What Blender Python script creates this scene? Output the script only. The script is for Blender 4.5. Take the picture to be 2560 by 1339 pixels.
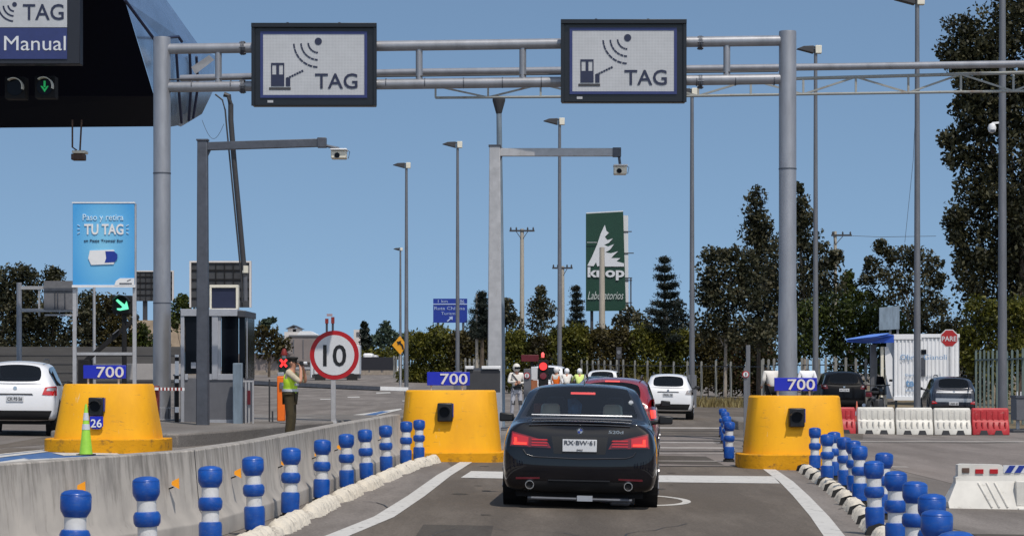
import bpy, bmesh, math, random
import numpy as np
from mathutils import Vector, Matrix
from mathutils.bvhtree import BVHTree
R = math.radians
random.seed(7); rng = np.random.default_rng(7)
for o in list(bpy.data.objects): bpy.data.objects.remove(o)
S = bpy.context.scene
COL = S.collection
# ---------------------------------------------------------------- camera, sky, sun, exposure
FPX = 6000.0                                     # focal length in pixels of the 2560 wide photograph
cam_d = bpy.data.cameras.new('camera'); cam = bpy.data.objects.new('camera', cam_d); COL.objects.link(cam)
cam.location = (0, 0, 1.52); cam.rotation_euler = (R(90), 0, 0)
cam_d.sensor_width = 36; cam_d.lens = 36*FPX/2560; cam_d.shift_y = (932-669.5)/2560
cam_d.clip_start = .5; cam_d.clip_end = 9000
S.camera = cam
SUN_EL, SUN_AZ = 60, 24                          # azimuth: degrees to the right of straight behind the camera
sd = Vector((math.sin(R(SUN_AZ))*math.cos(R(SUN_EL)), -math.cos(R(SUN_AZ))*math.cos(R(SUN_EL)), math.sin(R(SUN_EL))))
wd = bpy.data.worlds.new('World'); S.world = wd; wd.use_nodes = True
nt = wd.node_tree; bg = nt.nodes['Background']; sky = nt.nodes.new('ShaderNodeTexSky')
sky.sky_type = 'NISHITA'; sky.sun_disc = False; sky.sun_elevation = R(SUN_EL)
sky.sun_rotation = math.atan2(sd.x, sd.y); sky.altitude = 400; sky.air_density = 1.0; sky.dust_density = 2.0; sky.ozone_density = 2.4
tcw = nt.nodes.new('ShaderNodeTexCoord'); mpw = nt.nodes.new('ShaderNodeMapping'); mpw.vector_type = 'POINT'
mpw.inputs['Location'].default_value = (0, 0, .205); mpw.inputs['Scale'].default_value = (1, 1, 1.3)
nt.links.new(tcw.outputs['Generated'], mpw.inputs['Vector']); nt.links.new(mpw.outputs['Vector'], sky.inputs['Vector'])
tn = nt.nodes.new('ShaderNodeVectorMath'); tn.operation = 'MULTIPLY'; tn.inputs[1].default_value = (1.04, 1.08, 1.0); nt.links.new(sky.outputs['Color'], tn.inputs[0]); nt.links.new(tn.outputs[0], bg.inputs['Color']); bg.inputs['Strength'].default_value = 0.14
sl = bpy.data.lights.new('sun', 'SUN'); sl.energy = 3.35; sl.angle = R(.5); sl.color = (1, .93, .84)
so = bpy.data.objects.new('sun', sl); COL.objects.link(so); so.rotation_euler = sd.to_track_quat('Z', 'Y').to_euler()
S.view_settings.view_transform = 'Standard'; S.view_settings.look = 'None'; S.view_settings.exposure = 0; S.view_settings.gamma = 1
# ---------------------------------------------------------------- places: ground height, picture helpers
def sstep(a, b, t):
    t = max(0, min(1, (t-a)/(b-a))); return t*t*(3-2*t)
def gz(x, y=40):
    return -.018*max(-13, min(13, x+1)) + 1.1*sstep(130, 300, y)
def W(px, py, s):                                # a point seen at photo pixel px,py standing F/s metres away
    return Vector(((px-1280)/s, FPX/s, 1.52-(py-932)/s))
def G(px, py, dz=0):                             # a point of the road surface
    t = 1.538/((py-932)-.018*(px-1280))
    x = (px-1280)*t; return Vector((x, FPX*t, gz(x)+dz))
def base(px, s):
    x = (px-1280)/s; y = FPX/s; return Vector((x, y, gz(x, y)))
# ---------------------------------------------------------------- materials
def mat(name, col, rough=.6, metal=0, var=.12, scale=6, bump=0, bscale=60, emit=0, spec=.5, coat=0, stretch=(1,1,1), col2=None, thr=None):
    m = bpy.data.materials.new(name); m.use_nodes = True; n = m.node_tree.nodes; l = m.node_tree.links
    b = n['Principled BSDF']; b.inputs['Roughness'].default_value = rough; b.inputs['Metallic'].default_value = metal
    b.inputs['Specular IOR Level'].default_value = spec; b.inputs['Coat Weight'].default_value = coat; b.inputs['Coat Roughness'].default_value = .04
    c = (*col, 1); b.inputs['Base Color'].default_value = c
    if emit:
        b.inputs['Emission Color'].default_value = c; b.inputs['Emission Strength'].default_value = emit
    if var or bump or col2:
        tc = n.new('ShaderNodeTexCoord'); mp = n.new('ShaderNodeMapping'); mp.inputs['Scale'].default_value = stretch
        l.new(tc.outputs['Object'], mp.inputs['Vector'])
    if var or col2:
        nz = n.new('ShaderNodeTexNoise'); nz.inputs['Scale'].default_value = scale; nz.inputs['Detail'].default_value = 8; nz.inputs['Roughness'].default_value = .65
        l.new(mp.outputs['Vector'], nz.inputs['Vector'])
        rp = n.new('ShaderNodeValToRGB'); e = rp.color_ramp.elements
        lo, hi = thr if thr else (.3, .7)
        e[0].position = lo; e[1].position = hi
        e[0].color = (*[v*(1-var) for v in col], 1); e[1].color = (*(col2 if col2 else [min(1, v*(1+var)) for v in col]), 1)
        l.new(nz.outputs['Fac'], rp.inputs['Fac']); l.new(rp.outputs['Color'], b.inputs['Base Color'])
    if bump:
        nb = n.new('ShaderNodeTexNoise'); nb.inputs['Scale'].default_value = bscale; nb.inputs['Detail'].default_value = 5
        l.new(mp.outputs['Vector'], nb.inputs['Vector'])
        bp = n.new('ShaderNodeBump'); bp.inputs['Strength'].default_value = bump; bp.inputs['Distance'].default_value = .02
        l.new(nb.outputs['Fac'], bp.inputs['Height']); l.new(bp.outputs['Normal'], b.inputs['Normal'])
    return m
M = {}
M['black'] = mat('black', (.008,.008,.009), .45)
M['rubber'] = mat('rubber', (.014,.014,.014), .8)
M['matte_black'] = mat('matte_black', (.006,.006,.007), .9)
M['blue_plastic'] = mat('blue_plastic', (.0015,.056,.33), .30, var=.25, scale=7, bump=.06, col2=(.004,.085,.40))
M['white_reflective'] = mat('white_reflective', (.62,.62,.62), .5, var=.08, scale=20)
M['separator_white'] = mat('separator_white', (.66,.60,.50), .85, var=.10, scale=11, bump=.7, bscale=30, col2=(.13,.115,.10), thr=(.56,.74))
M['yellow'] = mat('yellow', (.88,.42,.006), .62, var=.05, scale=1.3, bump=.10, bscale=14, spec=.3, col2=(.62,.27,.012), thr=(.45,.85), stretch=(1,1,.35))
M['yellow_worn'] = mat('yellow_worn', (.70,.32,.008), .7, var=.08, scale=5, bump=.3, bscale=18, spec=.2, col2=(.16,.09,.03), thr=(.52,.74))
M['galv'] = mat('galv', (.30,.305,.325), .42, .45, var=.18, scale=3, stretch=(1,1,.3))
M['galv_dark'] = mat('galv_dark', (.085,.092,.11), .5, .4, var=.2, scale=5)
M['galv_light'] = mat('galv_light', (.40,.40,.41), .5, .2, var=.15, scale=5)
M['pole_grey'] = mat('pole_grey', (.16,.165,.18), .5, .3, var=.2, scale=4, stretch=(1,1,.2))
M['pole_blue'] = mat('pole_blue', (.17,.22,.27), .6, .1, var=.35, scale=4, stretch=(1,1,.25))
M['rusty_white'] = mat('rusty_white', (.34,.35,.33), .7, var=.1, scale=3, col2=(.18,.10,.05), thr=(.55,.75))
M['sign_black'] = mat('sign_black', (.005,.006,.009), .35)
M['navy'] = mat('navy', (.020,.032,.13), .5)
M['navy_dark'] = mat('navy_dark', (.013,.018,.05), .5)
M['navy_ink'] = mat('navy_ink', (.016,.022,.075), .6)
M['canopy'] = mat('canopy', (.002,.003,.009), .6, var=.1, spec=.08)
M['cladding'] = mat('cladding', (.32,.42,.56), .22, .75, var=.15, scale=1.5)
M['white'] = mat('white', (.72,.72,.72), .5, var=.05)
M['cream'] = mat('cream', (.70,.66,.55), .6, var=.08)
M['road_paint'] = mat('road_paint', (.58,.56,.52), .75, var=.10, scale=5, col2=(.40,.385,.36), thr=(.52,.78))
M['blue_paint'] = mat('blue_paint', (.045,.13,.32), .75, var=.15, scale=3, col2=(.22,.27,.34), thr=(.55,.75))
M['sign_blue'] = mat('sign_blue', (.006,.018,.42), .4, var=.05)
M['hwy_blue'] = mat('hwy_blue', (.006,.03,.26), .5, var=.1)
M['sign_red'] = mat('sign_red', (.40,.006,.010), .4, var=.05)
M['stop_red'] = mat('stop_red', (.36,.012,.012), .4, var=.06)
M['sign_white'] = mat('sign_white', (.60,.61,.63), .45, var=.04)
M['orange'] = mat('orange', (.85,.16,.008), .5, var=.06)
M['amber'] = mat('amber', (.95,.36,.01), .45, var=.06)
M['cone_green'] = mat('cone_green', (.30,.60,.05), .5, var=.12)
M['hiviz'] = mat('hiviz', (.58,.92,.04), .7, var=.2, scale=14)
M['silver_tape'] = mat('silver_tape', (.55,.57,.60), .4, var=.1)
M['khaki'] = mat('khaki', (.46,.40,.29), .85, var=.15)
M['olive'] = mat('olive', (.045,.034,.014), .9, var=.3, scale=9)
M['skin'] = mat('skin', (.46,.22,.14), .6, var=.08)
M['hair'] = mat('hair', (.01,.008,.006), .7)
M['jacket_white'] = mat('jacket_white', (.66,.63,.58), .8, var=.12)
M['shirt_white'] = mat('shirt_white', (.80,.80,.82), .8, var=.05)
M['trouser_grey'] = mat('trouser_grey', (.40,.40,.44), .8, var=.15)
M['glass_dark'] = mat('glass_dark', (.004,.005,.008), .12, var=0, spec=.12)
M['booth_grey'] = mat('booth_grey', (.12,.122,.135), .5, .1, var=.12, scale=4)
M['booth_light'] = mat('booth_light', (.36,.37,.40), .45, .2, var=.08)
M['booth_dark'] = mat('booth_dark', (.045,.047,.055), .5, var=.1)
M['trim_dark'] = mat('trim_dark', (.04,.04,.044), .6)
M['dark_red'] = mat('dark_red', (.10,.004,.010), .5)
M['post_red'] = mat('post_red', (.20,.015,.010), .6, var=.25)
M['plastic_white'] = mat('plastic_white', (.62,.60,.55), .5, var=.12, scale=3, bump=.05, bscale=8)
M['plastic_red'] = mat('plastic_red', (.42,.022,.028), .5, var=.15, scale=4)
M['fence_grey'] = mat('fence_grey', (.20,.20,.185), .7, var=.25, scale=1)
M['fence_green'] = mat('fence_green', (.12,.16,.15), .6, .2, var=.2, scale=1)
M['wood_pole'] = mat('wood_pole', (.40,.36,.30), .9, var=.2, scale=2, stretch=(4,4,.4))
M['bark'] = mat('bark', (.10,.075,.055), .95, var=.35, scale=3, bump=.6, bscale=8)
M['bark_pale'] = mat('bark_pale', (.30,.26,.22), .9, var=.3, scale=3)
M['brand_green'] = mat('brand_green', (.004,.040,.022), .5, var=.1, scale=1)
M['banner_blue'] = None
M['stone'] = mat('stone', (.26,.22,.18), .95, var=.35, scale=1.5, bump=.8, bscale=4)
M['house_white'] = mat('house_white', (.62,.58,.55), .8, var=.1, scale=.5)
M['house_grey'] = mat('house_grey', (.21,.18,.17), .85, var=.15, scale=.4)
M['roof_dark'] = mat('roof_dark', (.05,.055,.07), .8)
M['container'] = mat('container', (.74,.75,.77), .5, var=.05, scale=1)
M['canopy_blue'] = mat('canopy_blue', (.012,.07,.42), .5, var=.12)
M['text_blue'] = mat('text_blue', (.16,.30,.50), .6)
M['paint_black'] = mat('paint_black', (.0020,.0020,.0045), .55, 0.0, var=0, coat=1.0, spec=.04)
M['paint_white'] = mat('paint_white', (.78,.78,.79), .3, var=.02, coat=.6)
M['paint_red'] = mat('paint_red', (.22,.006,.014), .25, var=.02, coat=.9)
M['paint_dark'] = mat('paint_dark', (.022,.026,.040), .25, .2, var=.02, coat=.9)
M['paint_suv_black'] = mat('paint_suv_black', (.002,.002,.003), .4, var=.02, coat=.18, spec=.1)
M['tail_red'] = mat('tail_red', (.42,.008,.010), .12, var=0, coat=.8, emit=.25)
M['tail_dark'] = mat('tail_dark', (.16,.003,.006), .15, var=0, coat=.8)
M['tail_lit'] = mat('tail_lit', (1,.05,.03), .2, var=0, emit=1.0)
M['brake_lit'] = mat('brake_lit', (1,.11,.10), .3, var=0, emit=.85)
M['chrome'] = mat('chrome', (.75,.75,.76), .12, 1, var=0)
M['silver'] = mat('silver', (.50,.51,.53), .35, .6, var=.05)
M['rim'] = mat('rim', (.35,.35,.37), .35, .8, var=.05)
M['seat_beige'] = mat('seat_beige', (.74,.76,.62), .8, var=.08)
M['seat_dark'] = mat('seat_dark', (.03,.03,.035), .9)
M['seat_orange'] = mat('seat_orange', (.30,.08,.03), .8)
M['toy_blue'] = mat('toy_blue', (.05,.22,.48), .6, var=.5, scale=12)
M['green_lit'] = mat('green_lit', (.18,1,.55), .4, var=0, emit=.85)
M['green_dim'] = mat('green_dim', (.01,.42,.10), .4, var=0, emit=.35)
M['red_lit'] = mat('red_lit', (1,.035,.035), .4, var=0, emit=1.0)
M['rusty'] = mat('rusty', (.10,.06,.045), .8, var=.4)
def glassmat():
    m = bpy.data.materials.new('car_glass'); m.use_nodes = True; n = m.node_tree.nodes; l = m.node_tree.links
    n.remove(n['Principled BSDF']); out = n['Material Output']
    t = n.new('ShaderNodeBsdfTransparent'); t.inputs['Color'].default_value = (.72,.78,.80,1)
    g = n.new('ShaderNodeBsdfGlossy'); g.inputs['Roughness'].default_value = .02; g.inputs['Color'].default_value = (1,1,1,1)
    f = n.new('ShaderNodeFresnel'); f.inputs['IOR'].default_value = 1.45
    mx = n.new('ShaderNodeMixShader'); l.new(f.outputs[0], mx.inputs[0]); l.new(t.outputs[0], mx.inputs[1]); l.new(g.outputs[0], mx.inputs[2]); l.new(mx.outputs[0], out.inputs[0])
    return m
M['car_glass'] = glassmat()
def nodes_of(m): return m.node_tree.nodes, m.node_tree.links, m.node_tree.nodes['Principled BSDF']
def ledmat():                                    # grey white lamp matrix seen as a fine mesh of dots
    m = mat('led_panel', (.47,.48,.495), .55, var=.07, scale=3); n, l, b = nodes_of(m)
    tc = n.new('ShaderNodeTexCoord'); w = []
    for d in ('X', 'Z'):
        wv = n.new('ShaderNodeTexWave'); wv.bands_direction = d; wv.inputs['Scale'].default_value = 9; wv.inputs['Distortion'].default_value = .6; wv.inputs['Detail Scale'].default_value=3
        l.new(tc.outputs['Object'], wv.inputs['Vector']); w.append(wv)
    mm = n.new('ShaderNodeMath'); mm.operation = 'MULTIPLY'; l.new(w[0].outputs['Fac'], mm.inputs[0]); l.new(w[1].outputs['Fac'], mm.inputs[1])
    mx = n.new('ShaderNodeMixRGB'); mx.blend_type = 'MULTIPLY'; mx.inputs[2].default_value = (.62,.62,.64,1)
    old = b.inputs['Base Color'].links[0].from_socket; l.new(old, mx.inputs[1]); l.new(mm.outputs[0], mx.inputs[0]); l.new(mx.outputs[0], b.inputs['Base Color'])
    return m
M['led_panel'] = ledmat()
def scuff(m, col, sc, st, lo, hi):               # worn scrapes with a shape of their own over a material's colour
    n, l, b = nodes_of(m); g = n.new('ShaderNodeNewGeometry'); mp = n.new('ShaderNodeMapping'); mp.inputs['Scale'].default_value = st; l.new(g.outputs['Position'], mp.inputs[0])
    z = n.new('ShaderNodeTexNoise'); z.inputs['Scale'].default_value = sc; z.inputs['Detail'].default_value = 9; z.inputs['Roughness'].default_value = .72; l.new(mp.outputs[0], z.inputs['Vector'])
    rp = n.new('ShaderNodeMapRange'); rp.inputs['From Min'].default_value = lo; rp.inputs['From Max'].default_value = hi; l.new(z.outputs['Fac'], rp.inputs['Value'])
    mx = n.new('ShaderNodeMixRGB'); mx.inputs[2].default_value = (*col,1); l.new(rp.outputs[0], mx.inputs[0]); l.new(b.inputs['Base Color'].links[0].from_socket, mx.inputs[1]); l.new(mx.outputs[0], b.inputs['Base Color'])
scuff(M['yellow'], (.30,.17,.05), 5, (1,1,4), .60, .72)
scuff(M['yellow'], (.62,.50,.30), 3, (5,5,.5), .63, .74)
scuff(M['yellow_worn'], (.09,.06,.035), 6, (1,1,2), .55, .72)
scuff(M['blue_plastic'], (.07,.12,.26), 16, (1,1,3), .54, .74)
scuff(M['white_reflective'], (.30,.29,.27), 12, (2,2,1), .58, .75)
scuff(M['plastic_white'], (.26,.23,.19), 5, (1,1,2), .58, .76)
scuff(M['plastic_red'], (.50,.25,.22), 6, (1,1,2), .58, .76)
scuff(M['galv'], (.13,.115,.10), 3, (6,6,.4), .62, .80)
scuff(M['galv_light'], (.20,.18,.16), 5, (4,4,.6), .60, .80)
scuff(M['road_paint'], (.16,.145,.13), 9, (1,.5,1), .56, .70)
def roadmat(name, base_c, patch_c, fleck=.25, rough=.9, stain=(.45,.62)):
    m = bpy.data.materials.new(name); m.use_nodes = True; n, l, b = nodes_of(m); b.inputs['Roughness'].default_value = rough; b.inputs['Specular IOR Level'].default_value = .25
    geo = n.new('ShaderNodeNewGeometry')
    def noise(sc, st, det=6):
        mp = n.new('ShaderNodeMapping'); mp.inputs['Scale'].default_value = st; l.new(geo.outputs['Position'], mp.inputs['Vector'])
        z = n.new('ShaderNodeTexNoise'); z.inputs['Scale'].default_value = sc; z.inputs['Detail'].default_value = det; z.inputs['Roughness'].default_value = .7; l.new(mp.outputs[0], z.inputs['Vector']); return z
    big = noise(.35, (1,.25,1)); r1 = n.new('ShaderNodeValToRGB'); r1.color_ramp.elements[0].position = .35; r1.color_ramp.elements[1].position = .68
    r1.color_ramp.elements[0].color = (*base_c,1); r1.color_ramp.elements[1].color = (*patch_c,1); l.new(big.outputs['Fac'], r1.inputs['Fac'])
    fine = noise(38, (1,.5,1), 3); mr = n.new('ShaderNodeMapRange'); mr.inputs['From Min'].default_value = .3; mr.inputs['From Max'].default_value = .7; mr.inputs['To Min'].default_value = 1-fleck; mr.inputs['To Max'].default_value = 1+fleck
    l.new(fine.outputs['Fac'], mr.inputs['Value'])
    mx = n.new('ShaderNodeVectorMath'); mx.operation = 'SCALE'; l.new(r1.outputs[0], mx.inputs[0]); l.new(mr.outputs[0], mx.inputs['Scale'])
    st = noise(.9, (1,.12,1), 8); r2 = n.new('ShaderNodeValToRGB'); r2.color_ramp.elements[0].position = stain[0]; r2.color_ramp.elements[1].position = stain[1]
    r2.color_ramp.elements[0].color = (.72,.71,.70,1); r2.color_ramp.elements[1].color = (1,1,1,1); l.new(st.outputs['Fac'], r2.inputs['Fac'])
    m2 = n.new('ShaderNodeMixRGB'); m2.blend_type = 'MULTIPLY'; m2.inputs[0].default_value = 1; l.new(mx.outputs[0], m2.inputs[1]); l.new(r2.outputs[0], m2.inputs[2])
    l.new(m2.outputs[0], b.inputs['Base Color'])
    bp = n.new('ShaderNodeBump'); bp.inputs['Strength'].default_value = .25; bp.inputs['Distance'].default_value = .01; l.new(fine.outputs['Fac'], bp.inputs['Height']); l.new(bp.outputs[0], b.inputs['Normal'])
    return m
M['asphalt'] = roadmat('asphalt', (.130,.108,.086), (.156,.131,.107))
def oil_band(m):                                 # dripped oil and tyre wear down the middle of the queueing lane
    n, l, b = nodes_of(m); g = n.new('ShaderNodeNewGeometry'); sp = n.new('ShaderNodeSeparateXYZ'); l.new(g.outputs['Position'], sp.inputs[0])
    m1 = n.new('ShaderNodeMath'); m1.operation = 'MULTIPLY_ADD'; m1.inputs[1].default_value = -.035; m1.inputs[2].default_value = .2; l.new(sp.outputs['Y'], m1.inputs[0])
    m2 = n.new('ShaderNodeMath'); m2.operation = 'ADD'; l.new(m1.outputs[0], m2.inputs[0]); l.new(sp.outputs['X'], m2.inputs[1])
    def band(c, w_, d):
        a = n.new('ShaderNodeMath'); a.operation = 'SUBTRACT'; a.inputs[1].default_value = c; l.new(m2.outputs[0], a.inputs[0]); q = n.new('ShaderNodeMath'); q.operation = 'ABSOLUTE'; l.new(a.outputs[0], q.inputs[0])
        r = n.new('ShaderNodeMapRange'); r.interpolation_type = 'SMOOTHSTEP'; r.inputs['From Min'].default_value = 0; r.inputs['From Max'].default_value = w_; r.inputs['To Min'].default_value = d; r.inputs['To Max'].default_value = 1; l.new(q.outputs[0], r.inputs['Value']); return r
    f = band(0, .55, .78)
    for c in (-.78, .78):
        k = band(c, .28, .90); t = n.new('ShaderNodeMath'); t.operation = 'MULTIPLY'; l.new(f.outputs[0], t.inputs[0]); l.new(k.outputs[0], t.inputs[1]); f = t
    sc = n.new('ShaderNodeVectorMath'); sc.operation = 'SCALE'; l.new(b.inputs['Base Color'].links[0].from_socket, sc.inputs[0]); l.new(f.outputs[0], sc.inputs['Scale']); l.new(sc.outputs[0], b.inputs['Base Color'])
oil_band(M['asphalt'])
M['asphalt_patch'] = roadmat('asphalt_patch', (.078,.066,.054), (.092,.080,.066))
M['old_road'] = roadmat('old_road', (.185,.163,.145), (.235,.208,.186))
M['slab'] = roadmat('slab', (.245,.212,.190), (.195,.168,.150), stain=(.42,.66))
M['dirt'] = roadmat('dirt', (.16,.12,.07), (.24,.19,.11), fleck=.4)
M['kerb'] = roadmat('kerb', (.17,.155,.14), (.25,.23,.21), fleck=.3)
def barriermat():
    m = bpy.data.materials.new('barrier_concrete'); m.use_nodes = True; n, l, b = nodes_of(m); b.inputs['Roughness'].default_value = .9
    g = n.new('ShaderNodeNewGeometry'); mp = n.new('ShaderNodeMapping'); mp.inputs['Scale'].default_value = (5,5,.55); l.new(g.outputs['Position'], mp.inputs[0])
    z = n.new('ShaderNodeTexNoise'); z.inputs['Scale'].default_value = 2.2; z.inputs['Detail'].default_value = 8; z.inputs['Roughness'].default_value = .7; l.new(mp.outputs[0], z.inputs['Vector'])
    sp = n.new('ShaderNodeSeparateXYZ'); l.new(g.outputs['Position'], sp.inputs[0])
    mr = n.new('ShaderNodeMapRange'); mr.inputs['From Min'].default_value = .25; mr.inputs['From Max'].default_value = .84; mr.inputs['To Min'].default_value = -.12; mr.inputs['To Max'].default_value = .11; l.new(sp.outputs['Z'], mr.inputs['Value'])
    ad = n.new('ShaderNodeMath'); ad.operation = 'ADD'; l.new(z.outputs['Fac'], ad.inputs[0]); l.new(mr.outputs[0], ad.inputs[1])
    rp = n.new('ShaderNodeValToRGB'); e = rp.color_ramp.elements; e[0].position = .48; e[0].color = (.42,.39,.355,1); e[1].position = .72; e[1].color = (.20,.185,.165,1); l.new(ad.outputs[0], rp.inputs['Fac'])
    z2 = n.new('ShaderNodeTexNoise'); z2.inputs['Scale'].default_value = 3; z2.inputs['Detail'].default_value = 9; l.new(g.outputs['Position'], z2.inputs['Vector'])
    r2 = n.new('ShaderNodeValToRGB'); r2.color_ramp.elements[0].position=.3; r2.color_ramp.elements[0].color = (.80,.79,.78,1); r2.color_ramp.elements[1].position=.65; r2.color_ramp.elements[1].color = (1.08,1.06,1.03,1); l.new(z2.outputs['Fac'], r2.inputs['Fac'])
    mx = n.new('ShaderNodeMixRGB'); mx.blend_type = 'MULTIPLY'; mx.inputs[0].default_value = 1; l.new(rp.outputs[0], mx.inputs[1]); l.new(r2.outputs[0], mx.inputs[2]); l.new(mx.outputs[0], b.inputs['Base Color'])
    bp = n.new('ShaderNodeBump'); bp.inputs['Strength'].default_value = .3; bp.inputs['Distance'].default_value = .01; l.new(z2.outputs['Fac'], bp.inputs['Height']); l.new(bp.outputs[0], b.inputs['Normal'])
    return m
M['barrier'] = barriermat()
def bannermat():                                 # printed panel: sky blue, paler in its lower middle
    m = bpy.data.materials.new('banner_blue'); m.use_nodes = True; n, l, b = nodes_of(m); b.inputs['Roughness'].default_value = .5
    tc = n.new('ShaderNodeTexCoord'); mp = n.new('ShaderNodeMapping'); mp.inputs['Location'].default_value = (-.5,0,-.38); mp.inputs['Scale'].default_value = (1,0,.75)
    l.new(tc.outputs['Generated'], mp.inputs[0]); vl = n.new('ShaderNodeVectorMath'); vl.operation = 'LENGTH'; l.new(mp.outputs[0], vl.inputs[0])
    rp = n.new('ShaderNodeValToRGB'); e = rp.color_ramp.elements; e[0].position = .05; e[0].color = (.20,.52,.74,1); e[1].position = .55; e[1].color = (.055,.32,.66,1); l.new(vl.outputs['Value'], rp.inputs['Fac']); l.new(rp.outputs[0], b.inputs['Base Color'])
    return m
M['banner_blue'] = bannermat()
def leafmat(name, c1, c2, c3, sc=.6):
    m = bpy.data.materials.new(name); m.use_nodes = True; n, l, b = nodes_of(m); b.inputs['Roughness'].default_value = .55; b.inputs['Specular IOR Level'].default_value = .35
    g = n.new('ShaderNodeNewGeometry'); z = n.new('ShaderNodeTexNoise'); z.inputs['Scale'].default_value = sc; z.inputs['Detail'].default_value = 4; l.new(g.outputs['Position'], z.inputs['Vector'])
    ad = n.new('ShaderNodeMath'); ad.operation = 'MULTIPLY_ADD'; l.new(g.outputs['Random Per Island'], ad.inputs[0]); ad.inputs[1].default_value = .5; ad.inputs[2].default_value = -.25
    a2 = n.new('ShaderNodeMath'); a2.operation = 'ADD'; l.new(ad.outputs[0], a2.inputs[0]); l.new(z.outputs['Fac'], a2.inputs[1])
    rp = n.new('ShaderNodeValToRGB'); e = rp.color_ramp.elements; e[0].position = .30; e[0].color = (*c1,1); e[1].position = .72; e[1].color = (*c3,1); k = e.new(.5); k.color = (*c2,1)
    l.new(a2.outputs[0], rp.inputs['Fac']); l.new(rp.outputs[0], b.inputs['Base Color'])
    tr = n.new('ShaderNodeBsdfTranslucent'); l.new(rp.outputs[0], tr.inputs['Color']); mx = n.new('ShaderNodeMixShader'); mx.inputs[0].default_value = .35; l.new(b.outputs[0], mx.inputs[1]); l.new(tr.outputs[0], mx.inputs[2]); l.new(mx.outputs[0], n['Material Output'].inputs['Surface']); return m
M['leaf_euc'] = leafmat('leaf_euc', (.010,.012,.005), (.030,.032,.013), (.090,.084,.040))
M['leaf_euc2'] = leafmat('leaf_euc2', (.014,.017,.008), (.042,.046,.020), (.110,.100,.056))
M['leaf_brown'] = leafmat('leaf_brown', (.022,.017,.006), (.060,.050,.013), (.110,.088,.026))
M['leaf_green'] = leafmat('leaf_green', (.010,.018,.003), (.035,.050,.007), (.080,.100,.016))
M['leaf_olive'] = leafmat('leaf_olive', (.024,.028,.003), (.078,.085,.009), (.16,.15,.022))
M['leaf_pine'] = leafmat('leaf_pine', (.006,.010,.008), (.016,.024,.016), (.034,.044,.032))
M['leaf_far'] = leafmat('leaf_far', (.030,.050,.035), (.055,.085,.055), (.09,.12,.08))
M['leaf_red'] = leafmat('leaf_red', (.015,.02,.006), (.05,.055,.014), (.075,.04,.02))
M['dry_grass'] = leafmat('dry_grass', (.12,.085,.03), (.26,.20,.08), (.36,.30,.14), 2)
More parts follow.
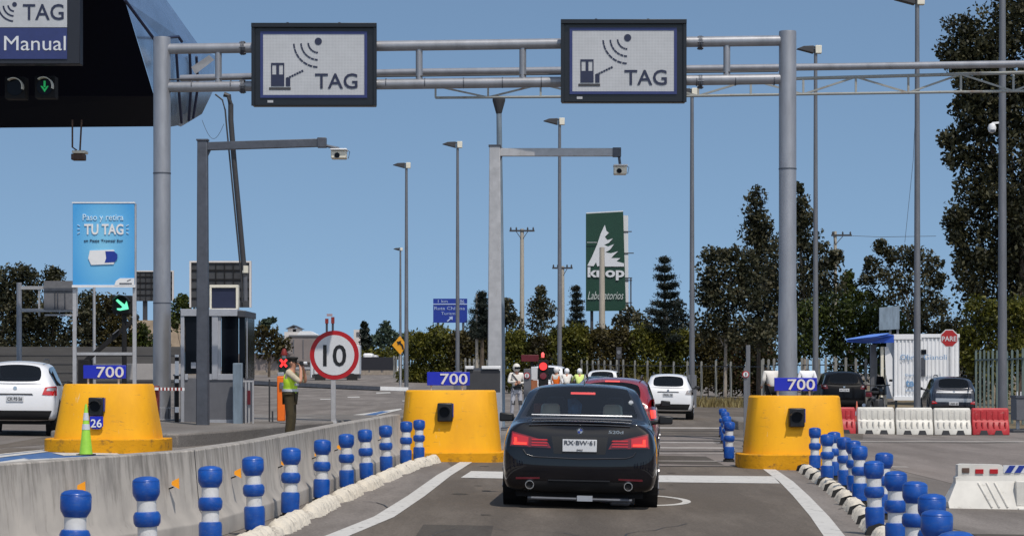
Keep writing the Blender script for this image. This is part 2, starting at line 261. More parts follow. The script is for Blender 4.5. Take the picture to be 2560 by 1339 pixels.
# ---------------------------------------------------------------- objects
def tag(o, label, cat, group=None, kind=None):
    if label: o['label'] = label
    if cat: o['category'] = cat
    if group: o['group'] = group
    if kind: o['kind'] = kind
    return o
def thing(name, label, cat, loc=(0,0,0), rot=(0,0,0), group=None):
    o = bpy.data.objects.new(name, None); COL.objects.link(o); o.location = loc; o.rotation_euler = rot; o.empty_display_size = .2
    return tag(o, label, cat, group)
def copy_tree(o, parent=None):
    c = o.copy(); COL.objects.link(c); c.parent = parent
    for ch in list(o.children): copy_tree(ch, c)
    return c
class MB:
    def __init__(s): s.v = []; s.f = []; s.m = []; s.mats = []
    def _mi(s, m):
        if m is None: return 0
        if m not in s.mats: s.mats.append(m)
        return s.mats.index(m)
    def add(s, vs, fs, m=None):
        b = len(s.v); s.v += [tuple(v) for v in vs]; s.f += [tuple(b+i for i in f) for f in fs]; s.m += [s._mi(m)]*len(fs); return s
    def box(s, x0, x1, y0, y1, z0, z1, m=None):
        return s.add([(x0,y0,z0),(x1,y0,z0),(x1,y1,z0),(x0,y1,z0),(x0,y0,z1),(x1,y0,z1),(x1,y1,z1),(x0,y1,z1)],
                     [(0,3,2,1),(4,5,6,7),(0,1,5,4),(1,2,6,5),(2,3,7,6),(3,0,4,7)], m)
    def bar(s, a, b, w, h=None, m=None, n=4, up=(0,0,1)):          # square bar a->b
        a = Vector(a); b = Vector(b); h = h or w; d = (b-a).normalized(); u = Vector(up)
        if abs(d.dot(u)) > .98: u = Vector((0,1,0))
        x = d.cross(u).normalized(); z = x.cross(d).normalized(); vs = []
        for p in (a, b):
            for i, j in ((-1,-1),(1,-1),(1,1),(-1,1)): vs.append(p + x*i*w/2 + z*j*h/2)
        return s.add(vs, [(3,2,1,0),(4,5,6,7),(0,1,5,4),(1,2,6,5),(2,3,7,6),(3,0,4,7)], m)
    def tube(s, pts, r, n=12, m=None, cap=True):
        pts = [Vector(p) for p in pts]; rs = r if isinstance(r, (list, tuple)) else [r]*len(pts); vs = []; fs = []
        for i, p in enumerate(pts):
            d = (pts[min(i+1, len(pts)-1)] - pts[max(i-1, 0)]).normalized(); u = Vector((0,0,1)) if abs(d.z) < .95 else Vector((0,1,0))
            x = d.cross(u).normalized(); z = x.cross(d).normalized()
            for k in range(n):
                a = 2*math.pi*k/n; vs.append(p + x*rs[i]*math.cos(a) + z*rs[i]*math.sin(a))
        for i in range(len(pts)-1):
            for k in range(n): fs.append((i*n+k, i*n+(k+1)%n, (i+1)*n+(k+1)%n, (i+1)*n+k))
        if cap: fs += [tuple(range(n))[::-1], tuple((len(pts)-1)*n+k for k in range(n))]
        return s.add(vs, fs, m)
    def lathe(s, prof, c=(0,0,0), n=24, m=None):                    # prof: list of (r,z)
        vs = []; fs = []
        for r, z in prof:
            for k in range(n): a = 2*math.pi*k/n; vs.append((c[0]+r*math.cos(a), c[1]+r*math.sin(a), c[2]+z))
        L = len(prof)
        for i in range(L-1):
            for k in range(n): fs.append((i*n+k, i*n+(k+1)%n, (i+1)*n+(k+1)%n, (i+1)*n+k))
        fs += [tuple(range(n))[::-1], tuple((L-1)*n+k for k in range(n))]
        return s.add(vs, fs, m)
    def prism(s, poly, y0, y1, m=None):                             # polygon in x,z pushed along y
        n = len(poly); vs = [(x,y0,z) for x,z in poly] + [(x,y1,z) for x,z in poly]
        fs = [tuple(range(n)), tuple(range(2*n-1, n-1, -1))] + [(i, i+n, (i+1)%n+n, (i+1)%n) for i in range(n)]
        return s.add(vs, fs, m)
    def slab(s, poly, z0, z1, m=None):                              # polygon in x,y pushed up; z may be functions
        n = len(poly); f0 = z0 if callable(z0) else (lambda x,y: z0); f1 = z1 if callable(z1) else (lambda x,y: z1)
        vs = [(x,y,f0(x,y)) for x,y in poly] + [(x,y,f1(x,y)) for x,y in poly]
        fs = [tuple(range(n))[::-1], tuple(range(n, 2*n))] + [(i, (i+1)%n, (i+1)%n+n, i+n) for i in range(n)]
        return s.add(vs, fs, m)
    def disc(s, c, r, y, n=32, th=.02, m=None, r_in=0, a0=0, a1=360, rz=None):   # upright disc/ring/arc facing the camera
        rz = rz or r; full = abs(a1-a0) >= 360; k = n if full else n+1; vs = []; fs = []
        A = [R(a0+(a1-a0)*i/n) for i in range(k)]
        if r_in == 0:
            poly = [(c[0]+r*math.cos(a), c[1]+rz*math.sin(a)) for a in A]; return s.prism(poly, y, y+th, m)
        for yy in (y, y+th):
            for a in A: vs += [(c[0]+r*math.cos(a), yy, c[1]+r*math.sin(a)), (c[0]+r_in*math.cos(a), yy, c[1]+r_in*math.sin(a))]
        K = 2*k
        for i in range(n):
            j = (i+1) % k; a, b, c2, d = 2*i, 2*j, 2*j+1, 2*i+1
            fs += [(a,b,c2,d), (d+K,c2+K,b+K,a+K), (b,a,a+K,b+K), (d,c2,c2+K,d+K)]
        return s.add(vs, fs, m)
    def build(s, name, material=None, parent=None, smooth=False, bevel=0, world=True, sub=0, angle=40):
        off = Vector(parent.matrix_basis.translation) if (parent is not None and world) else Vector((0,0,0))
        p = parent
        while p is not None and world and p.parent is not None:
            p = p.parent; off += Vector(p.matrix_basis.translation)
        me = bpy.data.meshes.new(name); me.from_pydata([tuple(Vector(v)-off) for v in s.v], [], s.f)
        mats = s.mats or [material]
        for q in mats: me.materials.append(q)
        if s.mats: me.polygons.foreach_set('material_index', s.m)
        bm = bmesh.new(); bm.from_mesh(me); bmesh.ops.recalc_face_normals(bm, faces=bm.faces); bm.to_mesh(me); bm.free()
        o = bpy.data.objects.new(name, me); COL.objects.link(o); o.parent = parent
        if smooth or bevel:
            me.polygons.foreach_set('use_smooth', [True]*len(me.polygons))
            if not sub: me.set_sharp_from_angle(angle=R(angle))
        if bevel:
            b = o.modifiers.new('b', 'BEVEL'); b.width = bevel; b.segments = 2; b.limit_method = 'ANGLE'; b.angle_limit = R(35)
        if sub:
            b = o.modifiers.new('s', 'SUBSURF'); b.levels = sub; b.render_levels = sub
        me.update(); return o
def textmesh(body, size, x, z, y, m, parent, name='lettering', th=.01, align='CENTER', bold=0, sx=1, shear=0, spacing=1, width=None, height=None):
    c = bpy.data.curves.new(name, 'FONT'); c.body = body; c.size = size; c.extrude = th/2; c.align_x = align; c.align_y = 'CENTER'; c.offset = bold; c.shear = shear; c.space_character = spacing; c.resolution_u = 3
    t = bpy.data.objects.new('t', c); COL.objects.link(t); bpy.context.view_layer.update()
    me = bpy.data.meshes.new_from_object(t.evaluated_get(bpy.context.evaluated_depsgraph_get())); bpy.data.objects.remove(t)
    n = len(me.vertices); a = np.empty(n*3); me.vertices.foreach_get('co', a); a = a.reshape(n, 3)
    mn, mx = a.min(0), a.max(0); cx, cy = (mn[0]+mx[0])/2, (mn[1]+mx[1])/2
    if align == 'CENTER': a[:,0] -= cx
    a[:,1] -= cy
    if width: a[:,0] *= width/(mx[0]-mn[0])
    else: a[:,0] *= sx
    if height: a[:,1] *= height/(mx[1]-mn[1])
    b = np.stack([a[:,0]+x, -a[:,2]+y, a[:,1]+z], 1)
    me.vertices.foreach_set('co', b.ravel()); me.materials.clear(); me.materials.append(m); me.update()
    o = bpy.data.objects.new(name, me); COL.objects.link(o); o.parent = parent
    if parent is not None:
        q = parent; off = Vector((0,0,0))
        while q is not None: off += Vector(q.matrix_basis.translation); q = q.parent
        b = b - np.array(off); me.vertices.foreach_set('co', b.ravel()); me.update()
    return o
ORD = ['nearest','second','third','fourth','fifth','sixth','seventh','eighth','ninth','tenth','eleventh','twelfth','thirteenth','fourteenth']
# ================================================================ SETTING
def ground():
    xs = [-2500,-600,-200,-80,-40,-25,-14,-8,-4,-1,4,8,12,20,40,80,200,600,2500]; ys = [-30,0,30,60,90,110,130,145,160,180,200,220,250,280,300,400,700,1500,3500,8000]
    vs = [(x,y,gz(x,y)) for y in ys for x in xs]; n = len(xs)
    fs = [(j*n+i, j*n+i+1, (j+1)*n+i+1, (j+1)*n+i) for j in range(len(ys)-1) for i in range(n-1)]
    o = MB().add(vs, fs).build('ground', M['old_road'], smooth=True); tag(o, None, None, kind='structure')
ground()
def sheet(name, poly, m, dz, lab=None, cat=None, group=None, kind='structure', usepx=True):
    pts = [G(*p) if usepx else Vector((p[0], p[1], gz(p[0], p[1]))) for p in poly]
    o = MB().add([(p.x, p.y, p.z+dz) for p in pts], [tuple(range(len(pts)))]).build(name, m); return tag(o, lab, cat, group, kind)
# approach lane asphalt, toll slab, roads beyond
def ribbon(name, m, dz, rows, kind='structure'):
    vs = []; fs = []
    for x0, x1, y in rows: vs += [(x0, y, gz(x0,y)+dz), (x1, y, gz(x1,y)+dz)]
    for i in range(len(rows)-1): fs.append((2*i, 2*i+1, 2*i+3, 2*i+2))
    return tag(MB().add(vs, fs).build(name, m), None, None, kind=kind)
LL = [G(845,1339), G(960,1292), G(1040,1240), G(1110,1188), G(1165,1155)]       # centre of left edge line
RL = [G(2085,1339), G(2050,1292), G(2003,1240), G(1965,1203), G(1915,1167)]
def at_y(line, y):
    if y <= line[0].y:
        a, b = line[0], line[1]
    elif y >= line[-1].y: a, b = line[-2], line[-1]
    else:
        for a, b in zip(line, line[1:]):
            if a.y <= y <= b.y: break
    t = (y-a.y)/(b.y-a.y); return a.x+(b.x-a.x)*t
ribbon('lane_asphalt', M['asphalt'], .004, [(at_y(LL,15), at_y(RL,15), 15)] + [(at_y(LL,y), at_y(RL,y), y) for y in (18,21,24,27,30,34,38)] + [(-1.1,4.3,41)])
ribbon('toll_slab', M['slab'], .004, [(-.1,3.9,41.02),(.2,4.2,47),(1.2,4.8,57),(1.6,5.1,61.5)])
ribbon('exit_road', M['asphalt'], .004, [(1.6,9,61.6),(2.5,11,75),(4,14,95),(6,19,125),(7,24,150)])
ribbon('side_road', M['asphalt'], .004, [(-30,-2.6,70.5),(-34,-1.6,90),(-40,-1,125),(-44,-1,145),(-46,-1,160),(-50,-2,180),(-52,-3,200),(-54,-4,220),(-58,-6,250)])
ribbon('left_lane', M['asphalt'], .004, [(-9.5,-4.0,18),(-9.2,-3.4,26),(-9,-2.6,34),(-9.2,-2.2,40),(-9.2,-2.3,44)])
ribbon('outer_lane', M['asphalt'], .004, [(-16,-9.3,30),(-16,-9.3,44),(-16,-9.0,46),(-17,-9.7,62),(-18,-9.8,70)])
ribbon('apron', M['slab'], .004, [(6.6,40,30.5),(6.6,40,38),(6.6,40,41.0),(6.6,40,57)])
ribbon('verge', M['dirt'], .006, [(13.5,80,76),(14.5,80,95),(15,80,125),(19.2,80,128),(24.2,120,150),(20,160,220),(10,200,280)])
def stripe(name, line, w, dz, lab, cat='road marking'):
    vs = []; fs = []
    for i, p in enumerate(line):
        d = (line[min(i+1,len(line)-1)]-line[max(i-1,0)]); n = Vector((d.y,-d.x,0)).normalized()*w/2
        for q in (p-n, p+n): vs.append((q.x, q.y, gz(q.x,q.y)+dz))
    for i in range(len(line)-1): fs.append((2*i,2*i+1,2*i+3,2*i+2))
    return tag(MB().add(vs, fs).build(name, M['road_paint']), None, None, kind='structure')
ext = lambda L: [L[0]+(L[0]-L[1])*1.2]+L
stripe('edge_line_left', ext(LL), .21, .008, '')
stripe('edge_line_right', ext(RL), .21, .008, '')
sheet('stop_line', [(1152,1194),(1258,1196),(1645,1205),(1950,1208.5),(1932,1190.5),(1645,1188),(1258,1179),(1178,1177.5)], M['road_paint'], .008)
c = G(1598,1250)
vs = []; N = 64
for i in range(N):
    a = 2*math.pi*i/N
    for r in (.84, 1): x = c.x+.63*r*math.cos(a); y = c.y+1.30*r*math.sin(a); vs.append((x,y,gz(x)+.008))
tag(MB().add(vs, [(2*i,2*i+1,(2*i+3)%(2*N),(2*i+2)%(2*N)) for i in range(N)]).build('ring_marking', M['road_paint']), None, None, kind='structure')
# transverse joints on the toll slab
mj = mat('joint_dark', (.07,.062,.055), .9); ml = mat('joint_light', (.36,.33,.30), .9, var=.3, scale=3)
for py, h, m_ in ((1069,3,ml),(1076,1.4,mj),(1089,1.2,mj),(1101,2,mj),(1106,2,ml),(1119,3,ml),(1127,1.5,mj),(1133,1.2,ml),(1152,1.5,ml),(1165,1.5,mj)):
    sheet('slab_joint', [(1600,py+h/2),(1846-(1165-py)*.2,py+h/2+1),(1846-(1165-py)*.2,py-h/2+1),(1600,py-h/2)], m_, .010 if m_ is ml else .012)
# tar seams across the right hand apron
for py, h, x0, x1, m_ in ((1110,1.6,2130,2560,mj),(1104,1.8,2120,2560,ml),(1140,2,2180,2560,ml),(1149,1.6,2190,2560,mj),(1167,2.2,2230,2560,ml)):
    sheet('apron_joint', [(x0,py+h/2),(x1,py+h/2+2),(x1,py-h/2+2),(x0,py-h/2)], m_, .010 if m_ is ml else .012)
# blue and white painted zone before the left block and past the kerb island
def hatch(corners, n, off, w):
    A, B, C_, D = [G(*p) for p in corners]
    mb = MB(); P = lambda u, v: (A*(1-u)+B*u)*(1-v)+(D*(1-u)+C_*u)*v
    def q(u0,u1,v0,v1,sk,mb,dz):
        vs = [P(u0,v0),P(u1,v0),P(u1+sk,v1),P(u0+sk,v1)]; mb.add([(p.x,p.y,gz(p.x)+dz) for p in vs],[(0,1,2,3)])
    q(0,1,0,1,0,mb,.008); o = mb.build('blue_hatching', M['blue_paint']); tag(o, None, None, kind='structure')
    mb = MB()
    for i in range(n): u = off+i/n; q(u,u+w,.04,.96,0,mb,.012)
    for v0, v1 in ((-.04,.04),(.96,1.04)): q(0,1,v0,v1,0,mb,.012)
    o = mb.build('white_hatching', M['road_paint']); tag(o, None, None, kind='structure')
hatch([(-330,1240),(-150,1150),(160,1119),(352,1134)], 1, .95, .05)
mb = MB(); mb2 = MB()
def quadpx(mb, pts, dz):
    ps = [G(*p) for p in pts]; mb.add([(p.x,p.y,p.z+dz) for p in ps], [tuple(range(len(ps)))])
for pts in ([(-60,1164),(60,1147),(85,1152),(-60,1170)], [(60,1150),(250,1141),(290,1144),(120,1158)], [(130,1133),(290,1133),(300,1137),(160,1140)], [(-60,1152),(-60,1146),(115,1127),(122,1130)], [(-60,1186),(355,1134),(340,1133),(-60,1181)]):
    quadpx(mb, pts, .016)
tag(mb.build('white_hatching', M['road_paint']), None, None, kind='structure')
mb = MB(); mb2 = MB()
quadpx(mb, [(858,1058),(862,1040),(1003,1021),(1004,1024)], .016); quadpx(mb2, [(866,1051),(880,1045),(960,1032),(925,1042)], .020); quadpx(mb2, [(900,1040),(955,1028),(975,1029),(940,1036)], .020)
tag(mb.build('white_hatching', M['road_paint']), None, None, kind='structure'); tag(mb2.build('blue_hatching', M['blue_paint']), None, None, kind='structure')
for a in ([(800,997),(830,996.4),(832,998),(801,998.6)], [(868,992),(898,991.4),(900,993),(870,993.6)], [(940,984),(975,983.5),(977,985),(941,985.5)], [(1005,1001),(1040,1000.5),(1042,1002),(1006,1002.5)]):
    ps = [G(*p) for p in a]; tag(MB().add([(p.x,p.y,gz(p.x,p.y)+.012) for p in ps],[(0,1,2,3)]).build('lane_dash', M['road_paint']), None, None, kind='structure')
# cracks, tar seams and patches
rk = random.Random(5)
def crack(x, y, ang, n, st, w_, m_):
    L_ = [Vector((x,y,0))]
    for i in range(n): ang += rk.uniform(-.6,.6); L_.append(L_[-1]+Vector((math.cos(ang)*st*.35, math.sin(ang)*st, 0)))
    vs = []; fs = []
    for i, p in enumerate(L_):
        ww = w_*rk.uniform(.5,1.2)
        for sg in (-1,1): vs.append((p.x+sg*ww, p.y, gz(p.x)+.0062))
    for i in range(n): fs.append((2*i,2*i+1,2*i+3,2*i+2))
    tag(MB().add(vs, fs).build('road_crack', m_), None, None, kind='structure')
tar = mat('tar', (.03,.028,.026), .6)
for x, y, a in ((-.3,19,1.4),(.9,21.5,1.9),(1.5,18.6,1.5),(3.6,19.5,1.2),(4.6,24,1.3),(6.2,27,1.6),(-1.4,27,1.5),(9,33,1.5),(-6,55,1.6)): crack(x, y, a, 14, .55, .010, tar)
for x, y, w_, h_ in ((1.2,18.9,.5,1.3),(-.55,23.2,.35,.9),(5.2,22.6,.6,1.6),(7.8,34,1.1,2.5),(3.0,44,.7,2.2)):
    o = MB().add([(x-w_,y-h_,gz(x-w_)+.0055),(x+w_,y-h_,gz(x+w_)+.0055),(x+w_*1.04,y+h_,gz(x+w_*1.04)+.0055),(x-w_*.97,y+h_,gz(x-w_*.97)+.0055)],[(0,1,2,3)]).build('road_patch', M['asphalt_patch']); tag(o, None, None, kind='structure')
for i in range(26):
    x, y = rk.uniform(-.9,2.9), rk.uniform(17.5,40); rr = rk.uniform(.03,.14); K_ = [(x+rr*rk.uniform(.6,1)*math.cos(a), y+2.2*rr*rk.uniform(.6,1)*math.sin(a)) for a in np.linspace(0,6.28,9)[:-1]]
    tag(MB().add([(a,b,gz(a)+.0068) for a,b in K_],[tuple(range(8))]).build('oil_spot', M['asphalt_patch']), None, None, kind='structure')
# kerb islands
def island(name, poly, h=.20):
    o = MB().slab(poly, lambda x,y: gz(x,y)-.05, lambda x,y: gz(x,y)+h).build(name, M['kerb'], smooth=True, bevel=.04); tag(o, None, None, kind='structure')
island('kerb_island_left', [(-9.0,46.8),(-6.4,46.0),(-5.86,48.8),(-5.23,54.2),(-4.29,61.3),(-2.80,68.7),(-3.1,69.4),(-4.2,69.2),(-9.4,66)], .26)
island('kerb_island_middle', [(-1.9,43),(-.25,43),(.3,50),(1.35,62),(1.9,70),(1.3,70),(-.9,62),(-1.7,52)], .16)
island('kerb_island_right', [(4.3,42),(5.8,42),(6.6,52),(7.2,60),(6.6,60),(5.2,54)], .14)
island('parking_kerb', [(10.8,84.5),(16.2,84.5),(16.4,103),(11.0,103)], .13)
island('walkway_kerb', [(6.6,70.2),(10.4,70.2),(10.6,77.5),(6.9,77.5)], .26)
island('median_kerb_far', [(1.7,101),(3.9,101),(4.4,116),(2.2,116)], .12)
island('walkway_kerb', [(-.9,73.5),(1.1,73.5),(1.3,77.2),(-.7,77.2)], .10)
# the concrete barrier between the lanes: profile swept along its run
run = [(-4.73,14.2),(-3.86,17.6),(-2.92,21.4),(-2.68,24.6),(-2.58,27.6),(-2.40,32.8),(-2.22,36.5),(-2.00,41.0)]
prof = [(.22,0),(.22,.16),(.14,.27),(.09,.80),(-.09,.80),(-.14,.27),(-.22,.16),(-.22,0)]
bt = thing('concrete_barrier', 'long grey stained concrete barrier dividing the two lanes at bottom left', 'barrier', (run[0][0], run[0][1], 0))
vs = []; fs = []
for i, p in enumerate(run):
    a = Vector(run[max(i-1,0)]); b = Vector(run[min(i+1,len(run)-1)]); d = (b-a).normalized(); n = Vector((d.y,-d.x))
    for o_, z in prof: vs.append((p[0]+n.x*o_, p[1]+n.y*o_, gz(p[0])+z))
K = len(prof)
for i in range(len(run)-1): fs += [(i*K+k, i*K+k+1, (i+1)*K+k+1, (i+1)*K+k) for k in range(K-1)]
fs += [tuple(range(K)), tuple((len(run)-1)*K+k for k in range(K))[::-1]]
MB().add(vs, fs).build('wall', M['barrier'], bt, bevel=.012)
for i, y in enumerate((21.4, 31.0)):
    for (x0,y0),(x1,y1) in zip(run, run[1:]):
        if y0 <= y <= y1: d = Vector((x1-x0,y1-y0)).normalized(); c = Vector((x0+(x1-x0)*(y-y0)/(y1-y0), y)); break
    n = Vector((d.y,-d.x)); vs = []; fs = []
    for e in (-.006, .006):
        for o_, z in prof: vs.append((c.x+n.x*(o_+.003*(1 if o_>0 else -1))+d.x*e, c.y+n.y*(o_+.003*(1 if o_>0 else -1))+d.y*e, gz(c.x)+z+(.003 if z>.5 else 0)))
    fs = [(k,k+1,K+k+1,K+k) for k in range(K-1)]
    MB().add(vs, fs).build('joint', M['trim_dark'], bt)
# small amber reflectors on stalks along the barrier
def run_at(y):
    for (x0,y0),(x1,y1) in zip(run, run[1:]):
        if y0 <= y <= y1: return x0+(x1-x0)*(y-y0)/(y1-y0)
    return run[-1][0]
for i, (px, py) in enumerate([(184,1218),(419,1208),(580,1182),(698,1157),(783,1136),(839,1117),(904,1100),(946,1093)]):
    best = min(np.arange(15,39.4,.1), key=lambda y: abs((run_at(y)+.14)*FPX/y+1280-px)); y = float(best); x = run_at(y)+.19; s = FPX/y; z = 1.52-(py-932)/s
    r = thing('reflector', f'{ORD[i]} small amber reflector from the left on the concrete barrier', 'reflector', (x,y,z), group='amber reflectors along the concrete barrier')
    MB().prism([(x-.032,z-.01),(x-.03,z+.02),(x+.03,z+.05),(x+.034,z-.045)], y-.01, y+.01).build('plate', M['amber'], r)
    MB().bar((x-.02,y+.012,z-.03),(x-.10,y+.05,z-.06),.012).build('bracket', M['black'], r)
# ================================================================ BOLLARDS AND LANE SEPARATORS
bo = thing('bollard', '', 'bollard')
MB().lathe([(.0,.738),(.04,.736),(.075,.727),(.094,.713),(.0985,.703),(.0975,.699),(.100,.696),(.100,.618),(.096,.600),(.074,.562),(.06,.558)], n=32).build('cap', M['blue_plastic'], bo, smooth=True)
MB().lathe([(.071,.27),(.071,.565)], n=28).build('reflective_sleeve', M['white_reflective'], bo, smooth=True)
MB().lathe([(.07,.370),(.084,.374),(.099,.400),(.100,.450),(.088,.476),(.07,.482)], n=28).build('ring', M['blue_plastic'], bo, smooth=True)
MB().lathe([(.06,.068),(.092,.070),(.094,.080),(.096,.255),(.088,.278),(.06,.283)], n=28).build('lower_sleeve', M['blue_plastic'], bo, smooth=True)
mb = MB().lathe([(.105,0),(.10,.03),(.082,.035),(.080,.08)], n=20)
for k in range(4): a = R(45+90*k); mb.lathe([(.012,.03),(.012,.05)], (.092*math.cos(a),.092*math.sin(a),0), 6)
mb.build('base', M['rubber'], bo, smooth=True)
LB = [(182,388),(372,342),(526,306),(638,273),(725,244),(803,217),(867,198),(917,183),(966,169),(1014,156),(1047,150)]
RB = [(2402,467),(2338,402),(2328,352),(2283,314),(2240,283),(2188,252),(2206,226),(2150,206),(2136,190),(2112,180),(2068,172),(2088,164),(2037,152),(2013,144)]
FB = [(1822,138),(1819,121),(1811,108),(1807,98)]
first = True
def put_bollard(px, s, label, group):
    global first
    o = bo if first else copy_tree(bo); first = False
    p = base(px, s); o.location = p; o.rotation_euler = (R(random.uniform(-2.2,2.2)), R(random.uniform(-2.2,2.2)), random.uniform(0,6)); tag(o, label, 'bollard', group); return p
LP = [put_bollard(px, s, f'{ORD[i]} blue and white bollard from the camera, in the row along the concrete barrier', 'blue bollards along the concrete barrier') for i,(px,s) in enumerate(LB)]
RP = [put_bollard(px, s, f'{ORD[i]} blue and white bollard from the camera, in the right hand cluster', 'blue bollards right of the lane') for i,(px,s) in enumerate(RB)]
for i,(px,s) in enumerate(FB): put_bollard(px, s, f'{ORD[i]} of the far bollards left of the right yellow block', 'blue bollards beyond the stop line')
def separator(a, b, k, rs, band):                # lumpy white kerb piece from a to b
    d = Vector((b.x-a.x, b.y-a.y)); L = d.length; d.normalize(); n = Vector((d.y,-d.x)); N = max(8, int(L/.035)); m = 9; vs = []; fs = []
    rr = random.Random(rs)
    for i in range(N+1):
        t = i/N; ph = t*k; hump = abs(math.sin(math.pi*ph))**.75; endf = min(1, 6*t, 6*(1-t))**.5
        h = (.045+.085*hump)*max(.25,endf); w = (.070+.062*hump)*max(.4,endf)
        for j in range(m):
            u = -1+2*j/(m-1); z = h*(1-abs(u)**3); q = 1+rr.uniform(-.09,.09)
            x = a.x+d.x*L*t+n.x*w*u*q; y = a.y+d.y*L*t+n.y*w*u*q; vs.append((x, y, gz(x)+z*(1+rr.uniform(-.09,.09)) if z > .001 else gz(x)-.005))
    for i in range(N):
        for j in range(m-1): fs.append((i*m+j, i*m+j+1, (i+1)*m+j+1, (i+1)*m+j))
    fs += [tuple(range(m))[::-1], tuple(N*m+j for j in range(m))]
    return MB().add(vs, fs)
def sep_line(pts, side, word, off):
    P = sorted(pts, key=lambda p: p.y)
    P = [Vector((p.x+off, p.y, 0)) for p in P]
    P = [P[0]+(P[0]-P[1])] + P + [P[-1]+(P[-1]-P[-2])*.6]
    tot = []
    for i, (a, b) in enumerate(zip(P, P[1:])):
        A = a.lerp(b,.02); B = a.lerp(b,.98); L = (B-A).length
        if L < .25: continue
        r = thing('lane_separator', f'{ORD[len(tot)]} white lumpy kerb piece from the camera at the foot of the {word} bollards', 'lane separator', (A.x, A.y, gz(A.x)), group=f'white lumpy kerb pieces by the {word} bollards')
        separator(A, B, max(2, round(L/.30)), i+10*side, 0).build('kerb_body', M['separator_white'], r, smooth=True, angle=38)
        if side > 0:
            q = A; d = (B-A).normalized(); n = Vector((d.y,-d.x,0)); mbb = MB()
            rng_ = [(-1,.0),(-.8,.09),(0,.125),(.8,.09),(1,0)]; vs = []; fs = []
            for e in (0, .03):
                for u, z in rng_: vs.append((q.x+d.x*e+n.x*.14*u, q.y+d.y*e+n.y*.14*u, gz(q.x)+z))
            fs = [(j,j+1,j+6,j+5) for j in range(4)]+[(0,1,2,3,4),(9,8,7,6,5)]
            mbb.add(vs, fs).build('rubber_band', M['rubber'], r)
        tot.append(r)
sep_line(LP, 0, 'left hand', .15)
rc = [G(1997,1168), G(2027,1186), G(2065,1212), G(2105,1243), G(2150,1286), G(2200,1339)]
rc = [Vector((p.x,p.y,0)) for p in rc]
dense = []
for a, b in zip(rc, rc[1:]): dense += [a.lerp(b,t) for t in (0,.5)]
dense.append(rc[-1])
sep_line(dense, 1, 'right hand', 0)
# ================================================================ YELLOW BLOCKS WITH PRICE SIGNS
def sup(w, d, n=3.2, K=28, back=1.5):             # bullet plan: blunt nose toward -y, straight tail
    P = []
    for i in range(K+1):
        a = math.pi*i/K; cx = -math.cos(a); sy = math.sin(a)
        P.append((w*math.copysign(abs(cx)**(2/n), cx), -d*abs(sy)**(2/n)))
    return P + [(w, back), (-w, back)]
def block(label, cx, s, ybase, ytop, wt, wb, yfl, wf, signx, signy, price, lampx, lampy, extra=None):
    k = (ybase-932)/s; x = (cx-1280)/s; y = FPX/s-.9; zb = 1.52-(ybase-932)*(y/FPX); H = (ybase-ytop)/s; hf = (ybase-yfl)/s
    r = thing('toll_block', label, 'block', (x, y+.9, zb))
    def ring(wm, d, z, bk=.30): return [(x+a, y+.9+b, z) for a, b in sup(wm, d, back=bk)]
    rings = [ring(wb/2, .80, zb+hf-.02), ring(wb/2*.985,.78,zb+hf+.1), ring((wt+wb)/4, .70, zb+(H+hf)/2), ring(wt/2*1.01, .62, zb+H-.03), ring(wt/2-.015, .60, zb+H)]
    n = len(rings[0]); vs = sum(rings, []); fs = [(i*n+j, i*n+(j+1)%n, (i+1)*n+(j+1)%n, (i+1)*n+j) for i in range(len(rings)-1) for j in range(n)]
    fs += [tuple(range(n))[::-1], tuple((len(rings)-1)*n+j for j in range(n))]
    MB().add(vs, fs).build('body', M['yellow'], r, smooth=True, angle=30)
    r1 = ring(wf/2, .92, zb-.1, .36); r2 = ring(wf/2, .92, zb+hf-.015, .36); r3 = ring(wf/2-.02, .90, zb+hf, .36); vs = r1+r2+r3
    fs = [(i*n+j, i*n+(j+1)%n, (i+1)*n+(j+1)%n, (i+1)*n+j) for i in range(2) for j in range(n)]+[tuple(range(n))[::-1], tuple(2*n+j for j in range(n))]
    MB().add(vs, fs).build('footing', M['yellow_worn'], r, smooth=True, angle=30)
    # lamp box on the face
    t = max(0, min(1, (1.52-(lampy-932)/s-zb)/H)); yf = y+.9-.80+(.19*t)
    lx = (lampx-1280)*yf/FPX; lz = 1.52-(lampy-932)/s
    lb = MB().box(lx-.13,lx+.13,yf-.16,yf+.1,lz-.16,lz+.16).build('lamp_box', M['black'], r, bevel=.02)
    MB().disc((lx-.01,lz),.085,yf-.185,24,.03).build('lens', M['glass_dark'], lb)
    v = MB(); v.disc((lx-.01,lz),.115,yf-.27,20,.11,r_in=.10,a0=20,a1=160); v.build('visor', M['black'], lb)
    MB().box(lx+.125,lx+.145,yf-.13,yf+.08,lz-.08,lz+.15).build('side_bracket', M['hwy_blue'], lb)
    if extra == 'card':
        c = MB().prism([(lx-.10,lz-.17),(lx+.13,lz-.17),(lx+.13,lz-.34),(lx+.08,lz-.39),(lx-.05,lz-.39),(lx-.10,lz-.34)], yf-.17, yf-.14).build('number_plate', M['sign_blue'], r)
        textmesh('26', .2, lx+.015, lz-.29, yf-.18, M['white'], c, bold=.002)
    # price sign: a thing of its own
    yy = y+.65; sx, sy = (signx-1280)*yy/FPX, 1.52-(signy-932)*yy/FPX
    q = thing('price_sign', price, 'sign', (sx, yy, zb+H))
    w_, h_ = 106/s, 33/s
    b = MB().box(sx-w_/2,sx+w_/2,yy-.02,yy+.02,sy-h_/2,sy+h_/2).build('board', M['sign_blue'], q, bevel=.006)
    textmesh('700', .28, sx+w_*.13, sy-.002, yy-.028, M['sign_white'], b, bold=.003, width=68/s, height=27/s)
    for dx in (-.30,.24): MB().tube([(sx+dx,yy+.03,zb+H-.02),(sx+dx,yy+.03,sy+h_*.3)],.018,8).build('post', M['galv_light'], q)
    return r
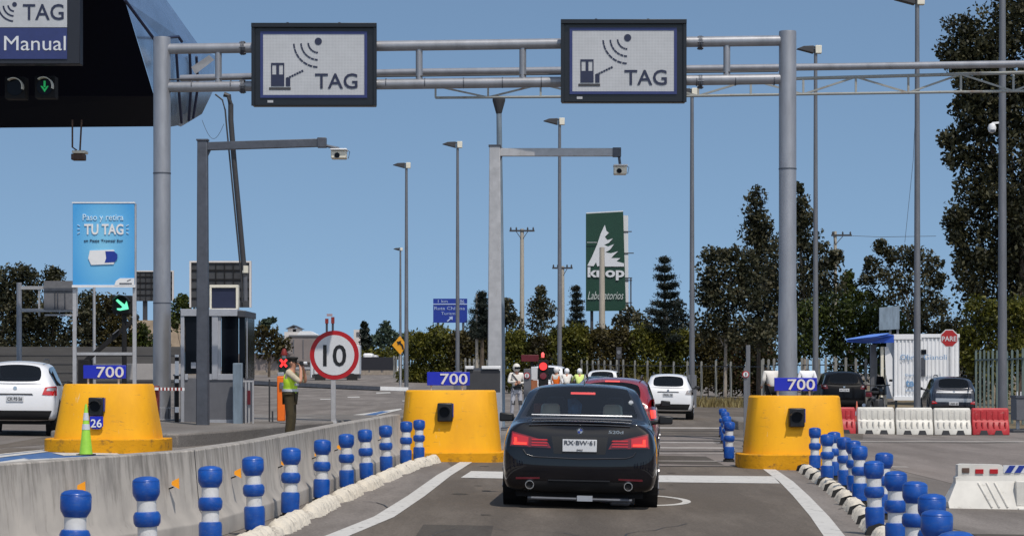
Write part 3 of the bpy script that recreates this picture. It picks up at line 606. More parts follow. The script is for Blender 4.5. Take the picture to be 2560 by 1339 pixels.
block('yellow toll block with a green cone and a blue 26 plate on its face', 271, 140, 1130, 963, 1.52, 1.86, 1098, 2.18, 262, 929, '700 price sign on the yellow block beside the white car', 243, 1014, 'card')
block('yellow toll block in the middle, left of the black car', 1127, 143, 1151, 979, 1.56, 1.78, 1131, 1.90, 1121, 946, '700 price sign in the middle, in front of the grey cabinet', 1113, 1028)
block('yellow toll block right of the lane, behind the cluster of blue bollards', 1986, 146, 1163, 993, 1.50, 1.72, 1136, 1.96, 1989, 960, '700 price sign at the foot of the right gantry column', 1990, 1041)
# green cone in front of the left block
def cone(name, label, px, py_base, h, r0, m, s=None, bands=(), group=None, cat='traffic cone', x=None):
    p = G(px, py_base) if s is None else base(px, s)
    o = thing(name, label, cat, p, group=group)
    MB().lathe([(r0,.03),(r0*.93,.06),(r0*.18,h-.02),(r0*.12,h)], p, 20).build('cone_body', m, o, smooth=True)
    MB().box(p.x-r0*1.25,p.x+r0*1.25,p.y-r0*1.25,p.y+r0*1.25,p.z,p.z+.03).build('foot', M['rubber'] if m is M['cone_green'] and h > .8 else m, o, bevel=.01)
    for a, b in bands:
        ra = r0*.93+(r0*.18-r0*.93)*a; rb = r0*.93+(r0*.18-r0*.93)*b
        MB().lathe([(ra+.004,.06+(h-.08)*a),(rb+.004,.06+(h-.08)*b)], p, 20).build('band', M['silver_tape'], o, smooth=True)
    return o
cone('traffic_cone', 'tall lime green cone standing before the left yellow block', 215, 1127, .88, .118, M['cone_green'], s=146.5, bands=((.48,.60),(.68,.84)))
# ================================================================ MAIN GANTRY
gL = W(405,932,104); gR = W(1969,932,106.3)
ga = thing('sign_gantry', 'silver tubular gantry carrying the two TAG signs over the lanes', 'gantry', (gL.x, gL.y, gz(gL.x)))
def col(p, top, r, r2, zb=None):
    zb = gz(p.x)+.05 if zb is None else zb
    c = MB().lathe([(r2,zb),(r2,zb+3.0),(r,zb+3.3),(r,top-.04),(r*.97,top)], (p.x,p.y,0), 32).build('column', M['galv'], ga, smooth=True)
    for z in (zb+3.0, 6.3): MB().lathe([(r+.008,z),(r+.008,z+.03)], (p.x,p.y,0), 32).build('weld_ring', M['galv_dark'], c)
    MB().lathe([(r2+.16,zb-.02),(r2+.16,zb+.04)],(p.x,p.y,0),24).build('base_flange', M['galv_dark'], c)
col(gL, 9.58, .207, .212); col(gR, 9.55, .205, .222)
def on_beam(px, z):                               # point on the gantry plane under photo column px
    d = gR-gL; k = (px-1280)/FPX; t = (k*gL.y-gL.x)/(d.x-k*d.y); return Vector((gL.x+d.x*t, gL.y+d.y*t, z))
for z0, z1 in ((9.30,9.33),(8.38,8.43)):
    a = Vector((gL.x,gL.y,z0)); b = Vector((gR.x,gR.y,z1)); bm_ = MB().tube([a,b], .125, 20).build('beam', M['galv'], ga, smooth=True)
    f = MB()
    for px in (609,1753):
        p = on_beam(px, z0); f.tube([p-Vector((.02,0,0)), p+Vector((.02,0,0))], .17, 16); f.tube([p+Vector((-.06,0,0)), p+Vector((-.035,0,0))], .17, 16)
        for k in range(6):
            a_ = k*math.pi/3; f.tube([p+Vector((-.09,.15*math.cos(a_),.15*math.sin(a_))), p+Vector((.05,.15*math.cos(a_),.15*math.sin(a_)))], .018, 6)
    f.build('flange', M['galv_dark'], bm_)
for px in (546,1048,1307,1817):
    p = on_beam(px, 8.41); MB().tube([p, p+Vector((0,0,.9))], .082, 14).build('strut', M['galv'], ga, smooth=True)
a = on_beam(425,8.56); b = on_beam(1945,8.60); MB().tube([a+Vector((0,-.06,0)), b+Vector((0,-.06,0))], .018, 6).build('cable', M['trim_dark'], ga)
for px in range(480,1940,97):
    if 631 < px < 940 or 1404 < px < 1714: continue
    p = on_beam(px, 8.41); MB().tube([p+Vector((-.012,0,0)), p+Vector((.012,0,0))], .131, 18).build('cable_strap', M['galv_dark'], ga)
cg = MB(); cx_, cy_ = gL.x+.05, gL.y-.4; zz = gz(gL.x)+.26
for i in range(8): xx = cx_-.22+i*.07; cg.bar((xx,cy_,zz),(xx,cy_,zz+.30),.012)
cg.bar((cx_-.25,cy_,zz+.30),(cx_+.3,cy_,zz+.30),.02); cg.bar((cx_-.25,cy_,zz+.02),(cx_+.3,cy_,zz+.02),.02)
tag(cg.build('cage', M['galv_light'], bevel=.002), 'small grey bar cage at the foot of the left gantry column', 'cage')
# TAG signs
def tag_sign(x0, y0, x1, y1, label):
    pm = on_beam((x0+x1)/2, 0); s = FPX/(pm.y-.45); Y = pm.y-.45
    X = lambda px: (px-1280)/s; Z = lambda py: 1.52-(py-932)/s
    r = thing('lane_sign', label, 'sign', (X((x0+x1)/2), Y+.15, Z(y1)))
    bd = MB(); bd.box(X(x0),X(x1),Y,Y+.3,Z(y1),Z(y0)); bd.build('casing', M['sign_black'], r, bevel=.02)
    ix0, ix1, iy0, iy1 = x0+24, x1-26, y0+22, y1-24
    hood = MB(); hood.box(X(x0)-.02,X(x1)+.02,Y-.10,Y-.004,Z(y0)-.08,Z(y0)+.02); hood.box(X(x0)-.02,X(x0)+.06,Y-.06,Y-.004,Z(y1),Z(y0)-.08); hood.box(X(x1)-.06,X(x1)+.02,Y-.06,Y-.004,Z(y1),Z(y0)-.08); hood.build('hood', M['sign_black'], r, bevel=.006)
    fr = MB()
    for a in ((ix0-4,ix1+4,iy0-4,iy0+3),(ix0-4,ix1+4,iy1-3,iy1+4),(ix0-4,ix0+3,iy0+3,iy1-3),(ix1-3,ix1+4,iy0+3,iy1-3)): fr.box(X(a[0]),X(a[1]),Y-.03,Y-.003,Z(a[3]),Z(a[2]))
    fr.build('border', M['navy'], r)
    pn = MB().box(X(ix0+3),X(ix1-3),Y-.02,Y-.003,Z(iy1-3),Z(iy0+3)).build('lamp_panel', M['led_panel'], r)
    ic = MB(); ox = x0-1404; oy = y0-52; yy = Y-.032
    P = lambda px, py: (X(px+ox), Z(py+oy))
    c = P(1569,95); ic.disc(c, 9/s, yy, 20, .01)
    for rad in (25,43,61):
        c = P(1569,98)
        for k in range(7): a0 = 183+k*12.4; ic.disc(c, (rad+2)/s, yy, 3, .01, r_in=(rad-1.8)/s, a0=a0, a1=a0+10.5)
    def bx(a,b,c_,d): p = P(a,b); q = P(c_,d); ic.box(p[0],q[0],yy,yy+.01,q[1],p[1])
    for b_ in ((1451,149,1484,154),(1451,154,1454,178),(1481,154,1484,178),(1464,154,1471,178),(1451,178,1484,207),(1488,186,1499,207)): bx(*b_)
    a, b = P(1490,188), P(1533,167)
    for k in range(7):
        t0, t1 = k/7, (k+.72)/7; ic.bar((a[0]+(b[0]-a[0])*t0,yy+.005,a[1]+(b[1]-a[1])*t0),(a[0]+(b[0]-a[0])*t1,yy+.005,a[1]+(b[1]-a[1])*t1),.01,4.5/s)
    ic.build('pictogram', M['navy_dark'], pn)
    g = MB(); p = P(1446,210); q = P(1500,216); g.box(p[0],q[0],yy,yy+.01,q[1],p[1]); g.build('base_bar', M['trim_dark'], pn)
    tt = P(1614,194); textmesh('TAG', .5, tt[0], tt[1], yy, M['navy_dark'], pn, bold=.004, width=106/s, height=38/s)
    p = ((x0+45),(y1-11)); MB().box(X(p[0]-7),X(p[0]+7),Y-.02,Y-.003,Z(p[1]+3),Z(p[1]-3)).build('maker_plate', M['galv_light'], r)
    lg = MB()
    for f in (.28,.7): lg.tube([(X(x0+(x1-x0)*f),Y+.15,Z(y0)),(X(x0+(x1-x0)*f),Y+.15,Z(y0-7))],.03,8)
    lg.build('lifting_eye', M['trim_dark'], r)
    br = MB()
    for px in (x0+60, x1-60):
        for z in (9.31, 8.40): br.box(X(px)-.05,X(px)+.05,Y+.29,Y+.50,z-.16,z+.16)
    br.build('bracket', M['galv_dark'], r)
tag_sign(631,61,940,265, 'black framed TAG lane sign hanging on the left half of the gantry')
tag_sign(1404,52,1714,256, 'black framed TAG lane sign hanging on the right half of the gantry')
# ================================================================ PIPE AND TRUSS BEHIND
tp = thing('truss_gantry', 'long rusty lattice gantry with a pipe on top, passing behind the TAG signs', 'gantry', base(1250,100)+Vector((0,0,.16)))
pts = [(452,196,96),(1000,181,98),(1700,172,100),(2100,167,101.5),(2700,158,104)]
P3 = [W(a,b,c) for a,b,c in pts]
MB().tube(P3, .088, 14).build('top_pipe', M['galv'], tp, smooth=True)
ax = lambda px, py: W(px, py, 96+8*(px-452)/2248)
ch = MB()
U = [(1088,212),(1700,201),(2700,174)]; Lo = [(1088,241),(1700,237),(2700,222)]
for q in (U, Lo): ch.tube([ax(*p)+Vector((0,.3,0)) for p in q], .042 if q is U else .034, 8)
ch.build('chord', M['rusty_white'], tp, smooth=True)
ly = lambda L, px: next(a[1]+(b[1]-a[1])*(px-a[0])/(b[0]-a[0]) for a, b in zip(L, L[1:]) if a[0] <= px <= b[0]+.01)
lat = MB(); xs = list(range(1088, 2690, 132))
for i, px in enumerate(xs):
    lat.bar(ax(px, ly(U,px))+Vector((0,.3,0)), ax(px, ly(Lo,px))+Vector((0,.3,0)), .05)
    if i+1 < len(xs):
        qx = xs[i+1]; a_, b_ = (U,Lo) if i%2==0 else (Lo,U); lat.bar(ax(px, ly(a_,px))+Vector((0,.3,0)), ax(qx, ly(b_,qx))+Vector((0,.3,0)), .045)
lat.build('lattice', M['rusty_white'], tp)
pb = base(1254,100)+Vector((0,.3,.16)); ptop = W(1247,243,100)+Vector((0,.3,0))
MB().tube([pb, pb+Vector((0,0,2.2)), ptop], [.085,.085,.065], 16).build('post', M['pole_blue'], tp, smooth=True)
MB().lathe([(.07,-.38),(.16,-.06),(.16,0)], ptop, 16).build('post_head', M['trim_dark'], tp, smooth=True)
# ================================================================ CAMERA MASTS
def mast(label, px, s, top, bot_w, top_w, m, arm_x, arm_y0, arm_y1, camera, yb=None):
    b = base(px, s); b.z += .2; X = lambda q: (q-1280)/s; Z = lambda q: 1.52-(q-932)/s; Y = b.y
    r = thing('camera_mast', label, 'mast', b)
    z0 = b.z if yb is None else Z(yb)
    w0, w1 = bot_w/s/2, top_w/s/2; x = b.x; zt = Z(top); dx = (top_w-bot_w)/s*0
    vs = [(x-w0,Y-w0,z0),(x+w0,Y-w0,z0),(x+w0,Y+w0,z0),(x-w0,Y+w0,z0),(x+dx-w1,Y-w1,zt),(x+dx+w1,Y-w1,zt),(x+dx+w1,Y+w1,zt),(x+dx-w1,Y+w1,zt)]
    MB().add(vs, [(0,3,2,1),(4,5,6,7),(0,1,5,4),(1,2,6,5),(2,3,7,6),(3,0,4,7)]).build('column', m, r, bevel=.02)
    g = MB(); g.prism([(x+w1,zt-.02),(x+w1+.14,zt-.06),(x+w1,zt-.36)], Y-.02, Y+.02); g.box(x-w1-.02,x+w1+.02,Y-w1-.02,Y+w1+.02,zt-.005,zt+.03); g.build('gusset', M['galv_dark'], r)
    MB().bar((x+w1*.9,Y,Z(arm_y0)),(X(arm_x),Y,Z(arm_y1)),.16,20/s if m is not M['galv_dark'] else 20/s).build('arm', m, r, bevel=.01)
    bp = MB().box(x-w0-.12,x+w0+.12,Y-w0-.12,Y+w0+.12,z0-.01,z0+.03)
    bp.build('base_plate', M['galv_dark'], r)
    cx, cy, hx, hy = camera; tipz = Z(arm_y1)
    q = MB(); q.box(X(arm_x)-.10,X(arm_x)+.10,Y-.11,Y+.11,tipz-.11,tipz+.11)
    q.tube([(X(arm_x)+.05,Y,tipz-.06),(X(cx),Y,Z(cy)+.12)],.035,8); q.build('end_bracket', M['galv_dark'], r, bevel=.01)
    c = thing('traffic_camera', 'camera in a pale housing hanging from the arm of the '+label.split(' with')[0], 'camera', (X(cx),Y,Z(cy)))
    h = MB(); h.box(X(cx)-hx/s/2,X(cx)+hx/s/2,Y-.25,Y+.15,Z(cy)-hy/s/2,Z(cy)+hy/s*.25); h.build('housing', M['cream'], c, bevel=.02)
    MB().box(X(cx)-hx/s/2-.01,X(cx)+hx/s/2+.02,Y-.32,Y+.16,Z(cy)+hy/s*.27,Z(cy)+hy/s*.42).build('sunshade', M['white'], c, bevel=.01)
    MB().disc((X(cx)-.03,Z(cy)-.05),.06,Y-.27,16,.03).build('lens', M['glass_dark'], c)
    MB().tube([(X(cx)+hx/s*.3,Y,Z(cy)+.12),(X(cx)+hx/s*.7,Y,Z(cy)+.05),(X(cx)+hx/s*.6,Y,Z(cy)-.1)],.008,6).build('cable', M['black'], c)
mast('dark grey square mast with a cantilever arm beside the toll booth', 507, 112, 352, 31, 25, M['galv_dark'], 805, 366, 357, (848,385,38,26))
mast('pale grey square mast with a cantilever arm over the black car lane', 1237, 104, 366, 38, 27, M['galv_light'], 1542, 381, 381, (1550,424,32,26))
# grey cabinet on the middle island
def px_box(mb, x0, x1, y0, y1, s, depth, m=None, dy=0):
    Y = FPX/s+dy; return mb.box((x0-1280)/s,(x1-1280)/s,Y,Y+depth,1.52-(y1-932)/s,1.52-(y0-932)/s, m)
s = 122; b = base(1207, s); r = thing('toll_cabinet', 'dark grey cabinet with a pale rim on the middle island behind the 700 sign', 'cabinet', b)
px_box(MB(), 1166,1250,925,1110,s,1.2).build('body', M['trim_dark'], r, bevel=.015)
m_ = MB(); px_box(m_,1163,1184,914,922,s,1.3,dy=-.05); px_box(m_,1204,1252,914,922,s,1.3,dy=-.05); m_.build('rim', M['white'], r, bevel=.01)
m_ = MB(); px_box(m_,1170,1247,919,926,s,1.1,dy=.03); m_.build('top', M['galv_dark'], r)
px_box(MB(),1236,1252,980,1100,s,.06,dy=-.08).build('side_panel', M['booth_light'], r)
# ================================================================ TOLL CANOPY (top left)
cn = thing('toll_canopy', 'huge dark canopy with a bright metal clad end at top left', 'canopy', base(150,80))
def wy(px, py, Y): s = FPX/Y; return Vector(((px-1280)/s, Y, 1.52-(py-932)/s))
A = [wy(-500,-300,70.5), wy(238,-220,70.5), wy(312,0,71.5), wy(385,240,74.5), wy(425,316,77.5), wy(200,318,77.6), wy(-500,324,77.6)]
mb = MB(); vs = [A[0],A[1],A[2],A[3],A[4],A[5],A[6], wy(-500,240,74.5), wy(-500,0,71.5)]
mb.add(vs, [(0,1,2,8),(8,2,3,7),(7,3,4,5,6)]); 
back = [wy(-500,-300,92), wy(300,-220,92), wy(420,316,92), wy(-500,324,92)]
mb.add([A[0],A[1],back[1],back[0]],[(0,1,2,3)]); mb.add([A[6],A[5],A[4],back[2],back[3]],[(0,1,2,3,4)])
mb.build('fascia', M['canopy'], cn)
E1 = [wy(238,-220,70.6), wy(312,0,71.6), wy(350,120,73), wy(386,240,74.6), wy(408,290,76), wy(427,317,77.6)]
mid = [(410,-120,74),(440,92,76),(455,150,77),(462,220,78),(458,275,78.5),(444,314,78.6)]
E3 = [(470,-60,78),(500,118,80),(538,140,81),(534,225,81),(505,285,80.5),(452,317,79.5)]
E2 = [wy(*p) for p in mid]; E3 = [wy(*p) for p in E3]; n = 6
vs = E1+E2+E3; fs = [(k*n+i,k*n+i+1,(k+1)*n+i+1,(k+1)*n+i) for k in range(2) for i in range(n-1)]
# keep the top of the end wall below the photographed slope
vs[6] = wy(270,-200,74); vs[12] = wy(280,-190,78); vs[7] = wy(446,92,76); vs[13] = wy(502,120,80)
mb = MB().add(vs, fs); mb.build('end_cladding', M['cladding'], cn, smooth=True)
rb = MB()
for k, px in enumerate((440,470,487)):
    rb.tube([wy(px+ (0,4,4)[k],118+k*12,75.6+k*1.2), wy(px+(6,8,8)[k],215,76.4+k*1.2), wy(px+(14,2,-4)[k],308-k*6,77.4+k*1.0)], .045, 6)
rb.tube([wy(312,0,71.5),wy(385,98,73),wy(446,92,75.6),wy(455,105,75.8)],.05,6)
rb.build('cladding_seam', M['navy_dark'], cn)
MB().add([wy(478,168,75.6),wy(523,138,75.4),wy(536,150,75.4),wy(488,186,75.6),wy(478,168,76),wy(523,138,76),wy(536,150,76),wy(488,186,76)],[(0,1,2,3),(4,7,6,5),(0,4,5,1),(1,5,6,2),(2,6,7,3),(3,7,4,0)]).build('floodlight', M['galv_light'], cn)
# variable sign on the canopy
Y = 69.4; s = FPX/Y; X = lambda p: (p-1280)/s; Z = lambda p: 1.52-(p-932)/s
r = thing('lane_sign', 'grey and navy sign reading TAG and Manual on the dark canopy', 'sign', (X(40),Y+.2,Z(160)))
MB().box(X(-200),X(200),Y,Y+.5,Z(160),Z(-130)).build('casing', mat('casing_navy',(.008,.010,.018),.5), r, bevel=.02)
pn = MB().box(X(-150),X(168),Y-.03,Y-.003,Z(69),Z(-110)).build('lamp_panel', M['led_panel'], r)
p2 = MB().box(X(-150),X(168),Y-.03,Y-.003,Z(148),Z(70.5)).build('name_panel', M['navy'], r)
textmesh('TAG', .5, X(109), Z(31), Y-.04, M['navy_dark'], pn, bold=.004, width=102/s, height=40/s)
textmesh('Manual', .5, X(88), Z(109), Y-.04, M['sign_white'], p2, bold=0, width=154/s, height=36/s)
ic = MB(); ic.disc((X(37),Z(12)),6/s,Y-.04,16,.01)
for rad in (16,28,41): ic.disc((X(37),Z(13)),(rad+2)/s,Y-.04,12,.01,r_in=(rad-2)/s,a0=185,a1=265)
ic.build('pictogram', M['navy_dark'], pn)
def lane_light(label, px, py, lit):
    q = thing('lane_light', label, 'signal', (X(px),Y+1.4,Z(py)))
    h = MB(); h.box(X(px-26),X(px+26),Y+1.2,Y+1.7,Z(py+28),Z(py-28)); h.build('housing', M['matte_black'], q, bevel=.02)
    v = MB(); v.disc((X(px),Z(py)),.27,Y+.92,22,.28,r_in=.245,a0=-15,a1=130); v.build('visor', M['cream'], q)
    MB().disc((X(px),Z(py)),.24,Y+1.17,24,.03).build('lens', M['glass_dark'], q)
    if lit:
        a = MB(); z = Z(py); x = X(px); a.box(x-.03,x+.03,Y+1.15,Y+1.165,z-.02,z+.17); a.prism([(x-.12,z+.02),(x,z-.16),(x+.12,z+.02),(x+.07,z+.02),(x,z-.07),(x-.07,z+.02)],Y+1.15,Y+1.165); a.build('arrow', M['green_dim'], q)
lane_light('unlit lane signal under the TAG Manual sign at the left edge', 16, 207, False)
lane_light('lane signal with a dim green down arrow under the TAG Manual sign', 92, 205, True)
# camera hung below the canopy
s = 80; X = lambda p: (p-1280)/s; Z = lambda p: 1.52-(p-932)/s; Y = 75
s = FPX/Y
q = thing('hanging_camera', 'rusty camera on a hanger frame below the dark canopy', 'camera', (X(195),Y,Z(390)))
h = MB(); h.tube([(X(181),Y,Z(300)),(X(181),Y,Z(368)),(X(192),Y,Z(376))],.028,6); h.tube([(X(204),Y,Z(300)),(X(200),Y,Z(376))],.028,6); h.build('hanger', M['rusty'], q)
MB().box(X(181),X(213),Y-.25,Y+.2,Z(401),Z(386)).build('housing', M['rusty'], q, bevel=.02)
MB().box(X(184),X(218),Y-.3,Y+.2,Z(385),Z(378)).build('sunshade', M['cream'], q, bevel=.02)
# cable conduits dropping from the canopy to the booth
s = 95; X = lambda p: (p-1280)/s; Z = lambda p: 1.52-(p-932)/s; Y = FPX/s
q = thing('cable_conduit', 'pair of thin black conduits sloping from the canopy down to the booth', 'conduit', (X(615),Y,Z(740)))
MB().tube([(X(538),Y,Z(236)),(X(556),Y,Z(250)),(X(563),Y,Z(275)),(X(566),Y,Z(310)),(X(603),Y,Z(690)),(X(606),Y,Z(755))],.022,8).build('cable', M['trim_dark'], q, smooth=True)
MB().tube([(X(560),Y,Z(236)),(X(572),Y,Z(240)),(X(577),Y,Z(262)),(X(577),Y,Z(300)),(X(585),Y,Z(400)),(X(612),Y,Z(690))],.07,10).build('pipe', M['trim_dark'], q, smooth=True)
MB().tube([(X(613),Y,Z(664)),(X(613),Y,Z(682))],.085,10).build('collar', M['cream'], q); MB().tube([(X(613),Y,Z(682)),(X(614),Y,Z(752))],.055,10).build('lower_pipe', M['booth_grey'], q)
wv = [(505+ (560-505)*t, 300+ 42*math.sin(math.pi*t)+ (10*t)) for t in np.linspace(0,1,12)]
tag(MB().tube([(X(a),Y,Z(b)) for a,b in wv],.006,5).build('loose_wire', M['trim_dark']), 'thin slack wire hanging from the round end of the canopy', 'wire')
# ================================================================ TOLL BOOTH and things on the left island
s = 107; Y = FPX/s; X = lambda p: (p-1280)/s; Z = lambda p: 1.52-(p-932)/s
b = base(540, s); r = thing('toll_booth', 'grey toll booth with dark windows on the left island', 'booth', (b.x, b.y, b.z+.2))
D = 2.2
MB().box(X(455),X(610),Y,Y+D,Z(1068),Z(945)).build('lower_wall', M['booth_grey'], r, bevel=.01)
cor = MB()
for a, c in ((452,461),(530,545)): cor.box(X(a),X(c),Y-.04,Y+.08,Z(1068) if a<500 else Z(948),Z(772))
cor.box(X(545)-.02,X(552),Y+.0,Y+.1,Z(946),Z(775)); 
for a in (597,606): cor.box(X(a),X(a+6),Y+.5,Y+.6,Z(946),Z(776))
cor.build('corner_post', M['booth_light'], r, bevel=.01)
MB().box(X(462),X(530),Y+.02,Y+.06,Z(934),Z(790)).build('window', M['glass_dark'], r)
MB().box(X(553),X(596)-.01,Y+.1,Y+.14,Z(946),Z(790)).build('window', M['glass_dark'], r)
MB().box(X(596),X(611),Y+.14,Y+D,Z(946),Z(786)).build('window', M['glass_dark'], r)
for a, c, m_ in ((462,470,M['booth_light']),(522,545,M['booth_light'])): MB().box(X(a),X(c) if a<500 else X(592),Y-.03,Y+.02,Z(949),Z(934)).build('sill', m_, r, bevel=.005)
MB().box(X(452),X(594),Y-.06,Y+D,Z(790),Z(772)).build('fascia', M['booth_light'], r, bevel=.01)
MB().box(X(594)+.005,X(614),Y-.02,Y+D+.1,Z(792),Z(776)).build('roof', M['booth_dark'], r, bevel=.01)
MB().box(X(524),X(582),Y-.02,Y+.01,Z(1068),Z(1048)).build('kick_panel', M['booth_light'], r)
pn = MB(); pn.box(X(478),X(490),Y-.03,Y-.003,Z(920),Z(905)); pn.build('notice', M['booth_light'], r)
q = thing('screen', 'small dark lane screen with a white frame on the booth roof', 'screen', (X(556),Y+.3,Z(772)))
MB().box(X(526),X(587),Y+.25,Y+.42,Z(770),Z(718)).build('panel', M['navy_dark'], q)
f = MB(); 
for a in ((521,593,711,718),(521,526,718,770),(587,593,718,770)): f.box(X(a[0]),X(a[1]),Y+.2,Y+.45,Z(a[3]),Z(a[2]))
f.box(X(521),X(593),Y+.2,Y+.45,Z(776)+.04,Z(770)); f.build('frame', M['cream'], q, bevel=.008)
tag(MB().box(X(588),X(611),Y-.5,Y-.28,Z(1075),Z(907)).build('steel_bollard', M['pole_blue'], bevel=.02), 'tall square blue grey post in front of the toll booth', 'post')
q = thing('guard_rail', 'vertical bar guard rail with a red panel right of the booth', 'railing', (X(625),Y,Z(1068)))
f = MB()
for a in (604,616,624,634): f.bar((X(a),Y-.1,Z(1066)),(X(a),Y-.1,Z(950)),.035)
f.bar((X(602),Y-.1,Z(952)),(X(636),Y-.1,Z(952)),.04); f.build('bars', M['galv_light'], q)
MB().box(X(620),X(628),Y-.16,Y-.13,Z(1010),Z(975)).build('panel', M['dark_red'], q)
for a, h, l in ((652,948,'thin dark post between the booth and the orange pillar, left one'),(660,1030,'short pale stake between the booth and the orange pillar')):
    tag(MB().tube([(X(a),Y+2,Z(1062)),(X(a),Y+2,Z(h))],.02,8).build('thin_post', M['trim_dark']), l, 'post')
q = thing('orange_pillar', 'slim orange reader pillar behind the person in the yellow vest', 'pillar', (X(692),Y+1,Z(1053)))
MB().box(X(683),X(703),Y+.9,Y+1.1,Z(1054),Z(940)).build('body', M['orange'], q, bevel=.02)
MB().box(X(684),X(700),Y+.92,Y+1.08,Z(939.5),Z(930)).build('head', M['booth_light'], q, bevel=.01)
MB().box(X(690),X(702),Y+.86,Y+.897,Z(972),Z(955)).build('reader', M['booth_grey'], q)
# black and white fence panel left of the booth
q = thing('guard_rail', 'grey vertical bar rail between the gantry column and the booth', 'railing', (X(440),Y,Z(1066)))
f = MB()
for a in (428,436,444): f.bar((X(a),Y+.6,Z(1064)),(X(a),Y+.6,Z(935)),.03)
f.bar((X(424),Y+.6,Z(937)),(X(450),Y+.6,Z(937)),.04); f.build('bars', M['pole_grey'], q)
q = thing('striped_post', 'thin black and white striped post left of the booth', 'post', (X(446),Y-.2,Z(1066)))
for k, (a, c) in enumerate(((886,892),(892,902),(902,915),(915,938),(938,947),(947,956),(956,1016),(1016,1030),(1030,1066))):
    MB().box(X(441),X(450),Y-.25,Y-.17,Z(c)+.002,Z(a)).build('band', M['white'] if k in (0,2,3,5,7) else M['matte_black'], q)
# red barrier machine and striped boom by the left block
s2 = 118; X2 = lambda p: (p-1280)/s2; Z2 = lambda p: 1.52-(p-932)/s2; Y2 = FPX/s2
q = thing('boom_barrier', 'dark red barrier post with a short striped boom beside the left block', 'barrier', (X2(386),Y2,Z2(1085)))
MB().box(X2(372),X2(394),Y2,Y2+.3,Z2(1092),Z2(964)).build('post', M['post_red'], q, bevel=.01)
MB().bar((X2(388),Y2-.05,Z2(971)),(X2(462),Y2-.05,Z2(972)),.06).build('boom', M['white'], q)
f = MB()
for k in range(7): a = 398+k*9; f.box(X2(a),X2(a+4.5),Y2-.085,Y2-.015,Z2(975.7),Z2(967.8))
f.build('stripes', M['post_red'], q)
# advertising banner on two posts behind the left block
s = 126; Y = FPX/s; X = lambda p: (p-1280)/s; Z = lambda p: 1.52-(p-932)/s
q = thing('advertising_banner', 'tall light blue TU TAG advertising panel on two thin posts', 'banner', (X(258),Y,Z(1000)))
pn = MB().box(X(182),X(336),Y,Y+.03,Z(712),Z(508)).build('panel', M['banner_blue'], q)
f = MB(); f.box(X(180),X(338),Y-.015,Y+.04,Z(718),Z(712)); f.box(X(180),X(338),Y-.012,Y+.04,Z(508),Z(505)); f.build('frame', M['white'], q)
for a in (185,335): MB().box(X(a)-.035,X(a)+.035,Y+.045,Y+.11,Z(1000),Z(509)).build('post', M['galv_light'], q)
MB().box(X(185)+.04,X(335)-.04,Y+.05,Y+.10,Z(887),Z(880)).build('crossbar', M['galv_light'], q)
pale = mat('banner_pale', (.55,.74,.86), .6, var=.03); 
textmesh('Paso y retira', .1, X(258), Z(545), Y-.012, pale, pn, bold=.0005, width=102/s, height=20/s)
textmesh('TU TAG', .1, X(260), Z(573), Y-.012, M['white'], pn, bold=.0025, width=98/s, height=27/s)
textmesh('en Peaje Troncal Sur', .1, X(259), Z(602), Y-.012, M['navy_dark'], pn, bold=.0005, width=98/s, height=8/s)
f = MB()
for sx in (-1,1):
    for dz in (-8,0,8): f.bar((X(258+sx*58),Y-.012,Z(573+dz)),(X(258+sx*(64)),Y-.012,Z(573+dz*1.4)),.012)
f.build('rays', pale, pn)
f = MB(); f.prism([(X(225),Z(626)),(X(285),Z(624)),(X(290),Z(640)),(X(285),Z(660)),(X(228),Z(662)),(X(221),Z(645))],Y-.02,Y-.005); f.build('tag_picture', M['white'], pn)
f = MB(); f.prism([(X(264),Z(628)),(X(286),Z(628)),(X(294),Z(636)),(X(294),Z(646)),(X(286),Z(655)),(X(262),Z(656)),(X(266),Z(645))],Y-.026,Y-.021); o = f.build('tag_picture_blue', M['hwy_blue'], pn)
f = MB(); f.prism([(X(336),Z(713)),(X(286),Z(713)),(X(290),Z(702)),(X(300),Z(695)),(X(336),Z(695))],Y-.02,Y-.005); f.build('logo_corner', M['white'], pn)
f = MB(); f.box(X(299),X(330),Y-.026,Y-.021,Z(710),Z(707)); f.bar((X(318),Y-.024,Z(702)),(X(328),Y-.024,Z(698)),.01); f.build('small_print', M['galv_dark'], pn)
# green arrow signal on a black pole, raised boom behind
s = 112; Y = FPX/s; X = lambda p: (p-1280)/s; Z = lambda p: 1.52-(p-932)/s
q = thing('lane_signal', 'black lane signal with a lit green diagonal arrow above the left block', 'signal', (X(308),Y,Z(1050)))
MB().tube([(X(309),Y+.1,Z(1050)),(X(309),Y+.1,Z(782))],.055,10).build('pole', M['matte_black'], q)
MB().box(X(281),X(330),Y,Y+.3,Z(785),Z(738)).build('housing', M['matte_black'], q, bevel=.03)
MB().disc((X(304),Z(762)),.22,Y-.22,22,.22,r_in=.20,a0=20,a1=150).build('visor', M['black'], q)
def arrow(mb, pts, y, th=.015): mb.prism(pts, y, y+th)
f = MB(); f.prism([(X(290),Z(751)),(X(294),Z(747)),(X(312),Z(761)),(X(317),Z(752)),(X(322),Z(772)),(X(300),Z(776)),(X(293),Z(774)),(X(293),Z(770)),(X(303),Z(770)),(X(307),Z(767))],Y-.03,Y-.01); f.build('arrow', M['green_lit'], q)
q = thing('raised_boom', 'black boom arm raised diagonally behind the banner posts', 'barrier arm', (X(150),Y+3,Z(950)))
MB().bar((X(152),Y+3,Z(902)),(X(292),Y+3,Z(783)),.13,.10).build('arm', M['matte_black'], q)
f = MB(); f.bar((X(228),Y+2.9,Z(830)),(X(244),Y+2.9,Z(817)),.07,.02); f.build('reflector', M['pole_grey'], q)
MB().box(X(138),X(168),Y+2.8,Y+3.3,Z(1020),Z(896)).build('machine', M['matte_black'], q, bevel=.02)
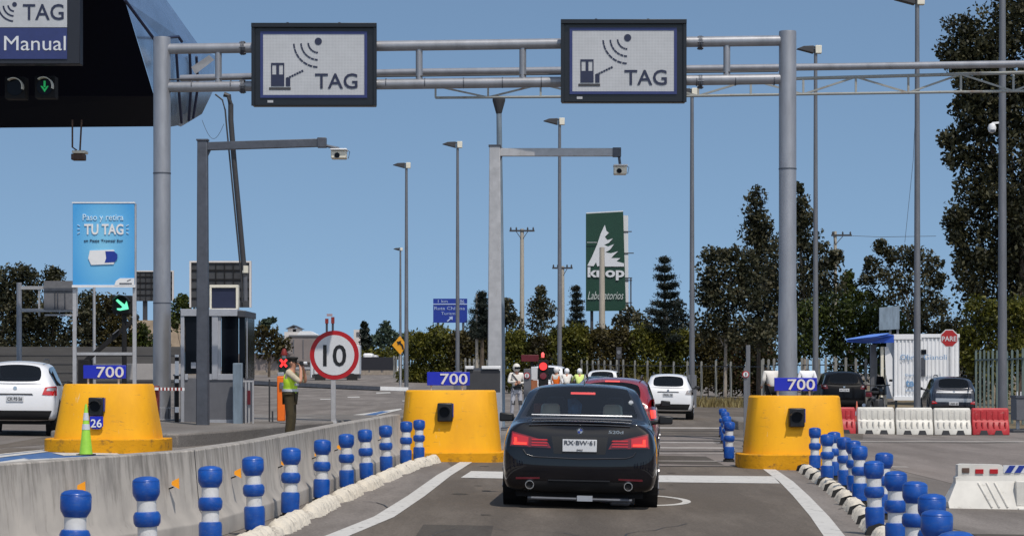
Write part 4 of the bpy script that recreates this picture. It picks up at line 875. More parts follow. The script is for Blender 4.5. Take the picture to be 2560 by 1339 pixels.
# speed sign
s = 100; p = W(836,1072,s); q = thing('speed_sign', 'round white 10 speed limit sign with a thick red rim on a grey post', 'road sign', (p.x,p.y,p.z)); X = lambda a: (a-1280)/s; Z = lambda a: 1.52-(a-932)/s; Y = p.y
fc = MB().disc((X(836),Z(887)),.612,Y-.02,64,.02).build('red_rim', M['sign_red'], q, smooth=True, angle=30)
MB().disc((X(836),Z(887)),.50,Y-.028,64,.007).build('white_face', M['sign_white'], q, smooth=True, angle=30)
textmesh('10', .5, X(837), Z(888), Y-.034, M['black'], fc, bold=.006, width=58/s, height=54/s)
MB().bar((X(833),Y+.03,Z(1072)),(X(833),Y+.03,Z(850)),.12,.08).build('post', M['galv_light'], q, bevel=.01)
MB().add([(X(826),Y-.05,Z(1074)),(X(845),Y-.05,Z(1074)),(X(845),Y+.15,Z(1074)),(X(826),Y+.15,Z(1074)),(X(830),Y-.0,Z(1045)),(X(839),Y-.0,Z(1045)),(X(839),Y+.1,Z(1045)),(X(830),Y+.1,Z(1045))],[(0,3,2,1),(4,5,6,7),(0,1,5,4),(1,2,6,5),(2,3,7,6),(3,0,4,7)]).build('foot', M['galv_light'], q)
# red X signal behind the person
s = 88; Y = FPX/s; X = lambda a: (a-1280)/s; Z = lambda a: 1.52-(a-932)/s
q = thing('lane_signal', 'dark lane signal with a lit red X behind the person in the yellow vest', 'signal', (X(712),Y,Z(1045)))
MB().box(X(696),X(733),Y,Y+.35,Z(1045),Z(894)).build('housing', mat('signal_green',(.006,.020,.014),.6), q, bevel=.02)
f = MB(); 
for a, b_ in (((701,898),(717,916)),((717,898),(701,916))): f.bar((X(a[0]),Y-.03,Z(a[1])),(X(b_[0]),Y-.03,Z(b_[1])),.02,.065)
f.build('cross', M['red_lit'], q)
MB().lathe([(.09,0),(.10,.04),(.06,.15),(.04,.2)],(X(709),Y+.15,Z(888)),14).build('beacon', M['post_red'], q, smooth=True)
MB().lathe([(.05,0),(.05,.08)],(X(709),Y+.15,Z(895)),10).build('beacon_foot', M['sign_white'], q)
# low median with a white painted nose across the side road
s = 36; a = W(640,950,44); b_ = W(948,976,36)
q = thing('boom_barrier', 'long low dark barrier arm with a white end lying across the side road', 'barrier arm', (b_.x,b_.y,b_.z))
A = W(560,952,60); Bp = W(948,970,56); C2 = W(1018,972,55.5)
MB().bar(A, Bp, .16).build('arm', M['galv_dark'], q); MB().bar(Bp, C2, .17).build('tip', M['white'], q)
MB().bar(A-Vector((0,0,.1)), Bp-Vector((0,0,.08)), .05,.06).build('rubber_edge', M['matte_black'], q)
# green cones far left
for i, px in enumerate((166,176,193,203)):
    cone('traffic_cone', ['leftmost','second from left','third from left','rightmost'][i]+' of four lime cones beside the left 700 sign', px, 0, .52, .055, M['cone_green'], s=96, bands=((.55,.9),), group='small lime cones left of the 700 sign').location.z += .0
# ================================================================ CARS
def loft(stations, cap0, glass_f, name):
    """stations: (y, [(x,z)*8]) rear to front, half profiles bottom centre -> roof centre; returns cage mesh as MB with face keys"""
    K = 8; vs = []; keys = []; fs = []
    def full(pr, y, yo): # order: centre-bottom, right side up, top centre, left side down
        r_ = [(x, y+(yo[i] if yo else 0), z) for i,(x,z) in enumerate(pr)]
        l_ = [(-x, y+(yo[i] if yo else 0), z) for i,(x,z) in enumerate(pr)][1:-1][::-1]
        return r_+l_
    rings = [full(pr, y, yo) for y, pr, yo in stations]; n = len(rings[0])
    for r_ in rings: vs += r_
    for i in range(len(rings)-1):
        for j in range(n):
            fs.append((i*n+j, i*n+(j+1)%n, (i+1)*n+(j+1)%n, (i+1)*n+j)); jj = j if j < K-1 else n-1-j; keys.append((i, jj))
    for e, inv in ((0, False), (len(rings)-1, True)):
        o = e*n
        # rows between right point j and left mirror
        L = lambda j: o+(n-j) if 0 < j < K-1 else o+j
        for j in range(K-1):
            a, b, c, d = o+j, o+j+1, L(j+1), L(j)
            f = [a, b, c, d] if not inv else [d, c, b, a]
            f2 = []; [f2.append(q) for q in f if q not in f2]
            fs.append(tuple(f2)); keys.append(('end', e, j))
    return vs, fs, keys
def make_body(stations, glass, paint, parent, vc=.65):
    vs, fs, keys = loft(stations, None, None, '')
    me = bpy.data.meshes.new('body'); me.from_pydata(vs, [], fs)
    me.materials.append(paint); me.materials.append(M['car_glass'])
    for p, k in zip(me.polygons, keys): p.material_index = 1 if k in glass else 0
    bm = bmesh.new(); bm.from_mesh(me); bmesh.ops.recalc_face_normals(bm, faces=bm.faces)
    cl = bm.edges.layers.float.get('crease_edge') or bm.edges.layers.float.new('crease_edge')
    for e in bm.edges:
        ms = {f.material_index for f in e.link_faces}
        if len(ms) > 1: e[cl] = .9
    vl = bm.verts.layers.float.get('crease_vert') or bm.verts.layers.float.new('crease_vert')
    for v in bm.verts:
        g_ = [f for f in v.link_faces if f.material_index == 1]
        if len(g_) == 1 and len(v.link_faces) > 2: v[vl] = vc
    bm.to_mesh(me); bm.free()
    o = bpy.data.objects.new('tmp', me); COL.objects.link(o); m_ = o.modifiers.new('s','SUBSURF'); m_.levels = 3; m_.render_levels = 3
    bpy.context.view_layer.update(); ev = bpy.data.meshes.new_from_object(o.evaluated_get(bpy.context.evaluated_depsgraph_get())); bpy.data.objects.remove(o)
    bm = bmesh.new(); bm.from_mesh(ev); tree = BVHTree.FromBMesh(bm)
    out = []
    for idx, nm in ((0,'body'),(1,'windows')):
        b2 = bm.copy(); bmesh.ops.delete(b2, geom=[f for f in b2.faces if f.material_index != idx], context='FACES')
        for f in b2.faces: f.smooth = True; f.material_index = 0
        m2 = bpy.data.meshes.new(nm); b2.to_mesh(m2); b2.free()
        m2.materials.append(paint if idx == 0 else M['car_glass']); ob = bpy.data.objects.new(nm, m2); COL.objects.link(ob); ob.parent = parent; out.append(ob)
    bm.free(); return out[0], out[1], tree
def patch(tree, corners, nm, m, parent, off=.012, nu=10, nv=6, side='rear', th=.012):
    """conform a quad patch (x,z corners, counter-clockwise) to the rear of the body"""
    A, B, C_, D = [Vector((c[0], 0, c[1])) for c in corners]; vs = []
    for j in range(nv+1):
        for i in range(nu+1):
            u, v = i/nu, j/nv; p = (A*(1-u)+B*u)*(1-v)+(D*(1-u)+C_*u)*v
            if side == 'rear': h = tree.ray_cast(Vector((p.x,-3,p.z)), Vector((0,1,0)))[0]; q = Vector((p.x,(h.y if h is not None else .1)-off,p.z))
            else: q = p
            vs.append(q)
    n0 = len(vs); vs += [v+Vector((0,th,0)) for v in vs]; fs = []; w = nu+1
    for j in range(nv):
        for i in range(nu):
            a = j*w+i; fs.append((a,a+1,a+w+1,a+w)); fs.append((n0+a+w,n0+a+w+1,n0+a+1,n0+a))
    for i in range(nu): fs.append((i,n0+i,n0+i+1,i+1)); a = nv*w+i; fs.append((a,a+1,n0+a+1,n0+a))
    for j in range(nv): a = j*w; fs.append((a,a+w,n0+a+w,n0+a)); a = j*w+nu; fs.append((a,n0+a,n0+a+w,a+w))
    return MB().add(vs, fs).build(nm, m, parent, smooth=True, world=False, angle=50)
def wheel(parent, x, y, r, w, sgn):
    t = MB(); prof = [(r*.60,-w/2),(r*.93,-w/2),(r,-w/2+.03),(r,w/2-.03),(r*.93,w/2),(r*.60,w/2)]; n = 28; vs = []; fs = []
    for rr, xx in prof:
        for k in range(n): a = 2*math.pi*k/n; vs.append((x+xx, y+rr*math.cos(a), r+rr*math.sin(a)))
    L = len(prof)
    for i in range(L): 
        for k in range(n): fs.append((i*n+k, i*n+(k+1)%n, ((i+1)%L)*n+(k+1)%n, ((i+1)%L)*n+k))
    wh = MB().add(vs, fs).build('wheel', M['rubber'], parent, smooth=True, world=False)
    rm = MB(); rm.tube([(x+sgn*(w/2-.05),y,r),(x+sgn*(w/2-.03),y,r)], r*.60, 24)
    for k in range(5):
        a = k*2*math.pi/5; rm.bar((x+sgn*(w/2-.02),y,r),(x+sgn*(w/2-.01),y+math.cos(a)*r*.58,r+math.sin(a)*r*.58),.05,.03)
    rm.build('rim', M['rim'], wh, world=False)
def ybox(mb, *a): return mb.box(*a)
def car(name, label, cat, loc, yaw, roll, spec, parts):
    r = thing(name, label, cat, loc, (0, R(roll), R(yaw)))
    w, h = spec['w']/2, spec['h']; kind = spec['kind']; L = spec['L']; zb = spec.get('zb', .22); belt = spec['belt']; rw = spec['rw']/2; wb = spec.get('wbelt', w*.93)
    def prof(sw, zbelt, xre, zre, xr, zr, crown, zs=.42, zbm=None):
        z0 = zb if zbm is None else zbm
        return [(0,z0),(sw*.88,z0),(sw*.975,z0+.06),(sw,(zs+zbelt)/2+.04),(sw*(wb/w),zbelt),(xre,zre),(xr,zr),(0,zr+crown)]
    if kind == 'sedan':
        dk = spec['deck']
        yo = [.10,.10,.0,.015,.06,.10,.09,.075]
        S_ = [(0.0, prof(w*.88, dk-.10, w*.72, dk-.02, w*.56, dk-.0, .012, zbm=zb+.04), yo),
              (.07, prof(w*.955, dk-.09, w*.77, dk-.005, w*.60, dk+.012, .012, zbm=zb+.01), [.06,.06,.0,.0,.0,.0,.0,.0]),
              (.30, prof(w*.985, dk-.08, w*.80, dk-.0, w*.62, dk+.02, .014), None),
              (.62, prof(w*1.0, dk-.06, w*.83, dk+.00, w*.74, dk+.01, .012), None),
              (.74, prof(w*1.0, dk-.05, w*.83, dk+.03, w*.735, dk+.045, .015), None),
              (1.36, prof(w, belt, rw*1.14, h-.12, rw*.92, h-.050, .03), None),
              (1.58, prof(w, belt, rw*1.11, h-.095, rw*.92, h-.022, .03), None),
              (2.20, prof(w, belt, rw*1.11, h-.085, rw*.92, h-.008, .025), None),
              (2.75, prof(w, belt, rw*1.08, h-.10, rw*.92, h-.035, .025), None),
              (3.55, prof(w, belt-.01, w*.78, belt+.06, w*.66, belt+.09, .03), None),
              (4.30, prof(w*.97, belt-.10, w*.75, belt-.03, w*.55, belt-.0, .03), None),
              (L-.15, prof(w*.90, belt-.22, w*.70, belt-.17, w*.5, belt-.15, .02), None),
              (L, prof(w*.78, belt-.32, w*.60, belt-.28, w*.4, belt-.27, .02), None)]
        glass = {(4,6),(4,5)}|{(8,6)}|{(8,5)}|{(5,4),(6,4),(7,4)}|{(i,4) for i in ()}
        glass = {(4,6),(8,6),(5,4),(6,4),(7,4)}
        yaxle = (1.0, L-.95)
    else:
        rk = spec.get('rake', .30); gl0 = spec.get('gl0', belt+.02); yo = [.10,.08,.0,.0,.045,.10,.10,.10]
        S_ = [(0.0, prof(w*.84, belt-.02, rw*1.05, belt+.03, rw*.8, belt+.05, .0, zbm=zb+.08), [.08,.06,.0,.0,.05,.12,.10,.09]),
              (.09, prof(w*.94, belt, rw*1.13, belt+.07, rw*.92, belt+.09, .0, zbm=zb+.03), [.02,.02,0,0,.02,.03,.02,.01]),
              (rk+.02, prof(w*.99, belt+.01, rw*1.08, h-.24, rw*.86, h-.11, .045), None),
              (rk+.20, prof(w, belt+.01, rw*1.06, h-.15, rw*.86, h-.05, .045), None),
              (rk+.9, prof(w, belt, rw*1.07, h-.12, rw*.88, h-.025, .04), None),
              (L*.52, prof(w, belt, rw*1.07, h-.10, rw*.93, h-.03, .02), None),
              (L*.70, prof(w, belt-.02, w*.80, belt+.05, w*.68, belt+.08, .03), None),
              (L*.86, prof(w*.97, belt-.10, w*.76, belt-.04, w*.6, belt-.02, .03), None),
              (L-.12, prof(w*.90, belt-.20, w*.70, belt-.16, w*.5, belt-.14, .02), None),
              (L, prof(w*.80, belt-.36, w*.60, belt-.32, w*.4, belt-.31, .02), None)]
        glass = {(1,6),(1,5),(5,6),(3,4),(4,4),(2,4)}
        glass = {(1,6),(5,6),(2,4),(3,4),(4,4)}
        yaxle = (.86, L-.9)
    body, win, tree = make_body(S_, glass, spec['paint'], r, .65 if kind == 'sedan' else .25)
    rr = spec.get('wr', .33)
    for y in yaxle:
        for sg in (-1, 1):
            wheel(r, sg*(w-.125), y, rr, .235, sg)
    for y in yaxle:
        for sg in (-1, 1): MB().tube([(sg*(w-.28),y,rr+.02),(sg*(w-.012),y,rr+.02)], rr+.055, 24).build('wheel_arch', M['matte_black'], r, world=False)
    inn = MB(); y0, y1 = yaxle[0]+.1, L*.62
    inn.box(-w*.80,w*.80,y0+.3,y1,.35,belt-.15); inn.build('cabin_floor', M['seat_dark'], r, world=False)
    un = MB(); un.box(-w*.80,w*.80,.25,L-.3,zb-.05,zb+.12); un.build('underbody', M['matte_black'], r, world=False)
    for sg in (-1, 1):
        mz = belt+.06; my = L*.66 if kind == 'sedan' else L*.60; x0 = sg*(w*.93); x1 = sg*(w+.20*1.0)
        m_ = MB(); xs = sorted((sg*(w+.01), sg*(w+.195)))
        m_.add([(xs[0],my,mz-.06),(xs[1],my,mz-.055),(xs[1],my,mz+.055),(xs[0],my,mz+.065),(xs[0],my+.16,mz-.04),(xs[1]-.03*(sg>0)+.0,my+.13,mz-.03),(xs[1]-.03*(sg>0),my+.13,mz+.04),(xs[0],my+.16,mz+.05)],[(0,3,2,1),(4,5,6,7),(0,1,5,4),(1,2,6,5),(2,3,7,6),(3,0,4,7)])
        m_.bar((x0*.96,my+.08,mz-.04),(sg*(w+.04),my+.08,mz-.02),.05,.06)
        m_.build('mirror', spec.get('mirror', M['black']), r, world=False, bevel=.02)
    parts(r, body, tree, w, h, belt, L); return r
def plate(r, x, z, w, h, tree, text='', body=None, shade=True):
    hit = tree.ray_cast(Vector((x,-3,z)), Vector((0,1,0)))[0]; y = (hit.y if hit is not None else 0)-.02
    p = MB().box(x-w/2,x+w/2,y-.008,y+.02,z-h/2,z+h/2).build('number_plate', M['sign_white'], r, bevel=.004, world=False)
    return p, y
def lab_at(txt, x, z, y, w_, h_, m, parent, nm='lettering'):
    t = textmesh(txt, .1, 0, 0, 0, m, None, nm, th=.006, bold=.001, width=w_, height=h_)
    t.parent = parent; t.data.transform(Matrix.Translation((x, y, z))); return t
# ---- black saloon, nearest
def bmw_parts(r, body, tree, w, h, belt, L):
    for sg in (-1, 1):
        tl = patch(tree, [(sg*.815,.735),(sg*.335,.720),(sg*.38,.80),(sg*.795,.910)][::sg], 'tail_light', M['tail_dark'], r, .014)
        patch(tree, [(sg*.80,.752),(sg*.60,.745),(sg*.60,.845),(sg*.785,.888)][::sg], 'outer_lamp', M['tail_red'], tl, .028, 8, 6)
        for z in (.745,.775,.81): patch(tree, [(sg*.56,z),(sg*.37,z),(sg*.385,z+.014),(sg*.565,z+.016)][::sg], 'light_strip', M['tail_red'], tl, .028, 6, 2)
        patch(tree, [(sg*.77,.755),(sg*.62,.755),(sg*.62,.780),(sg*.77,.785)][::sg], 'lit_strip', M['tail_lit'], tl, .042, 6, 2)
        patch(tree, [(sg*.765,.785),(sg*.735,.785),(sg*.735,.835),(sg*.765,.84)][::sg], 'lit_strip', M['tail_lit'], tl, .042, 2, 3)
        patch(tree, [(sg*.74,.345),(sg*.46,.355),(sg*.46,.375),(sg*.74,.37)][::sg], 'reflector', M['dark_red'], r, .008, 8, 2)
        hit = tree.ray_cast(Vector((sg*.575,-3,.30)), Vector((0,1,0)))[0]; y = hit.y if hit is not None else .05
        MB().disc((sg*.575,.285),.052,y-.05,28,.14,r_in=.042).build('exhaust_tip', M['chrome'], r, smooth=True, world=False)
        MB().disc((sg*.575,.285),.042,y-.02,28,.03).build('exhaust_hole', M['matte_black'], r, world=False)
    p, y = plate(r, 0, .755, .40, .145, tree)
    lab_at('RX·BW·61', 0, .790, y-.012, .36, .05, M['galv_dark'], p); lab_at('CHILE', 0, .705, y-.012, .07, .018, M['trim_dark'], p)
    patch(tree, [(-.30,.655),(.30,.655),(.33,.86),(-.33,.86)], 'plate_recess', M['black'], r, .003, 12, 6)
    hit = tree.ray_cast(Vector((0,-3,.93)), Vector((0,1,0)))[0]; ly = hit.y-.015
    em = MB().disc((0,.925),.041,ly,32,.02).build('emblem', M['chrome'], r, world=False)
    e = MB()
    for a0, a1 in ((0,90),(180,270)): e.add([(0,ly-.004,.925)]+[(.028*math.cos(R(a0+(a1-a0)*i/6)),ly-.004,.925+.028*math.sin(R(a0+(a1-a0)*i/6))) for i in range(7)], [tuple(range(8))])
    e.build('emblem_blue', M['hwy_blue'], em, world=False)
    MB().disc((0,.925),.040,ly-.002,32,.004,r_in=.030).build('emblem_ring', M['black'], em, world=False)
    hit = tree.ray_cast(Vector((.42,-3,.925)), Vector((0,1,0)))[0]; lab_at('520d', .42, .92, hit.y-.012, .17, .038, M['chrome'], r, 'model_badge')
    # boot lip and bumper crease, as glossier thin tubes shaped to catch a bright sun line
    patch(tree, [(-.66,.20),(.66,.20),(.60,.33),(-.60,.33)], 'diffuser', M['matte_black'], r, .010, 18, 6, th=.03)
    MB().box(-.36,.36,-.0,.03,.335,.35).build('diffuser_trim', M['black'], r, world=False)
    u = MB(); u.tube([(-.60,.10,.125),(.62,.10,.115)],.020,8); u.build('tow_bar', M['galv_dark'], r, smooth=True, world=False)
    u = MB(); u.box(.36,.60,.14,.45,.05,.14); u.build('muffler', M['galv_dark'], r, bevel=.03, world=False)
    u = MB(); u.box(-.02,.16,.05,.08,.10,.165); u.build('tow_plate', M['silver'], r, world=False)
    def along(pts_, nm, rad, mm, off):
        out_ = []
        for (x0,z0),(x1,z1) in zip(pts_, pts_[1:]):
            for t in np.linspace(0,1,7)[:-1]:
                hh = tree.ray_cast(Vector((x0+(x1-x0)*t,-3,z0+(z1-z0)*t)), Vector((0,1,0)))[0]
                if hh is not None: out_.append(hh+Vector((0,-off,0)))
        MB().tube(out_, rad, 10).build(nm, mm, r, smooth=True, world=False, angle=80)
    gl_ = mat('paint_edge', (.010,.010,.013), .22, var=0, coat=1)
    along([(-.60,.985),(-.3,.998),(0,1.0),(.3,.998),(.64,.985)], 'boot_edge', .011, gl_, .012)
    along([(-.66,.70),(-.62,.64),(-.54,.615),(0,.598),(.54,.615),(.62,.64),(.66,.70)], 'bumper_edge', .010, gl_, .008)
    # rear window surround, brake light, shelf and seats
    def on(x, z):
        hit = tree.ray_cast(Vector((x,-3,z)), Vector((0,1,0)))[0]; return hit
    a = [on(x, 1.095) for x in np.linspace(-.60,.60,13)]
    MB().tube([q+Vector((0,-.005,-.0)) for q in a if q is not None], .010, 6).build('window_trim', M['silver'], r, world=False)
    MB().box(-.58,.58,1.2,1.7,.93,1.02).build('parcel_shelf', M['seat_dark'], r, world=False)
    hb = on(0, 1.37)
    q = MB(); q.box(-.15,.15,hb.y+.03,hb.y+.06,1.345,1.372); q.build('brake_light', M['brake_lit'], r, world=False, bevel=.004)
    for x in (-.41,.36):
        t = MB(); t.prism([(x-.13,1.03),(x+.13,1.03),(x+.115,1.19),(x+.09,1.225),(x-.09,1.225),(x-.115,1.19)],1.70,1.80); t.build('headrest', M['seat_beige'], r, bevel=.03, world=False)
    MB().box(-.66,.66,1.72,1.9,.5,1.10).build('rear_seat', M['seat_dark'], r, world=False)
    for x in (-.38,.38):
        MB().box(x-.25,x+.25,2.7,2.85,.5,1.12).build('front_seat', M['seat_dark'], r, bevel=.05, world=False); MB().box(x-.11,x+.11,2.7,2.8,1.14,1.30).build('front_headrest', M['seat_dark'], r, bevel=.04, world=False)
    MB().box(-.62,-.50,1.75,1.8,1.02,1.22).build('seat_belt', M['seat_orange'], r, bevel=.02, world=False)
    t = MB(); t.prism([(-.19,1.03),(-.04,1.03),(-.02,1.22),(-.10,1.30),(-.20,1.29)],1.72,1.78); t.build('hanging_bag', M['toy_blue'], r, bevel=.02, world=False)
    MB().disc((.585,1.26),.028,on(.56,1.26).y-.01,16,.006).build('sticker', M['sign_white'], r, world=False)
    MB().add([(-.012,1.80,1.475),(.012,1.80,1.475),(.0,1.68,1.472),(-.004,1.80,1.55),(.004,1.80,1.55),(0,1.75,1.545)],[(0,1,4,3),(1,2,5,4),(2,0,3,5),(3,4,5)]).build('aerial_fin', M['paint_black'], r, world=False)
    MB().tube([(0,1.75,1.46),(.01,1.85,1.58)],.006,6).build('aerial', M['galv_light'], r, world=False)
pb_ = Vector(((1446-1280)/220, FPX/220, 0)); pb_.z = gz(pb_.x)
car('parked_car', 'black saloon car with lit red tail lights, nearest in the middle lane', 'car', pb_, -3.0, 1.1,
    dict(kind='sedan', w=1.868, h=1.475, L=4.94, belt=.95, deck=1.02, rw=1.18, paint=M['paint_black'], wr=.335, zb=.185, mirror=M['black']), bmw_parts).scale = (.975,.975,.965)
# ---- hatchbacks and sport utility cars
def suv_parts(tl='side', wiper=True, plate_z=.80, lit=False, lightz=(.90,1.08), lightx=(.55,.86), glassz=None, bumper=M['matte_black'], bz=.45, text='', plw=.36, extras=None, bar=None, tlm=None, vertical=False):
    def f(r, body, tree, w, h, belt, L):
        k = w/.9
        for sg in (-1, 1):
            a, b = lightx[0]*k, lightx[1]*k; z0, z1 = lightz
            q = [(sg*b,z0),(sg*a,z0+.02),(sg*(a+.06),z1-.03),(sg*b*.99,z1)] if not vertical else [(sg*b,z0),(sg*(b-.13),z0),(sg*(b-.17),z1),(sg*(b-.05),z1)]
            t = patch(tree, q[::sg], 'tail_light', tlm or M['tail_red'], r, .014, 8, 6)
            if vertical: patch(tree, [(sg*(b-.01),z0+.08),(sg*(b-.10),z0+.08),(sg*(b-.12),z0+.22),(sg*(b-.03),z0+.22)][::sg], 'lit_lamp', M['tail_lit'], t, .03, 5, 4)
            elif not lit: patch(tree, [(sg*(b-.02),(z0+z1)/2),(sg*(a+.09),(z0+z1)/2),(sg*(a+.10),z1-.05),(sg*(b-.03),z1-.03)][::sg], 'clear_lens', M['silver'], t, .026, 5, 3)
        patch(tree, [(-w*.78,bz-.20),(w*.78,bz-.20),(w*.86,bz),(-w*.86,bz)], 'rear_bumper', bumper, r, .03, 18, 5, th=.03)
        p, y = plate(r, 0, plate_z, plw, .12, tree)
        if text: lab_at(text, 0, plate_z, y-.012, plw*.86, .07, M['trim_dark'], p)
        hit = tree.ray_cast(Vector((0,-3,belt-.05)), Vector((0,1,0)))[0]; MB().disc((0,belt-.04),.04,hit.y-.02,20,.02).build('emblem', M['chrome'], r, world=False)
        if bar is not None: patch(tree, [(-w*.42,plate_z+.085),(w*.42,plate_z+.085),(w*.40,plate_z+.115),(-w*.40,plate_z+.115)], 'trim_bar', bar, r, .015, 12, 2)
        for sg in (-1,1):
            m_ = MB(); m_.tube([(sg*w*.60,.75,h-.02),(sg*w*.61,.95,h+.035),(sg*w*.61,L*.44,h+.035),(sg*w*.60,L*.5,h-.02)],.016,6); m_.build('roof_rail', M['trim_dark'], r, world=False, smooth=True)
        MB().box(-w*.6,w*.6,1.2,1.3,.6,belt+.18).build('rear_seat', M['seat_dark'], r, world=False, bevel=.03)
        if extras: extras(r, tree, w, h, belt, L)
    return f
def place(px, s): p = base(px, s); return p
# red car ahead of the black one
def redx(r, tree, w, h, belt, L):
    hit = tree.ray_cast(Vector((0,-3,h-.07)), Vector((0,1,0)))[0]; MB().box(-.13,.13,hit.y-.03,hit.y,h-.09,h-.065).build('brake_light', M['brake_lit'], r, world=False)
car('hatchback', 'dark red hatchback with a lit tail light, half hidden by the black car', 'car', place(1526,140), -4, 1,
    dict(kind='suv', w=1.70, h=1.50, L=4.0, belt=.95, rw=1.18, paint=M['paint_red'], rake=.42, wr=.31), suv_parts(vertical=True, lightz=(.70,1.12), lightx=(.5,.86), plate_z=.5, extras=redx, tlm=M['tail_dark']))
# white suv ahead
def qx(r, tree, w, h, belt, L):
    MB().box(-.10,.10,1.1,1.15,belt,belt+.3).build('centre_seat', M['seat_dark'], r, world=False)
car('suv', 'white sport utility car driving away ahead of the red car', 'car', place(1669,71.5), -4.6, 1,
    dict(kind='suv', w=1.80, h=1.62, L=4.35, belt=1.07, rw=1.22, paint=M['paint_white'], rake=.50, wr=.35, zb=.27), suv_parts(plate_z=.88, lightz=(.88,1.07), lightx=(.60,.88), bz=.56, text='FKRL·28', bar=M['trim_dark'], extras=qx, tlm=mat('lamp_clear',(.30,.28,.28),.2,var=.1)))
# white suv at the left edge
car('suv', 'white sport utility car cut off by the left edge of the picture', 'car', place(36,117), 6.5, .6,
    dict(kind='suv', w=1.80, h=1.62, L=4.35, belt=1.07, rw=1.22, paint=M['paint_white'], rake=.52, wr=.36, zb=.30), suv_parts(plate_z=.80, lightz=(.87,1.08), lightx=(.57,.88), bz=.55, text='CK·FS·56', bar=M['trim_dark']))
# parked cars on the right
s = 66
car('suv', 'black sport utility car parked behind the right yellow block', 'car', place(2110,62)+Vector((0,0,.12)), -2, .8,
    dict(kind='suv', w=1.86, h=1.72, L=4.5, belt=1.12, rw=1.34, paint=M['paint_suv_black'], rake=.34, wr=.37, zb=.30), suv_parts(plate_z=.95, lightz=(.98,1.18), lightx=(.62,.89), bz=.55, text='HVTK·91', plw=.4, tlm=M['dark_red']))
car('suv', 'dark blue grey sport utility car parked in front of the white container office', 'car', place(2384,66), -4.5, .8,
    dict(kind='suv', w=1.84, h=1.64, L=4.45, belt=1.08, rw=1.30, paint=M['paint_dark'], rake=.36, wr=.35, zb=.28), suv_parts(plate_z=.60, lightz=(.58,.70), lightx=(.60,.80), bz=.5, text='LRBS·40', bar=M['silver'], tlm=M['tail_red'], extras=lambda r,tree,w,h,belt,L: (patch(tree, [(-w*.72,belt-.08),(w*.72,belt-.08),(w*.70,belt-.02),(-w*.70,belt-.02)], 'light_bar', M['silver'], r, .02, 14, 2), patch(tree, [(-w*.74,.66),(w*.74,.66),(w*.74,.80),(-w*.74,.80)], 'tailgate_trim', M['silver'], r, .012, 14, 3))))
# pickups and cars in the distance
car('pickup', 'white pickup far ahead in front of the fence', 'pickup', place(1505,48), -6, 0,
    dict(kind='suv', w=1.85, h=1.80, L=4.8, belt=1.15, rw=1.36, paint=M['paint_white'], rake=.16, wr=.37, zb=.35), suv_parts(plate_z=.9, lightz=(.8,1.1), lightx=(.75,.9), bz=.5))
car('van', 'small white van behind the red traffic light', 'van', place(1366,52), -6, 0,
    dict(kind='suv', w=1.80, h=1.95, L=4.4, belt=1.15, rw=1.40, paint=M['paint_white'], rake=.20, wr=.34, zb=.3), suv_parts(plate_z=.9, lightz=(.8,1.1), lightx=(.75,.9), bz=.45))
car('hatchback', 'dark green car between the motorcyclists and the white pickup', 'car', place(1490,56), -6, 0,
    dict(kind='suv', w=1.75, h=1.48, L=4.1, belt=.95, rw=1.2, paint=mat('paint_green',(.012,.030,.028),.25,coat=.8,var=0), rake=.35, wr=.32), suv_parts(plate_z=.7, lightz=(.8,1.0), lightx=(.6,.85), bz=.45))
# cars on the far highway, side on
def far_car(px, py, s, label, paint, yaw=88, w=1.75, L=4.3, h=1.45):
    p = W(px, py, s); return car('hatchback', label, 'car', p, yaw, 0, dict(kind='suv', w=w, h=h, L=L, belt=.93, rw=1.25, paint=paint, rake=.3, wr=.32), suv_parts(plate_z=.7, lightz=(.8,1.0), lightx=(.6,.85), bz=.45))
far_car(720, 926, 15, 'small white car on the far highway left of the 10 sign', M['paint_white'])
far_car(1000, 934, 14, 'small pale car on the far highway below the yellow curve sign', M['paint_white'])
# ================================================================ PEOPLE AND MOTORCYCLES
def skin(name, pts, edges, m, parent, sub=2, root=0):
    """pts: name->(x,y,z,r) ; edges: pairs"""
    ks = list(pts); me = bpy.data.meshes.new(name); me.from_pydata([pts[k][:3] for k in ks], [(ks.index(a), ks.index(b)) for a, b in edges], [])
    o = bpy.data.objects.new(name, me); COL.objects.link(o); md = o.modifiers.new('skin','SKIN'); md.use_smooth_shade = True
    sv = me.skin_vertices[0].data
    for i, k in enumerate(ks):
        r = pts[k][3]; sv[i].radius = (r, r) if not isinstance(r, tuple) else r; sv[i].use_root = (i == root)
    if sub: sm = o.modifiers.new('sub','SUBSURF'); sm.levels = sub; sm.render_levels = sub
    bpy.context.view_layer.update()
    m2 = bpy.data.meshes.new_from_object(o.evaluated_get(bpy.context.evaluated_depsgraph_get())); bpy.data.objects.remove(o)
    m2.materials.clear(); m2.materials.append(m); m2.name = name
    m2.polygons.foreach_set('use_smooth', [True]*len(m2.polygons))
    q = bpy.data.objects.new(name, m2); COL.objects.link(q); q.parent = parent; return q
def ellipsoid(c, r, m, name, parent, n=16):
    prof = [(math.sin(math.pi*i/10)*1.0, -math.cos(math.pi*i/10)) for i in range(11)]; mb = MB(); vs = []; fs = []
    for a, z in prof:
        for k in range(n): t = 2*math.pi*k/n; vs.append((c[0]+r[0]*max(a,.02)*math.cos(t), c[1]+r[1]*max(a,.02)*math.sin(t), c[2]+r[2]*z))
    for i in range(10):
        for k in range(n): fs.append((i*n+k, i*n+(k+1)%n, (i+1)*n+(k+1)%n, (i+1)*n+k))
    return mb.add(vs, fs).build(name, m, parent, smooth=True, world=False, angle=180)
